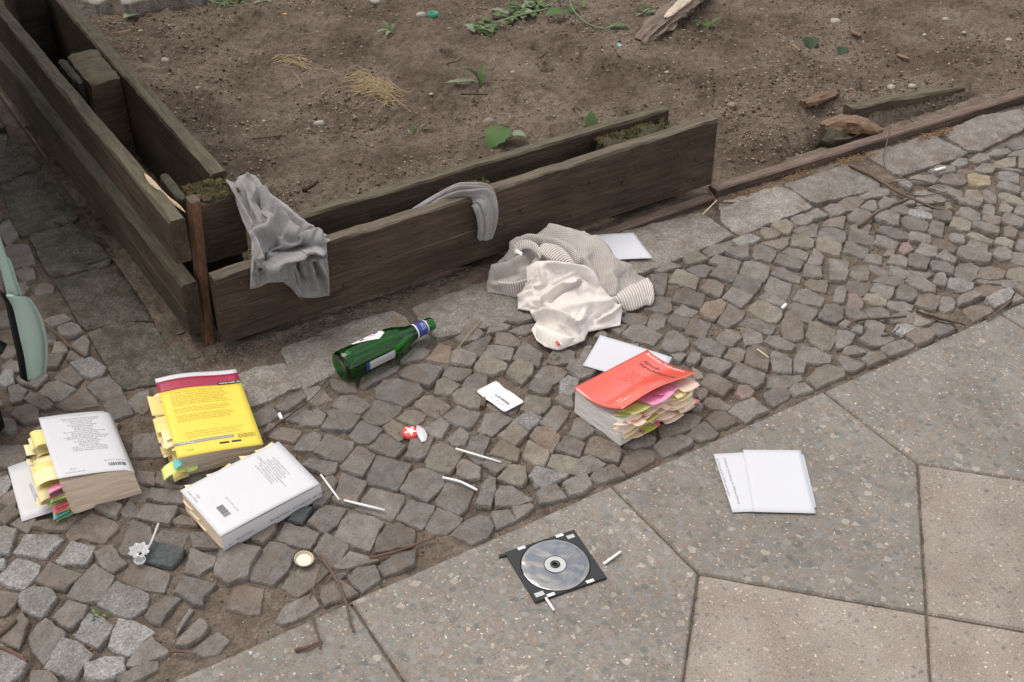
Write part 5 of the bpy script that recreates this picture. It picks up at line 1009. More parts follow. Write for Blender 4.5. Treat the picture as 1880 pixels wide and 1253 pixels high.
def crown_cap(c, label, top, star=False, flip=False):
    R, n = .0145, 42; V, Fc = [], []
    e = empty('bottle_cap', c, label=label, cat='bottle cap')
    tilt = Matrix.Rotation(.12, 3, 'X') @ Matrix.Rotation(.06, 3, 'Y')
    rows = [(R * 1.06, 0, 1), (R * 1.02, .0028, .6), (R * .93, .0055, 0), (R * .85, .0062, 0), (0.0005, .0064, 0)]
    if flip: rows = [(R * .80, 0, 0), (R * .93, .001, 0), (R * 1.02, .0035, .6), (R * 1.08, .0062, 1), (R * 1.0, .0060, .6), (R * .90, .0032, 0), (R * .84, .0018, 0), (.0005, .0016, 0)]
    for r, z, cr in rows:
        for k in range(n):
            a = 2 * math.pi * k / n; rr = r * (1 + .035 * cr * math.cos(21 * a)); V.append(Vector(c) + tilt @ Vector((rr * math.cos(a), rr * math.sin(a), z)))
    for i in range(len(rows) - 1):
        for k in range(n): Fc.append((i * n + k, i * n + (k + 1) % n, (i + 1) * n + (k + 1) % n, (i + 1) * n + k))
    o = centred('crown', V, Fc, MATS[top], e)
    if flip:
        V = [Vector(c) + tilt @ Vector((R * .84 * math.cos(2 * math.pi * k / 32), R * .84 * math.sin(2 * math.pi * k / 32), .0024)) for k in range(32)]
        centred('liner', V, [tuple(range(32))], MATS['liner'], e)
    if star:
        V = []
        for k in range(10):
            a = math.pi / 2 + .35 + k * math.pi / 5; r = R * (.90 if k % 2 == 0 else .38); V.append(Vector(c) + tilt @ Vector((r * math.cos(a), r * math.sin(a), .0069)))
        V.append(Vector(c) + tilt @ Vector((0, 0, .0070))); centred('star', V, [(k, (k + 1) % 10, 10) for k in range(10)], MATS['label_white'], e, False)
m = plain('cap_red', (.68, .060, .055), .3, .5, .05); m = plain('cap_gold', (.46, .38, .27), .4, .6, .15); plain('liner', (.70, .66, .56), .5, .4, .05)
crown_cap(P(753, 796, .011), 'red bottle cap with a white star', 'cap_red', True)
crown_cap(P(558, 1030, .011), 'upturned bottle cap showing its cream white inside', 'cap_gold', False, True)
m, t, b = material('milky_plastic', .25, .5); b.inputs['Base Color'].default_value = (.78, .79, .81, 1); b.inputs['Transmission Weight'].default_value = .35
o = lump('plastic_scrap', [P(767, 782, .012), P(771, 790, .015), P(776, 800, .014), P(778, 811, .012)], [.002, .008, .0085, .004], MATS['milky_plastic'], 31, .35, 10, 3, .12, fibre=.05); tag(o, 'small milky plastic scrap touching the red bottle cap', 'plastic')
# clear flower-shaped pick with a ribbed stem
pk = empty('plastic_pick', P(258, 1025, 0), label='clear plastic flower-shaped piece with a bent stem on the dark slate cobble', cat='plastic piece')
m, t, b = material('clear_frosted', .18, .5); b.inputs['Base Color'].default_value = (.90, .92, .92, 1); b.inputs['Transmission Weight'].default_value = .55; b.inputs['IOR'].default_value = 1.45
V, Fc = tube(smoothline([P(291, 961, .030), P(284, 980, .026), P(277, 997, .022), P(268, 1011, .020)], 5), .0019, 8); centred('stem', V, Fc, MATS['clear_frosted'], pk)
c0 = P(258, 1020, .013); V, Fc = [], []; n = 48
for (r, z) in ((.003, .004), (.008, .002), (.012, .006), (.0155, .013), (.0145, .013), (.011, .007), (.006, .0045)):
    for k in range(n):
        a = 2 * math.pi * k / n; rr = r * (1 + (.14 if r > .01 else .03) * math.cos(8 * a)); V.append(c0 + Vector((rr * math.cos(a), rr * math.sin(a), z)))
for i in range(6):
    for k in range(n): Fc.append((i * n + k, i * n + (k + 1) % n, (i + 1) * n + (k + 1) % n, (i + 1) * n + k))
centred('flower', V, Fc, MATS['clear_frosted'], pk)
c1 = P(258, 1033, .014); V, Fc = [], []
for (r, z) in ((.0030, .0), (.0075, .001), (.0095, .007), (.0085, .007), (.006, .002), (.001, .0015)):
    for k in range(n): a = 2 * math.pi * k / n; V.append(c1 + Vector((r * math.cos(a), r * math.sin(a), z)))
for i in range(5):
    for k in range(n): Fc.append((i * n + k, i * n + (k + 1) % n, (i + 1) * n + (k + 1) % n, (i + 1) * n + k))
centred('cup', V, Fc, MATS['clear_frosted'], pk)
# green ring and blue strip on the soil
plain('ring_green', (.035, .26, .17), .5, .4, .1); plain('strip_blue', (.22, .48, .56), .4, .4, .1)
g0 = P(795, 33, .03); g0.z = soil_at(g0.x, g0.y) - .002; V, Fc = [], []; n = 28
for (r, z) in ((.0155, 0), (.0165, .012), (.0150, .012), (.0135, .003), (.001, .002)):
    for k in range(n): a = 2 * math.pi * k / n; V.append(g0 + Vector((r * (1 + .02 * math.cos(14 * a)) * math.cos(a), r * (1 + .02 * math.cos(14 * a)) * math.sin(a), z)))
for i in range(4):
    for k in range(n): Fc.append((i * n + k, i * n + (k + 1) % n, (i + 1) * n + (k + 1) % n, (i + 1) * n + k))
o = centred('screw_cap', V, Fc, MATS['ring_green']); tag(o, 'green plastic screw cap lying open side up on the far soil', 'cap')
pts = [P(1134, 80, .03), P(1142, 84, .038), P(1150, 88, .032), P(1162, 91, .034)]; V, Fc = tube(smoothline(pts, 4), [.004, .005, .006, .005, .004, .003, .003, .004, .005, .006, .006, .005, .004], 8)
o = centred('plastic_strip', [Vector((v.x, v.y, .03 + (v.z - .03) * .5)) for v in V], Fc, MATS['strip_blue']); tag(o, 'small light blue plastic strip at the lower end of the bark piece', 'plastic')

# twigs
plain('twig_brown', (.125, .090, .068), .85, .2, .3, 90, .002); plain('twig_dark', (.060, .042, .032), .85, .2, .3, 90, .002); plain('twig_red', (.135, .078, .058), .8, .2, .25, 90, .002)
def twig(pts, r, label, mat='twig_brown', branches=(), zz=.012, name='twig', cat='twig'):
    def mk(pl, r0, r1):
        pp = []
        for q in pl:
            z = q[2] if len(q) > 2 else zz
            v = P(q[0], q[1], z)
            if len(q) < 3 and v.y > .74 and v.x > .2: s = soil_at(v.x, v.y); v = P(q[0], q[1], s + .004)
            pp.append(v)
        pp = smoothline(pp, 4); m_ = len(pp)
        pp = [p + Vector((mnoise.noise(p * 70), mnoise.noise(p * 70 + Vector((5, 5, 5))), 0)) * r0 * .8 for p in pp]
        return tube(pp, [r0 + (r1 - r0) * i / (m_ - 1) for i in range(m_)], 6)
    mb = MB(); mb.add(*mk(pts, r, r * .55))
    for bp, br in branches: mb.add(*mk(bp, br, br * .5))
    o = centred(name, mb.V, mb.F, MATS[mat]); tag(o, label, cat)
twig([(588, 1020), (605, 1045), (618, 1066), (628, 1088), (636, 1112), (640, 1130), (648, 1162, .008)], .0030, 'forked brown twig beside the upturned cap, reaching onto the slab', 'twig_brown', [([(610, 1052), (628, 1050), (646, 1052)], .0018), ([(588, 1040), (580, 1068), (568, 1100)], .0016)])
twig([(573, 1127, .012), (579, 1158, .009), (588, 1178, .008), (587, 1192, .007)], .0020, 'thin crooked twig on the slab edge below the forked twig', 'twig_brown')
twig([(541, 1195, .008), (565, 1188, .009), (590, 1178, .008)], .0034, 'short thick red-brown twig lying flat on the slab', 'twig_red')
twig([(1558, 303), (1600, 322), (1640, 348), (1690, 372), (1728, 386)], .0052, 'thickest dark twig crossing kerb and cobbles on the right', 'twig_brown', [([(1650, 352), (1690, 360), (1740, 352)], .002), ([(1625, 338), (1680, 330), (1735, 345)], .002), ([(1700, 375), (1730, 372), (1760, 366)], .0022)])
twig([(1577, 416), (1605, 394), (1640, 376), (1672, 364)], .0045, 'curved brown twig below the thickest twig on the right', 'twig_brown')
twig([(1557, 600), (1568, 589), (1600, 585), (1664, 581)], .0032, 'grey-brown hooked twig on the right cobbles near the slabs', 'twig_brown')
twig([(1618, 617), (1638, 612), (1652, 600)], .0022, 'small curved twig just below the hooked twig', 'twig_brown')
twig([(1682, 572), (1725, 585), (1772, 597)], .0030, 'long dark twig pointing down to the slab edge at the right', 'twig_dark', [([(1690, 576), (1730, 592), (1750, 595)], .0015)])
twig([(1812, 587, .010), (1838, 568), (1858, 551)], .0028, 'twig lying across the slab joint at the far right', 'twig_brown')
twig([(1750, 594), (1757, 608, .008)], .0030, 'stubby dark twig standing against the slab edge at the right', 'twig_dark')
twig([(70, 588, .03), (96, 607, .026), (125, 632, .018), (158, 656, .014)], .0050, 'thick knotty twig beside the mint green shell', 'twig_brown')
twig([(470, 818), (500, 788), (540, 757), (575, 730), (606, 692)], .0016, 'thin dark root strand between the yellow book and the bottle', 'twig_dark')
twig([(1535, 152), (1580, 164), (1640, 196), (1676, 224, .03)], .0024, 'long thin stem over the broken plank', 'twig_dark')
twig([(1634, 234, .045), (1629, 258, .028), (1622, 284, .016), (1624, 303, .012)], .0020, 'thin pale stem hanging over the right edging board', 'twig_brown')
twig([(680, 669), (706, 657)], .0030, 'short dark stick lying under the bottle', 'twig_dark')
twig([(1300, 350, .03), (1310, 362, .022), (1322, 372, .016), (1350, 372, .012)], .0028, 'crooked rusty twig at the gap between the two edging boards', 'twig_red')
twig([(468, 255), (540, 246), (606, 243)], .0022, 'long thin twig on the soil behind the grey garment', 'twig_brown')
twig([(990, 107), (1003, 94), (1018, 80)], .0026, 'short brown twig pointing away beside the small soil hole', 'twig_brown')
twig([(1018, 106), (1048, 107), (1078, 107)], .0020, 'short straight twig right of the soil hole', 'twig_brown')
twig([(560, 350), (572, 342), (584, 334)], .0060, 'thick short twig on the soil behind the corner', 'twig_dark')
twig([(846, 173), (870, 173), (896, 174)], .0026, 'dark twig lying under the wilted seedling', 'twig_dark')
twig([(820, 118), (835, 114), (850, 106)], .0022, 'small twig at the edge of the round soil hole', 'twig_dark')
twig([(315, 1196), (340, 1198), (360, 1204, .009)], .0026, 'short red twig in the sandy gap at the bottom left', 'twig_red')
twig([(-8, 1188), (20, 1196), (50, 1214)], .0034, 'reddish twig entering at the bottom left edge', 'twig_red')
twig([(-10, 1172), (10, 1155), (30, 1138)], .0055, 'pale bark strip at the left edge near the bottom', 'twig_brown', name='bark_strip', cat='bark')
twig([(680, 1025), (725, 1014), (768, 998), (800, 985)], .0026, 'reddish twig along a cobble joint above the slab edge', 'twig_red')
twig([(100, 408, .012), (150, 432, .012), (178, 447, .012)], .0020, 'thin dark twig on the shaded left kerb stones', 'twig_dark')
twig([(160, 484, .014), (180, 478, .014), (198, 472, .014)], .0026, 'tan twig on the shaded left kerb stones', 'twig_brown')
twig([(645, 343), (655, 350), (668, 356)], .0034, 'small dark bark bit on the soil behind the rear plank', 'twig_dark')

# ------------------------------------------------------------------ plants
def leaf_mat(name, c1, c2, tr=.25):
    m, t, b = material(name, .55, .35)
    L(t, mix(t, noi(t, objc(t), 50, 4), c1, c2), b.inputs['Base Color'])
    tb = nd(t, 'ShaderNodeBsdfTranslucent'); tb.inputs[0].default_value = (*[x * 1.4 for x in c2], 1)
    ms = nd(t, 'ShaderNodeMixShader'); ms.inputs[0].default_value = tr
    L(t, b.outputs[0], ms.inputs[1]); L(t, tb.outputs[0], ms.inputs[2]); L(t, ms.outputs[0], t.nodes['Material Output'].inputs[0]); return m
leaf_mat('leaf_green', (.045, .105, .022), (.085, .17, .040)); leaf_mat('leaf_mid', (.075, .125, .045), (.14, .20, .085)); leaf_mat('leaf_pale', (.17, .22, .13), (.26, .31, .20)); leaf_mat('leaf_dark', (.020, .045, .020), (.040, .075, .030)); leaf_mat('leaf_brown', (.16, .085, .045), (.28, .17, .09))
def leaf(p, d, ln, wd, fold=.25, droop=.4, tooth=.12, lift=.3, sd=0):
    """a leaf blade with midrib fold and toothed rim"""
    d = Vector((d[0], d[1], 0)).normalized(); s = Vector((-d.y, d.x, 0)); up = Vector((0, 0, 1)); n = 9; V, Fc = [], []
    q = Vector(p); ang = lift
    for i in range(n + 1):
        t = i / n; w = wd * .5 * math.sin(min(1, t * 1.04 + .02) * math.pi) ** .75 * (1.15 - .35 * t) * (1 + tooth * (1 if i % 2 else -1)); w = max(w, .0004)
        for k in (-1, -.5, 0, .5, 1): V.append(q + s * w * k + up * (abs(k) * w * fold) + up * .08 * w * mnoise.noise(Vector((i * .9, k * 2, sd))))
        q = q + (d * math.cos(ang) + up * math.sin(ang)) * (ln / n); ang -= droop / n * 2
    for i in range(n):
        for k in range(4): Fc.append((i * 5 + k, (i + 1) * 5 + k, (i + 1) * 5 + k + 1, i * 5 + k + 1))
    return V, Fc
def soilP(x, y, dz=0.0):
    v = P(x, y, .03); v.z = soil_at(v.x, v.y) + dz; return v
def one_leaf(x, y, ang, ln, wd, label, mat='leaf_green', lift=.3, droop=.4, fold=.25, tooth=.12, dz=.003):
    V, Fc = leaf(soilP(x, y, dz), (math.cos(ang), math.sin(ang)), ln, wd, fold, droop, tooth, lift, x); o = centred('leaf', V, Fc, MATS[mat]); tag(o, label, 'leaf'); return o
o = one_leaf(897, 268, .15, .085, .075, 'broad green toothed leaf standing behind the rear plank', 'leaf_green', .9, .6, .2); 
V, Fc = leaf(soilP(930, 255, .012), (.5, -.8), .06, .035, .3, .5, .1, .7, 3); centred('curled_side', V, Fc, MATS['leaf_pale'], o)
V, Fc = leaf(soilP(945, 276, .0), (.9, -.1), .03, .02, .3, .5, .1, .4, 4); centred('leaflet', V, Fc, MATS['leaf_green'], o)
one_leaf(1085, 232, 1.0, .055, .032, 'single upright green leaf above the rear plank', 'leaf_mid', 1.35, .2, .35)
one_leaf(1490, 80, .9, .06, .05, 'dark green leaf on the far right soil', 'leaf_dark', .7, .5)
one_leaf(1545, 92, .6, .055, .035, 'second dark green leaf, right of the other dark one', 'leaf_dark', .4, .4)
one_leaf(228, 38, .1, .055, .04, 'grey-green leaf lying in front of the pale granite blocks', 'leaf_pale', .3, .4)
one_leaf(462, 12, -.2, .07, .012, 'pale narrow leaf at the top edge', 'leaf_pale', .1, .1, .2, .0)
def plant(name, label, blades, mat, cat='plant', stems=()):
    e = empty(name, blades[0][0], label=label, cat=cat)
    for (p, d, ln, wd, fo, dr, to, li, mt) in blades:
        V, Fc = leaf(p, d, ln, wd, fo, dr, to, li, p.x * 100); centred('leaf', V, Fc, MATS[mt or mat], e)
    for pts, r in stems:
        V, Fc = tube(smoothline(pts, 4), r, 6); centred('stem', V, Fc, MATS['leaf_pale'], e)
r_ = random.Random(4); bl2 = []
for i in range(60):
    t = r_.random(); x = 872 + t * 125 + r_.uniform(-8, 8); y = 55 - t * 42 + r_.uniform(-12, 8); a = r_.uniform(-3, 3)
    bl2.append((soilP(x, y, r_.uniform(.002, .016)), (math.cos(a), math.sin(a)), r_.uniform(.025, .055), r_.uniform(.015, .032), .2, .5, .2, r_.uniform(.1, .7), r_.choice(['leaf_mid', 'leaf_mid', 'leaf_pale', 'leaf_green'])))
bl2.append((soilP(1000, 40, .02), (.9, -.35), .085, .045, .2, .5, .1, .45, 'leaf_green')); bl2.append((soilP(1048, 28, .01), (.7, .6), .05, .03, .2, .4, .1, .4, 'leaf_green')); bl2.append((soilP(1118, 62, .01), (.9, -.2), .07, .03, .2, .4, .15, .3, 'leaf_mid')); bl2.append((soilP(1070, 20, .01), (.5, .7), .04, .02, .2, .4, .15, .5, 'leaf_mid'))
plant('uprooted_weed', 'wilting green weed clump lying at the top edge of the soil', bl2, 'leaf_mid', 'plant', [([soilP(1000, 25, .02), soilP(1040, 15, .03), soilP(1050, 32, .02), soilP(1075, 54, .015), soilP(1105, 61, .012), soilP(1130, 62, .012)], .0022), ([soilP(905, 50, .02), soilP(960, 35, .02), soilP(1005, 28, .02)], .003)])
plant('seedling', 'wilted green seedling with arching leaves in the middle of the soil', [(soilP(880, 165, .0), (-.25, .3), .11, .014, .3, 1.5, .2, 1.6, 'leaf_dark'), (soilP(882, 166, .0), (.2, .2), .10, .012, .4, 1.2, .3, 1.5, 'leaf_green'), (soilP(872, 160, .003), (-1, .35), .085, .020, .2, .1, .25, .1, 'leaf_pale'), (soilP(884, 163, .0), (.8, .1), .05, .010, .3, 1.3, .1, 1.2, 'leaf_mid')], 'leaf_green')
for i, (x, y, nb, hh, txt) in enumerate(((1185, 38, 9, .035, 'small green seedling left of the bark piece'), (1292, 55, 7, .05, 'small green seedling right of the bark piece'), (762, 245, 6, .025, 'tiny green sprout on the soil left of the toothed leaf'), (712, 68, 4, .05, 'thin pale grass sprout near the screw cap'), (180, 1128, 9, .014, 'small green grass tuft between the bottom left cobbles'), (1030, 896, 7, .010, 'tiny green tuft at the slab edge below the red book'), (1018, 652, 7, .012, 'tiny green tuft between the cream garment and the card'), (84, 318, 5, .016, 'tiny sprout at the left edging board'))):
    rr = random.Random(i); bb = []
    for k in range(nb):
        a = rr.uniform(0, 6.28); v = P(x + rr.uniform(-10, 10), y + rr.uniform(-5, 5), .01)
        v.z = soil_at(v.x, v.y) if (v.y > .75 and v.x > .2) else .004
        bb.append((v, (math.cos(a), math.sin(a)), hh * rr.uniform(.7, 1.3), hh * .25, .2, .8, .05, rr.uniform(.7, 1.3), rr.choice(['leaf_mid', 'leaf_green', 'leaf_pale'])))
    plant('seedling' if i < 4 else 'grass_tuft', txt, bb, 'leaf_mid')
rr = random.Random(8); bb = []
for k in range(40):
    a = rr.uniform(0, 6.28); bb.append((soilP(420 + rr.uniform(-28, 26), 8 + rr.uniform(-14, 12), .0), (math.cos(a), math.sin(a)), rr.uniform(.02, .04), .010, .2, .6, .1, rr.uniform(.4, 1.2), rr.choice(['leaf_dark', 'leaf_mid', 'leaf_green'])))
plant('grass_tuft', 'low dark green tuft at the top edge by the granite blocks', bb, 'leaf_mid')
# straw tuft
rr = random.Random(12); mb = MB()
for k in range(150):
    t0 = rr.random(); c = soilP(655 + t0 * 62 + rr.uniform(-8, 8), 140 + t0 * 38 + rr.uniform(-14, 18), .002); a = rr.gauss(-.75, .5); ln = rr.uniform(.03, .11); d = Vector((math.cos(a), math.sin(a), 0)); s = Vector((-d.y, d.x, 0)) * rr.uniform(-.025, .025)
    pts = smoothline([c - d * ln / 2, c + s + Vector((0, 0, rr.uniform(.004, .022))), c + d * ln / 2 + Vector((0, 0, rr.uniform(0, .006)))], 3); mb.add(*tube(pts, .0008, 4, False))
for pl in ([(515, 98), (535, 106), (560, 118), (600, 118), (650, 140)], [(520, 105), (545, 130), (555, 150)], [(500, 100), (540, 100), (562, 120)], [(620, 185), (650, 190), (670, 188)]):
    mb.add(*tube(smoothline([soilP(x, y, .004) for x, y in pl], 4), .001, 4, False))
for k in range(30):
    c = soilP(530 + rr.uniform(-22, 30), 105 + rr.uniform(-8, 12), .002); a = rr.uniform(-1.2, .4); d = Vector((math.cos(a), math.sin(a), 0)) * rr.uniform(.015, .03); mb.add(*tube([c - d, c + Vector((0, 0, .008)), c + d], .0008, 4, False))
o = centred('straw_tuft', mb.V, mb.F, MATS['straw']); tag(o, 'tangled tuft of dry yellow straw on the soil', 'straw')

# ------------------------------------------------------------------ pebbles (the ones that can be told apart), grit, crumbs, seed husks
plain('pebble_pale', (.36, .325, .285), .8, .3, .25, 60, .002); plain('pebble_brown', (.25, .19, .15), .8, .3, .25, 60, .002)
def pebble(x, y, r, label, mat='pebble_pale', sd=0):
    r *= .72 if r < .0105 else .9
    c = soilP(x, y); bm = bmesh.new(); bmesh.ops.create_icosphere(bm, subdivisions=2, radius=1)
    for v in bm.verts:
        k = 1 + .34 * mnoise.noise(v.co * 1.3 + Vector((sd, 0, 0))) + .16 * mnoise.noise(v.co * 3.1 + Vector((sd, 0, 0))); v.co = Vector((v.co.x * r * 1.15 * k, v.co.y * r * .9 * k, v.co.z * r * .65 * k))
    me = bpy.data.meshes.new('pebble'); bm.to_mesh(me); bm.free(); me.materials.append(MATS[mat]); me.polygons.foreach_set('use_smooth', [True] * len(me.polygons))
    o = obj('pebble', me, loc=c + Vector((0, 0, r * .3))); tag(o, label, 'stone', 'pebbles on the soil')
for i, (x, y, r, txt, mt) in enumerate(((774, 29, .016, 'rough pale stone touching the green screw cap', 'pebble_pale'), (690, 4, .016, 'pale stone cut by the top edge', 'pebble_pale'), (586, 212, .015, 'tan stone in front of the straw tuft', 'pebble_pale'), (565, 228, .009, 'small brown stone below the tan stone', 'pebble_brown'), (897, 222, .016, 'smooth oval brown stone above the broad green leaf', 'pebble_brown'), (1534, 35, .018, 'grey angular stone above the dark leaves', 'pebble_pale'), (1342, 200, .012, 'flat brown stone right of the rear plank', 'pebble_brown'), (1638, 152, .012, 'tan stone behind the broken plank', 'pebble_pale'), (1677, 147, .013, 'grey stone behind the broken plank, right of the tan one', 'pebble_pale'), (484, 218, .008, 'small white stone at the left of the soil', 'pebble_pale'), (791, 170, .008, 'small white stone left of the wilted seedling', 'pebble_pale'), (941, 135, .008, 'small white stone right of the wilted seedling', 'pebble_pale'), (582, 52, .009, 'dark round stone left of the grass sprout', 'pebble_brown'), (1696, 70, .009, 'white stone on the far right soil', 'pebble_pale'), (1768, 67, .009, 'white stone nearest the dark top right corner', 'pebble_pale'), (1850, 78, .013, 'grey stone at the far right edge', 'pebble_pale'), (259, 63, .010, 'white stone at the end of the bark strip', 'pebble_pale'), (302, 107, .012, 'pale stone beside the left inner plank', 'pebble_pale'), (361, 152, .008, 'small pale stone right of the left inner plank', 'pebble_pale'), (1400, 5, .010, 'brown stone near the top edge, right of the bark', 'pebble_brown'), (1224, 135, .009, 'pale round stone above the rear plank end', 'pebble_pale'), (1735, 40, .012, 'tan stone at the border of the dark corner', 'pebble_pale'))):
    pebble(x, y, r, txt, mt, i * 3.3)
OCT = np.array([(1, 0, 0), (0, 1, 0), (-1, 0, 0), (0, -1, 0), (0, 0, 1), (0, 0, -1)], float); OF = np.array([(0, 1, 4), (1, 2, 4), (2, 3, 4), (3, 0, 4), (1, 0, 5), (2, 1, 5), (3, 2, 5), (0, 3, 5)])
def scatter(name, X, Y, Zc, S, mats, midx, label, seed, flat=.7, parent=None, elong=1.0):
    r = np.random.RandomState(seed); n = len(X); A = r.rand(n) * 6.28
    V = OCT[None] * (1 + .5 * (r.rand(n, 6, 1) - .5)) * S[:, None, None] * np.array([elong, 1, flat])
    ca, sa = np.cos(A)[:, None], np.sin(A)[:, None]; x = V[..., 0] * ca - V[..., 1] * sa; y = V[..., 0] * sa + V[..., 1] * ca
    V = np.stack([x + X[:, None], y + Y[:, None], V[..., 2] + Zc[:, None]], -1).reshape(-1, 3)
    Fc = (OF[None] + (np.arange(n) * 6)[:, None, None]).reshape(-1, 3)
    me = bpy.data.meshes.new(name); me.vertices.add(len(V)); me.vertices.foreach_set('co', V.astype(np.float32).ravel())
    me.loops.add(len(Fc) * 3); me.loops.foreach_set('vertex_index', Fc.astype(np.int32).ravel()); me.polygons.add(len(Fc))
    me.polygons.foreach_set('loop_start', np.arange(0, len(Fc) * 3, 3, dtype=np.int32)); me.polygons.foreach_set('loop_total', np.full(len(Fc), 3, dtype=np.int32))
    for a in mats: me.materials.append(a)
    me.polygons.foreach_set('material_index', np.repeat(midx, 8).astype(np.int32)); me.update()
    o = obj(name, me, parent); tag(o, label, name.replace('_', ' ').split()[-1], None, 'stuff'); return o
R = np.random.RandomState(5); n = 120000
X = R.uniform(.12, 3.4, n); Y = .74 + 2.5 * R.rand(n) ** 1.35; dens = vnoise(X, Y, 6, 5) + .7 * vnoise(X, Y, 8, 13); keep = dens + R.uniform(-.4, .4, n) > -.05
X, Y = X[keep], Y[keep]; S = .0008 + .0052 * R.rand(len(X)) ** 5.0; MI = R.choice([0, 0, 1, 1, 1, 2, 2], len(X))
plain('crumb_dark', (.075, .053, .040), .95, .1, .3, 80); plain('crumb_mid', (.205, .158, .122), .95, .1, .3, 80); plain('crumb_pale', (.32, .258, .205), .95, .1, .25, 80)
scatter('soil_crumbs', X, Y, soil_z(X, Y) + S * .15, S, [MATS['crumb_dark'], MATS['crumb_mid'], MATS['crumb_pale']], MI, 'loose dark crumbs of earth over the soil bed', 6)
n = 1900; X = R.uniform(.12, 3.3, n); Y = .76 + 2.3 * R.rand(n); S = .0008 + .0034 * R.rand(n) ** 3
plain('husk_orange', (.30, .155, .07), .85, .2, .25, 80); plain('husk_yellow', (.38, .27, .13), .85, .2, .2, 80)
scatter('soil_grit', X, Y, soil_z(X, Y) + S * .2, S, [MATS['pebble_pale'], MATS['pebble_brown'], MATS['straw_pale'], MATS['husk_orange']], R.choice([0, 0, 1, 2, 3], n), 'pale grit and bits sprinkled over the soil bed', 7)
n = 11000; X = R.uniform(-.9, 2.8, n); Y = R.uniform(0.0, .68, n); S = .0006 + .0022 * R.rand(n) ** 3
scatter('joint_grit', X, Y, sand_z(X, Y) + S * .2, S, [MATS['pebble_pale'], MATS['pebble_brown'], MATS['husk_orange'], MATS['husk_yellow'], MATS['crumb_dark']], R.choice([0, 1, 1, 2, 2, 3, 4, 4], n), 'sandy grit and seed husks in the joints of the cobbles', 8, .6)
def cluster(cs, n, rad, mats, name, label, sd, zz=.006, s=(.0007, .0021)):
    R = np.random.RandomState(sd); X, Y = [], []
    for c in cs:
        X.append(c.x + R.randn(n) * rad); Y.append(c.y + R.randn(n) * rad * .5)
    X, Y = np.concatenate(X), np.concatenate(Y); S = s[0] + (s[1] - s[0]) * R.rand(len(X)) ** 2
    scatter(name, X, Y, sand_z(X, Y) + zz + .004 * R.rand(len(X)), S, mats, R.randint(0, len(mats), len(X)), label, sd, .5, None, 1.8)
cluster([P(1345, 372), P(1375, 362), P(1405, 352), P(1450, 334), P(1480, 325), P(1545, 304), P(1570, 298), P(1600, 288), P(1700, 258), P(1725, 250), P(1735, 248)], 130, .016, [MATS['husk_orange'], MATS['husk_orange'], MATS['twig_brown'], MATS['husk_yellow']], 'seed_husks', 'orange-brown seed husks gathered along the right edging board', 31, .010)
cluster([P(1700, 350), P(1760, 370), P(1745, 385), P(1690, 330), P(1350, 610), P(1310, 625), P(900, 915), P(690, 690), P(640, 670)], 45, .014, [MATS['husk_orange'], MATS['twig_brown'], MATS['twig_red'], MATS['husk_yellow']], 'plant_debris', 'dry brown plant debris in hollows between the cobbles', 32, .004)
cluster([P(x, y) for x, y in ((560, 620), (600, 603), (640, 590), (690, 570), (740, 552), (800, 530), (850, 512), (500, 640), (450, 655), (400, 660))], 120, .022, [MATS['crumb_dark'], MATS['crumb_mid'], MATS['twig_brown'], MATS['pebble_brown']], 'loose_earth', 'dark loose earth below the front plank', 33, .004)
n = 500; X = R.uniform(-.4, 2.4, n); Y = R.uniform(-.9, -.01, n); S = .0004 + .0011 * R.rand(n) ** 3
scatter('slab_grit', X, Y, .0052 + S * 0, S, [MATS['pebble_pale'], MATS['crumb_dark'], MATS['crumb_mid']], R.randint(0, 3, n), 'scattered tiny grit lying on the concrete slabs', 9, .5)

# ------------------------------------------------------------------ mint green shell at the left edge, on an invented pram that shades the kerb
st = empty('guessed_stroller', (-.42, .85, 0), label='mint green curved plastic shell with black inside, cut off by the left edge, with an added pram body out of view', cat='guessed_stroller')
m, t, b = material('mint_plastic', .35, .45); L(t, mix(t, noi(t, objc(t), 8, 4), (.30, .41, .37), (.38, .49, .45)), b.inputs['Base Color'])
plain('black_fabric', (.010, .010, .011), .9, .15, .3, 90)
def PV(x, y, v):
    d = CR @ Vector(((x - 940) / F_PX, -(y - 626.5) / F_PX, -1)); t = (v - CAM_LOC[1]) / d.y; return Vector(CAM_LOC) + d * t
def strip_surface(cols, name, mat, th=.004):
    cols = [smoothline(c, 5) for c in cols]; n = len(cols[0]); V = [p for c in cols for p in c]
    Fc = [(i * n + j, i * n + j + 1, (i + 1) * n + j + 1, (i + 1) * n + j) for i in range(len(cols) - 1) for j in range(n - 1)]
    o = centred(name, V, Fc, mat, st); md = o.modifiers.new('thickness', 'SOLIDIFY'); md.thickness = th; md.offset = 0; return o
Lf = [(12, 541), (24, 562), (31, 590), (38, 622), (46, 656), (53, 701)]
Rt = [(46, 546), (57, 560), (69, 585), (78, 620), (80, 655), (77, 688)]
Rt2 = [(52, 549), (63, 563), (76, 588), (84, 620), (86, 655), (82, 685)]
strip_surface([[PV(x, y, .690) for x, y in Lf], [PV(x + (a - x) * .35, y + (b_2 - y) * .35, .684) for (x, y), (a, b_2) in zip(Lf, Rt)], [PV(x + (a - x) * .75, y + (b_2 - y) * .75, .692) for (x, y), (a, b_2) in zip(Lf, Rt)], [PV(x, y, .706) for x, y in Rt]], 'shell', MATS['mint_plastic'], .006)
strip_surface([[PV(x - 4, y, .704) for x, y in Rt], [PV(x, y, .712) for x, y in Rt2], [PV(x - 3, y, .730) for x, y in Rt2]], 'rim', MATS['mint_plastic'], .005)
strip_surface([[PV(x, y, .692) for x, y in Lf], [PV(x - 9, y - 4, .715) for x, y in Lf], [PV(x - 14, y - 8, .76) for x, y in Lf]], 'lining', MATS['black_fabric'])
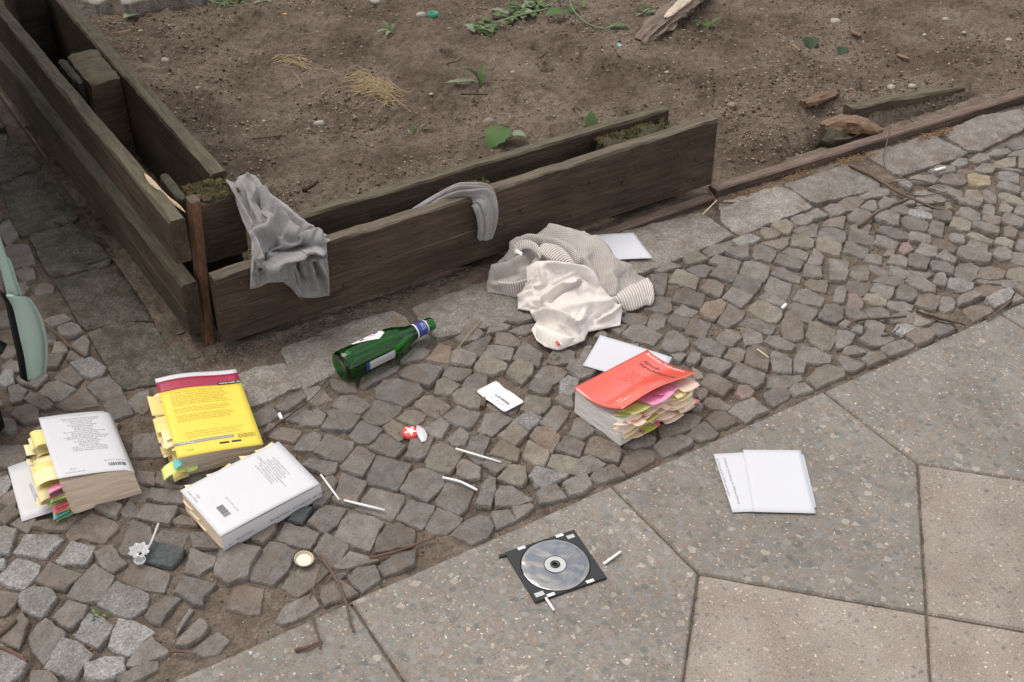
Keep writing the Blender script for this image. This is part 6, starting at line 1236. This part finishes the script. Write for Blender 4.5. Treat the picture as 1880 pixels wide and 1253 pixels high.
strip_surface([[PV(-40, 380, .70), PV(-12, 440, .70), PV(0, 490, .70), PV(14, 545, .70)], [PV(-22, 385, .698), PV(0, 450, .698), PV(14, 495, .698), PV(30, 546, .698)], [PV(-14, 400, .706), PV(8, 468, .706), PV(20, 500, .706), PV(34, 546, .706)]], 'strap', MATS['mint_plastic'], .006)
strip_surface([[PV(6, 470, .712), PV(14, 483, .712), PV(22, 510, .712), PV(36, 546, .712)], [PV(14, 474, .716), PV(20, 484, .716), PV(28, 510, .716), PV(40, 546, .716)]], 'strap_edge', MATS['mint_plastic'], .005)
# added unseen frame and wheels that carry the shading parts
def added_wheel(c, r, w):
    V, Fc = [], []; n = 32; pr_ = [(r * .62, -w * .5), (r * .92, -w * .5), (r, -w * .2), (r, w * .2), (r * .92, w * .5), (r * .62, w * .5)]
    for x, y in pr_:
        for k in range(n): a = 2 * math.pi * k / n; V.append(Vector(c) + Vector((y, x * math.cos(a), x * math.sin(a))))
    for i in range(6):
        for k in range(n): Fc.append((i * n + k, i * n + (k + 1) % n, ((i + 1) % 6) * n + (k + 1) % n, ((i + 1) % 6) * n + k))
    w_o = centred('added_wheel', V, Fc, MATS['black_fabric'], st)
    V, Fc = tube([Vector(c) + Vector((-w * .3, 0, 0)), Vector(c) + Vector((w * .3, 0, 0))], r * .63, 20); centred('hub', V, Fc, MATS['tray_black'], w_o)
added_wheel((-.372, .700, .078), .070, .040); added_wheel((-.92, .72, .078), .070, .040); added_wheel((-.40, 1.75, .13), .12, .045); added_wheel((-.98, 1.75, .13), .12, .045)
for a, b_2 in (((-.36, .70, .15), (-.46, 1.05, .55)), ((-.92, .72, .15), (-.94, 1.05, .55)), ((-.44, 1.75, .14), (-.46, 1.05, .60)), ((-.94, 1.75, .14), (-.94, 1.05, .60)), ((-.46, 1.05, .55), (-.46, 2.2, 1.05)), ((-.94, 1.05, .55), (-.94, 2.2, 1.05)), ((-.46, 2.2, 1.05), (-.94, 2.2, 1.05)), ((-.36, .70, .16), (-.33, .72, .16)), ((-.31, .73, .14), (-.40, .80, .20))):
    V, Fc = tube([a, b_2], .011, 10); centred('added_frame_tube', V, Fc, MATS['tray_black'], st)
# carrycot: deep tub with rounded rim, added unseen to block light from the left
V, Fc = [], []; n = 28
for (k_, z) in ((.70, .26), (.88, .30), (.97, .45), (1.0, .74), (.95, .76), (.92, .46), (.80, .34)):
    for q in range(n):
        a = 2 * math.pi * q / n; c_, s_ = math.cos(a), math.sin(a); V.append((-.70 + .27 * k_ * math.copysign(abs(c_) ** .6, c_), 1.72 + .62 * k_ * math.copysign(abs(s_) ** .6, s_), z))
for i in range(6):
    for q in range(n): Fc.append((i * n + q, i * n + (q + 1) % n, (i + 1) * n + (q + 1) % n, (i + 1) * n + q))
Fc += [tuple(range(n)), tuple(range(6 * n, 7 * n))]
centred('added_carrycot', V, Fc, MATS['black_fabric'], st)
# wide sun hood, added out of view to shade the left kerb and planter
V, Fc = [], []
for i in range(13):
    a = i / 12 * 2.4 + .25
    for k in range(15):
        s_ = k / 14 * 2 - 1; V.append((-.46 + .50 * s_, 1.84 - .62 * math.cos(a), .66 + .36 * math.sin(a) * (1 - .22 * s_ * s_)))
for i in range(12):
    for k in range(14): Fc.append((i * 15 + k, i * 15 + k + 1, i * 15 + k + 16, i * 15 + k + 15))
o = centred('added_shade_hood', V, Fc, MATS['black_fabric'], st); md = o.modifiers.new('thickness', 'SOLIDIFY'); md.thickness = .012

# ------------------------------------------------------------------ clothes: draped sheets with folds laid in by hand
def along(poly, n):
    Q = np.array([tuple(p) for p in poly], float); d = np.concatenate([[0], np.cumsum(np.linalg.norm(np.diff(Q, axis=0), axis=1))]); t = np.linspace(0, d[-1], n)
    return np.stack([np.interp(t, d, Q[:, k]) for k in range(3)], 1)
def drape(top, right, bottom, left, N, M):
    """sheet spanned between its four edges (top and bottom run left to right, the sides run down)"""
    T, B, Lf, Rt = along(top, N), along(bottom, N), along(left, M), along(right, M)
    u = np.linspace(0, 1, N)[:, None, None]; v = np.linspace(0, 1, M)[None, :, None]
    return (1 - v) * T[:, None] + v * B[:, None] + (1 - u) * Lf[None] + u * Rt[None] - ((1 - u) * (1 - v) * T[0] + u * (1 - v) * T[-1] + (1 - u) * v * B[0] + u * v * B[-1])
def smooth_grid(G, it):
    for _ in range(it):
        H = G.copy(); H[1:-1, 1:-1] = .5 * G[1:-1, 1:-1] + .125 * (G[2:, 1:-1] + G[:-2, 1:-1] + G[1:-1, 2:] + G[1:-1, :-2]); G = H
    return G
def normals(G):
    a = np.gradient(G, axis=0); b_ = np.gradient(G, axis=1); n = np.cross(a, b_); n /= np.linalg.norm(n, axis=-1, keepdims=True) + 1e-12
    view = np.array(CAM_LOC) - G
    return n * np.sign(np.sum(n * view, -1, keepdims=True) + 1e-9)
CRn = np.array(CR); CLn = np.array(CAM_LOC)
def measured(G):
    d = (G - CLn) @ CRn; return np.stack([940 + F_PX * d[..., 0] / -d[..., 2], 626.5 - F_PX * d[..., 1] / -d[..., 2]], -1)
def folds(G, strokes, edge=.12, wrinkle=(0, 0), seed=0):
    """raise (or sink) the sheet along each traced fold: (points, width in photo pixels, height in metres)"""
    N, M, _ = G.shape; Q = measured(G); n = normals(smooth_grid(G, 6)); h = np.zeros((N, M))
    for pts, w, hh in strokes:
        P_ = np.array([tuple(p)[:2] for p in smoothline([(x, y, 0) for x, y in pts], 5)])
        best = np.full((N, M), 1e9)
        tt = np.zeros((N, M))
        for k in range(len(P_) - 1):
            a, b_ = P_[k], P_[k + 1]; ab = b_ - a; t = np.clip(((Q - a) @ ab) / (ab @ ab + 1e-9), 0, 1); d = np.linalg.norm(Q - (a + t[..., None] * ab), axis=-1)
            tt = np.where(d < best, (k + t) / (len(P_) - 1), tt); best = np.minimum(best, d)
        prof = np.exp(-(best / w) ** 1.5) + (.30 * np.cos(2.7 * best / w) * np.exp(-(best / (2.4 * w)) ** 2) if hh > 0 else 0)
        h += hh * prof * np.clip(np.minimum(tt, 1 - tt) * 6 + .35, 0, 1)
    if wrinkle[0]:
        f = wrinkle[1]; wr = np.array([[mnoise.ridged_multi_fractal(Vector((G[i, j, 0] * f, G[i, j, 1] * f * .7, G[i, j, 2] * f + seed)), 1.0, 2.0, 4, 1.0, 2.0) - 1.2 for j in range(M)] for i in range(N)]); h += wrinkle[0] * wr
    e = np.minimum(np.minimum(np.linspace(0, 1, N), np.linspace(1, 0, N))[:, None], np.minimum(np.linspace(0, 1, M), np.linspace(1, 0, M))[None]); h *= np.clip(e / edge + .12, 0, 1)
    return G + n * h[..., None]
def fabric(name, col, col2, kind, scale=1.0):
    """cloth shaded in its own grid (u across, v along): jersey, coarse knit or rib"""
    m, t, b = material(name, .95, .12)
    uv = nd(t, 'ShaderNodeUVMap', uv_map='cloth').outputs[0]
    sep = nd(t, 'ShaderNodeSeparateXYZ'); L(t, uv, sep.inputs[0])
    p = objc(t); n = noi(t, p, 45, 5, .6)
    c = mix(t, ramp(t, n, [(.3, 0), (.7, 1)]), col, col2)
    f = noi(t, p, 900, 3, .7)
    if kind == 'jersey':
        st = noi(t, scaled(t, uv, (520 * scale, 40, 1)), 1, 4, .75)
        c = mix(t, .5, c, mix(t, 1.0, c, ramp(t, st, [(.3, .72), (.7, 1.25)]), 'MULTIPLY'))
        h = mth(t, 'ADD', mth(t, 'MULTIPLY', f, .5), st); L(t, bump(t, h, .35, .0012), b.inputs['Normal'])
    else:
        fu, fv = (150 * scale, 190 * scale) if kind == 'knit' else (95 * scale, 0)
        wv = mth(t, 'MULTIPLY', noi(t, p, 30, 2), .8)
        su = mth(t, 'SINE', mth(t, 'ADD', mth(t, 'MULTIPLY', sep.outputs[0], fu * 3.1416), wv))
        su = mth(t, 'ABSOLUTE', su)
        if kind == 'knit':
            sv = mth(t, 'ABSOLUTE', mth(t, 'SINE', mth(t, 'ADD', mth(t, 'MULTIPLY', sep.outputs[1], fv * 3.1416), mth(t, 'MULTIPLY', su, 1.1))))
            h = mth(t, 'MULTIPLY', mth(t, 'POWER', su, .6), mth(t, 'ADD', mth(t, 'MULTIPLY', sv, .55), .45))
        else: h = mth(t, 'POWER', su, .7)
        c = mix(t, 1.0, c, ramp(t, h, [(0, .64), (.45, .96), (1, 1.06)]), 'MULTIPLY')
        h2 = mth(t, 'ADD', h, mth(t, 'MULTIPLY', f, .25)); L(t, bump(t, h2, .9, .0035), b.inputs['Normal'])
    L(t, c, b.inputs['Base Color'])
    b.inputs['Sheen Weight'].default_value = .25; b.inputs['Sheen Roughness'].default_value = .5
    return m
fabric('knit', (.60, .540, .500), (.72, .660, .615), 'knit', 1.7); fabric('rib', (.60, .540, .500), (.71, .650, .605), 'rib')
fabric('cream_jersey', (.64, .585, .545), (.73, .685, .655), 'jersey'); fabric('cream_rib', (.70, .66, .61), (.78, .74, .70), 'jersey', .6)
fabric('grey_jersey', (.215, .207, .210), (.315, .306, .310), 'jersey')
def grid_cloth(name, G, mat, parent, th=.0025, sub=1, rows=None, len_u=1.0, len_v=1.0):
    N, M, _ = G.shape; V = [tuple(v) for v in G.reshape(-1, 3)]
    Fc = [(i * M + j, (i + 1) * M + j, (i + 1) * M + j + 1, i * M + j + 1) for i in range(N - 1) for j in range(M - 1)]
    o = centred(name, V, Fc, mat, parent); me = o.data
    uvl = me.uv_layers.new(name='cloth')
    vi = np.zeros(len(me.loops), dtype=np.int32); me.loops.foreach_get('vertex_index', vi)
    uv = np.stack([(vi // M) / (N - 1) * len_u, (vi % M) / (M - 1) * len_v], -1); uvl.data.foreach_set('uv', uv.astype(np.float32).ravel())
    if np.mean([p.normal.z for p in me.polygons]) < 0: me.flip_normals()
    md = o.modifiers.new('thickness', 'SOLIDIFY'); md.thickness = th; md.offset = -1
    if sub: ms = o.modifiers.new('smooth', 'SUBSURF'); ms.levels = sub; ms.render_levels = sub
    return o
# knitted sweater
sw = empty('knitted_sweater', (.80, .56, .01), label='crumpled beige-grey knitted sweater heaped in front of the planter', cat='sweater')
def dome(G, hgt, pw=.6):
    N, M, _ = G.shape; w = (np.sin(np.pi * np.linspace(0, 1, N))[:, None] * np.sin(np.pi * np.linspace(0, 1, M))[None]) ** pw; H = G.copy(); H[..., 2] += hgt * w; return H
px = lambda Lp: [P(*q) for q in Lp]
G = drape(px([(893, 525, .012), (898, 500, .035), (925, 472, .050), (948, 447, .060), (985, 432, .075), (1005, 417, .080), (1040, 424, .080), (1075, 434, .065), (1105, 458, .050), (1125, 482, .035), (1155, 500, .026), (1180, 508, .020)]),
          px([(1180, 508, .020), (1198, 520, .016), (1201, 545, .013), (1196, 560, .011)]),
          px([(895, 537, .011), (925, 542, .011), (950, 548, .011), (985, 560, .012), (1040, 575, .012), (1100, 570, .012), (1140, 566, .011), (1170, 562, .011), (1196, 560, .011)]),
          px([(893, 525, .012), (892, 530, .011), (895, 537, .011)]), 150, 70)
G = dome(G, .030)
G = folds(G, [([(963, 483), (970, 468), (984, 455), (1000, 458), (1011, 470), (1028, 475)], 9, -.026), ([(940, 463), (953, 446), (981, 440), (998, 446)], 9, .014), ([(996, 446), (1024, 453), (1050, 470), (1067, 491)], 12, .018), ([(1004, 419), (1037, 427), (1075, 435)], 8, .008), ([(1012, 433), (1050, 446), (1068, 472)], 8, -.010), ([(1080, 440), (1104, 462), (1125, 488), (1160, 503)], 14, .014), ([(1085, 465), (1100, 490), (1106, 520)], 10, -.012), ([(1118, 500), (1128, 525), (1125, 548)], 10, .010), ([(1140, 505), (1150, 525)], 8, -.007), ([(903, 498), (931, 489), (961, 474)], 10, .013), ([(905, 511), (930, 507), (955, 500)], 7, -.012), ([(900, 522), (930, 524), (955, 516)], 9, .009), ([(920, 478), (935, 482), (948, 470)], 7, -.010)], .10, (.0030, 14), 3)
G[..., 2] = np.maximum(G[..., 2], .011)
grid_cloth('knit_body', G, MATS['knit'], sw, .006, 0, None, .46, .22)
def rib_band(pts_top, pts_bot, name, mat, parent, puff=.006, n=40, mrows=8, th=.005, len_u=.2):
    A = smoothline(pts_top, 8); B = smoothline(pts_bot, 8)
    def rs(L_, n):
        d = np.cumsum([0] + [(b - a).length for a, b in zip(L_, L_[1:])]); X = np.array([tuple(p) for p in L_]); tt = np.linspace(0, d[-1], n); return np.stack([np.interp(tt, d, X[:, k]) for k in range(3)], 1)
    A, B = rs(A, n), rs(B, n); G = np.zeros((n, mrows, 3))
    for j in range(mrows):
        s = j / (mrows - 1); G[:, j] = A * (1 - s) + B * s; G[:, j, 2] += puff * math.sin(s * 3.1416) + .0012 * np.abs(np.sin(np.arange(n) * 1.57)) * 0
    return grid_cloth(name, G, mat, parent, th, 1, None, len_u, .05)
rib_band([P(1118, 548, .030), P(1140, 532, .036), P(1165, 518, .032), P(1190, 508, .026)], [P(1134, 568, .010), P(1158, 572, .010), P(1182, 563, .010), P(1202, 552, .010)], 'ribbed_hem', MATS['rib'], sw, .010, 36, 9, .006, .16)
rib_band([P(1190, 509, .026), P(1199, 522, .030), P(1202, 540, .022)], [P(1182, 545, .012), P(1190, 560, .010), P(1200, 558, .010)], 'hem_fold', MATS['rib'], sw, .006, 16, 6, .006, .06)
rib_band([P(915, 520, .040), P(940, 520, .045), P(968, 512, .05)], [P(922, 540, .011), P(945, 546, .011), P(972, 542, .016)], 'ribbed_cuff', MATS['rib'], sw, .006, 26, 7, .006, .12)
rib_band([P(936, 452, .062), P(960, 441, .082), P(985, 448, .088), P(1000, 470, .080)], [P(944, 470, .062), P(962, 458, .078), P(980, 463, .083), P(990, 478, .078)], 'collar', MATS['rib'], sw, .010, 34, 7, .006, .16)
rib_band([P(1003, 446, .095), P(1030, 452, .098), P(1052, 475, .088), P(1062, 498, .072)], [P(985, 462, .088), P(1005, 475, .090), P(1030, 488, .082), P(1045, 500, .070)], 'neck_band', MATS['rib'], sw, .008, 36, 7, .006, .18)
V, Fc = rect2d(.012, .016, 3); c0 = P(958, 470, .092); ex = Vector((.6, .75, .1)).normalized(); ey = Vector((-.6, .5, .45)).normalized()
o = centred('care_tag', [c0 + ex * v.x + ey * v.y for v in V], Fc, MATS['label_white'], sw)
# cream garment in front of it
cg = empty('cream_shirt', (.66, .44, .01), label='crumpled cream white shirt with a small red tag lying on the knitted sweater', cat='shirt')
G = drape(px([(966, 492, .082), (985, 480, .092), (1010, 479, .098), (1035, 486, .095), (1062, 490, .088), (1088, 503, .072)]),
          px([(1088, 503, .072), (1104, 528, .052), (1126, 552, .030), (1143, 570, .016), (1139, 597, .012)]),
          px([(985, 625, .012), (1000, 637, .012), (1025, 643, .012), (1050, 635, .012), (1073, 626, .012), (1080, 610, .012), (1110, 604, .012), (1139, 597, .012)]),
          px([(966, 492, .082), (968, 520, .055), (951, 545, .022), (950, 568, .014), (972, 572, .020), (985, 592, .022), (975, 606, .014), (985, 625, .012)]), 110, 120)
G = dome(G, .020)
G = folds(G, [([(994, 487), (998, 519), (981, 530)], 7, .009), ([(1064, 511), (1040, 521), (1020, 533), (1006, 545), (984, 554)], 6, .013), ([(1070, 518), (1040, 531), (1020, 543), (1008, 556)], 5, -.012), ([(1000, 485), (1045, 488), (1076, 499), (1100, 526)], 8, .010), ([(1101, 532), (1078, 513), (1056, 508)], 5, -.009), ([(1030, 569), (1071, 562), (1097, 559), (1126, 554)], 12, .010), ([(1138, 562), (1116, 582), (1093, 591)], 6, .010), ([(1128, 557), (1104, 577), (1086, 598)], 5, -.010), ([(976, 598), (988, 583), (1013, 579), (1043, 589), (1062, 606)], 6, .016), ([(986, 600), (1008, 591), (1036, 603), (1050, 622)], 6, -.012), ([(953, 550), (968, 541), (981, 537)], 6, .009), ([(979, 572), (992, 560), (990, 546)], 5, -.012), ([(1010, 500), (1030, 505), (1045, 500)], 5, -.006), ([(1000, 560), (1012, 575)], 5, .006), ([(1060, 540), (1080, 535), (1098, 540)], 6, -.005), ([(1050, 600), (1066, 588), (1074, 572)], 6, .006)], .05, (.0020, 26), 5)
G[..., 2] = np.maximum(G[..., 2], .011)
grid_cloth('shirt_body', G, MATS['cream_jersey'], cg, .0022, 0, None, .30, .30)
rib_band([P(985, 596, .030), P(1002, 600, .034), P(1030, 612, .030), P(1056, 622, .022)], [P(983, 622, .010), P(1000, 637, .010), P(1026, 644, .010), P(1052, 634, .010)], 'neck_band', MATS['cream_rib'], cg, .010, 30, 8, .003, .12)
c0 = P(1019, 628, .026)
V = [c0 + Vector((x, y, z)) for x, y, z in ((0, 0, 0), (.006, -.002, .001), (.0065, -.010, -.003), (.0005, -.009, -.003))]; o = centred('red_tag', V, [(0, 3, 2, 1)], MATS['cap_red'], cg); md = o.modifiers.new('thickness', 'SOLIDIFY'); md.thickness = .0012
V = [v + Vector((.0058, -.0018, .0006)) for v in V]; o2 = centred('tag_stripe', V[:1] + [V[0] + Vector((.003, -.001, 0)), V[3] + Vector((.003, -.001, 0)), V[3]], [(0, 3, 2, 1)], MATS['label_white'], o)
# grey garment over the corner of the planter, its sleeve over the plank
gg = empty('grey_shirt', (.30, .70, .0), label='grey jersey shirt draped over the planter corner with a sleeve hanging further along', cat='shirt')
def PVv(x, y, v):
    d = CR @ Vector(((x - 940) / F_PX, -(y - 626.5) / F_PX, -1)); t = (v - CAM_LOC[1]) / d.y; return Vector(CAM_LOC) + d * t
pv = lambda Lp: [PVv(*q) for q in Lp]
G = drape(pv([(430, 340, .93), (437, 325, .93), (452, 319, .92), (468, 322, .91), (474, 338, .90)]),
          pv([(474, 338, .90), (503, 366, .85), (540, 396, .79), (580, 422, .745), (612, 437, .715), (600, 446, .682), (600, 465, .678), (604, 500, .678), (605, 543, .680)]),
          pv([(459, 531, .683), (475, 528, .683), (492, 520, .680), (520, 518, .678), (535, 530, .678), (548, 546, .678), (575, 548, .679), (605, 543, .680)]),
          pv([(430, 340, .93), (432, 368, .86), (445, 405, .80), (462, 440, .74), (462, 470, .70), (459, 500, .683), (459, 531, .683)]), 110, 160)
G = folds(G, [([(436, 340), (442, 376), (458, 410), (470, 436)], 8, 0.0272), ([(455, 330), (467, 355), (486, 390), (518, 424), (543, 442)], 7, 0.0230), ([(474, 346), (512, 381), (548, 413), (582, 438)], 7, 0.0130), ([(470, 358), (480, 380), (492, 402), (498, 420)], 7, -0.0510), ([(484, 362), (522, 402), (553, 432)], 5, -0.0238), ([(446, 345), (452, 380), (466, 410)], 5, -0.0204), ([(470, 475), (480, 446), (502, 430), (515, 420)], 7, 0.0306), ([(485, 480), (492, 455), (512, 442)], 5, -0.0238), ([(464, 460), (483, 487), (509, 481), (534, 470), (566, 460), (602, 462)], 8, 0.0374), ([(528, 458), (553, 446), (580, 442), (594, 446)], 7, 0.0150), ([(500, 462), (534, 458), (560, 450)], 5, -0.0306), ([(540, 478), (570, 470), (600, 472)], 5, -0.0238), ([(463, 472), (460, 503), (466, 529)], 6, 0.0170), ([(478, 492), (488, 520)], 6, -0.0170), ([(500, 498), (515, 508), (528, 500)], 6, 0.0136), ([(530, 495), (537, 524), (553, 541)], 6, 0.0238), ([(548, 482), (556, 505), (562, 520)], 4, -0.0170), ([(566, 480), (572, 505), (580, 530)], 6, 0.0170), ([(586, 484), (598, 516), (602, 539)], 6, 0.0204), ([(578, 482), (590, 512)], 4, -0.0170)], .09, (.0016, 34), 8)
G = folds(G, [], .04, (.0007, 85), 3)
grid_cloth('shirt_body', G, MATS['grey_jersey'], gg, .0022, 0, None, .22, .34)
def cloth_tube(name, path, ru, rv, parent, mat, seed, n=28, k=10, folds=5, amp=.28):
    """limp sleeve: flattened tube with long folds"""
    pts = smoothline(path, k); m_ = len(pts); V = np.zeros((m_, n + 1, 3))
    for i, p in enumerate(pts):
        d = (pts[min(i + 1, m_ - 1)] - pts[max(i - 1, 0)]).normalized(); a = d.cross(Vector((0, 1, .3))).normalized(); b2 = d.cross(a).normalized()
        s = i / (m_ - 1); w = float(np.interp(s, np.linspace(0, 1, len(ru)), ru)); h = float(np.interp(s, np.linspace(0, 1, len(rv)), rv))
        for q in range(n + 1):
            t = 2 * math.pi * q / n
            f = 1 + amp * (.9 * (abs(math.sin(folds * .5 * t + s * 1.6 + seed)) - .6) + .35 * math.sin((folds + 5) * t - s * 3 + seed) + .5 * mnoise.noise(Vector((math.cos(t) * 1.6, math.sin(t) * 1.6, s * 5 + seed))))
            V[i, q] = p + (a * math.cos(t) * w + b2 * math.sin(t) * h) * f
    return grid_cloth(name, V, mat, parent, .002, 1, None, .3, .12)
cloth_tube('sleeve', [Vector((.33, .765, .10)), Vector((.40, .762, .115)), PVv(735, 412, .748), PVv(775, 388, .742), PVv(815, 366, .735), PVv(850, 355, .718), PVv(880, 360, .692), PVv(894, 385, .672), PVv(895, 412, .672), PVv(890, 438, .674)], [.014, .014, .011, .014, .019, .024, .025, .023, .020, .015], [.008, .008, .008, .009, .010, .011, .012, .010, .009, .007], gg, MATS['grey_jersey'], 1.3, 56, 10, 6, .42)
for (x, y, v_) in ((522, 384, .812), (534, 394, .795), (546, 403, .780)):
    c0 = PVv(x, y, v_) + Vector((0, -.004, .002)); V, Fc = [], []
    for r, z in ((.0045, 0), (.0045, .002), (.0030, .0026), (.0025, .0015)):
        for k in range(14): a = k * .4488; V.append(c0 + Vector((r * math.cos(a), r * math.sin(a) * .8, z + r * math.sin(a) * .4)))
    Fc = [(i * 14 + k, i * 14 + (k + 1) % 14, i * 14 + 14 + (k + 1) % 14, i * 14 + 14 + k) for i in range(3) for k in range(14)]
    centred('snap_button', V, Fc, MATS['label_silver'], gg)
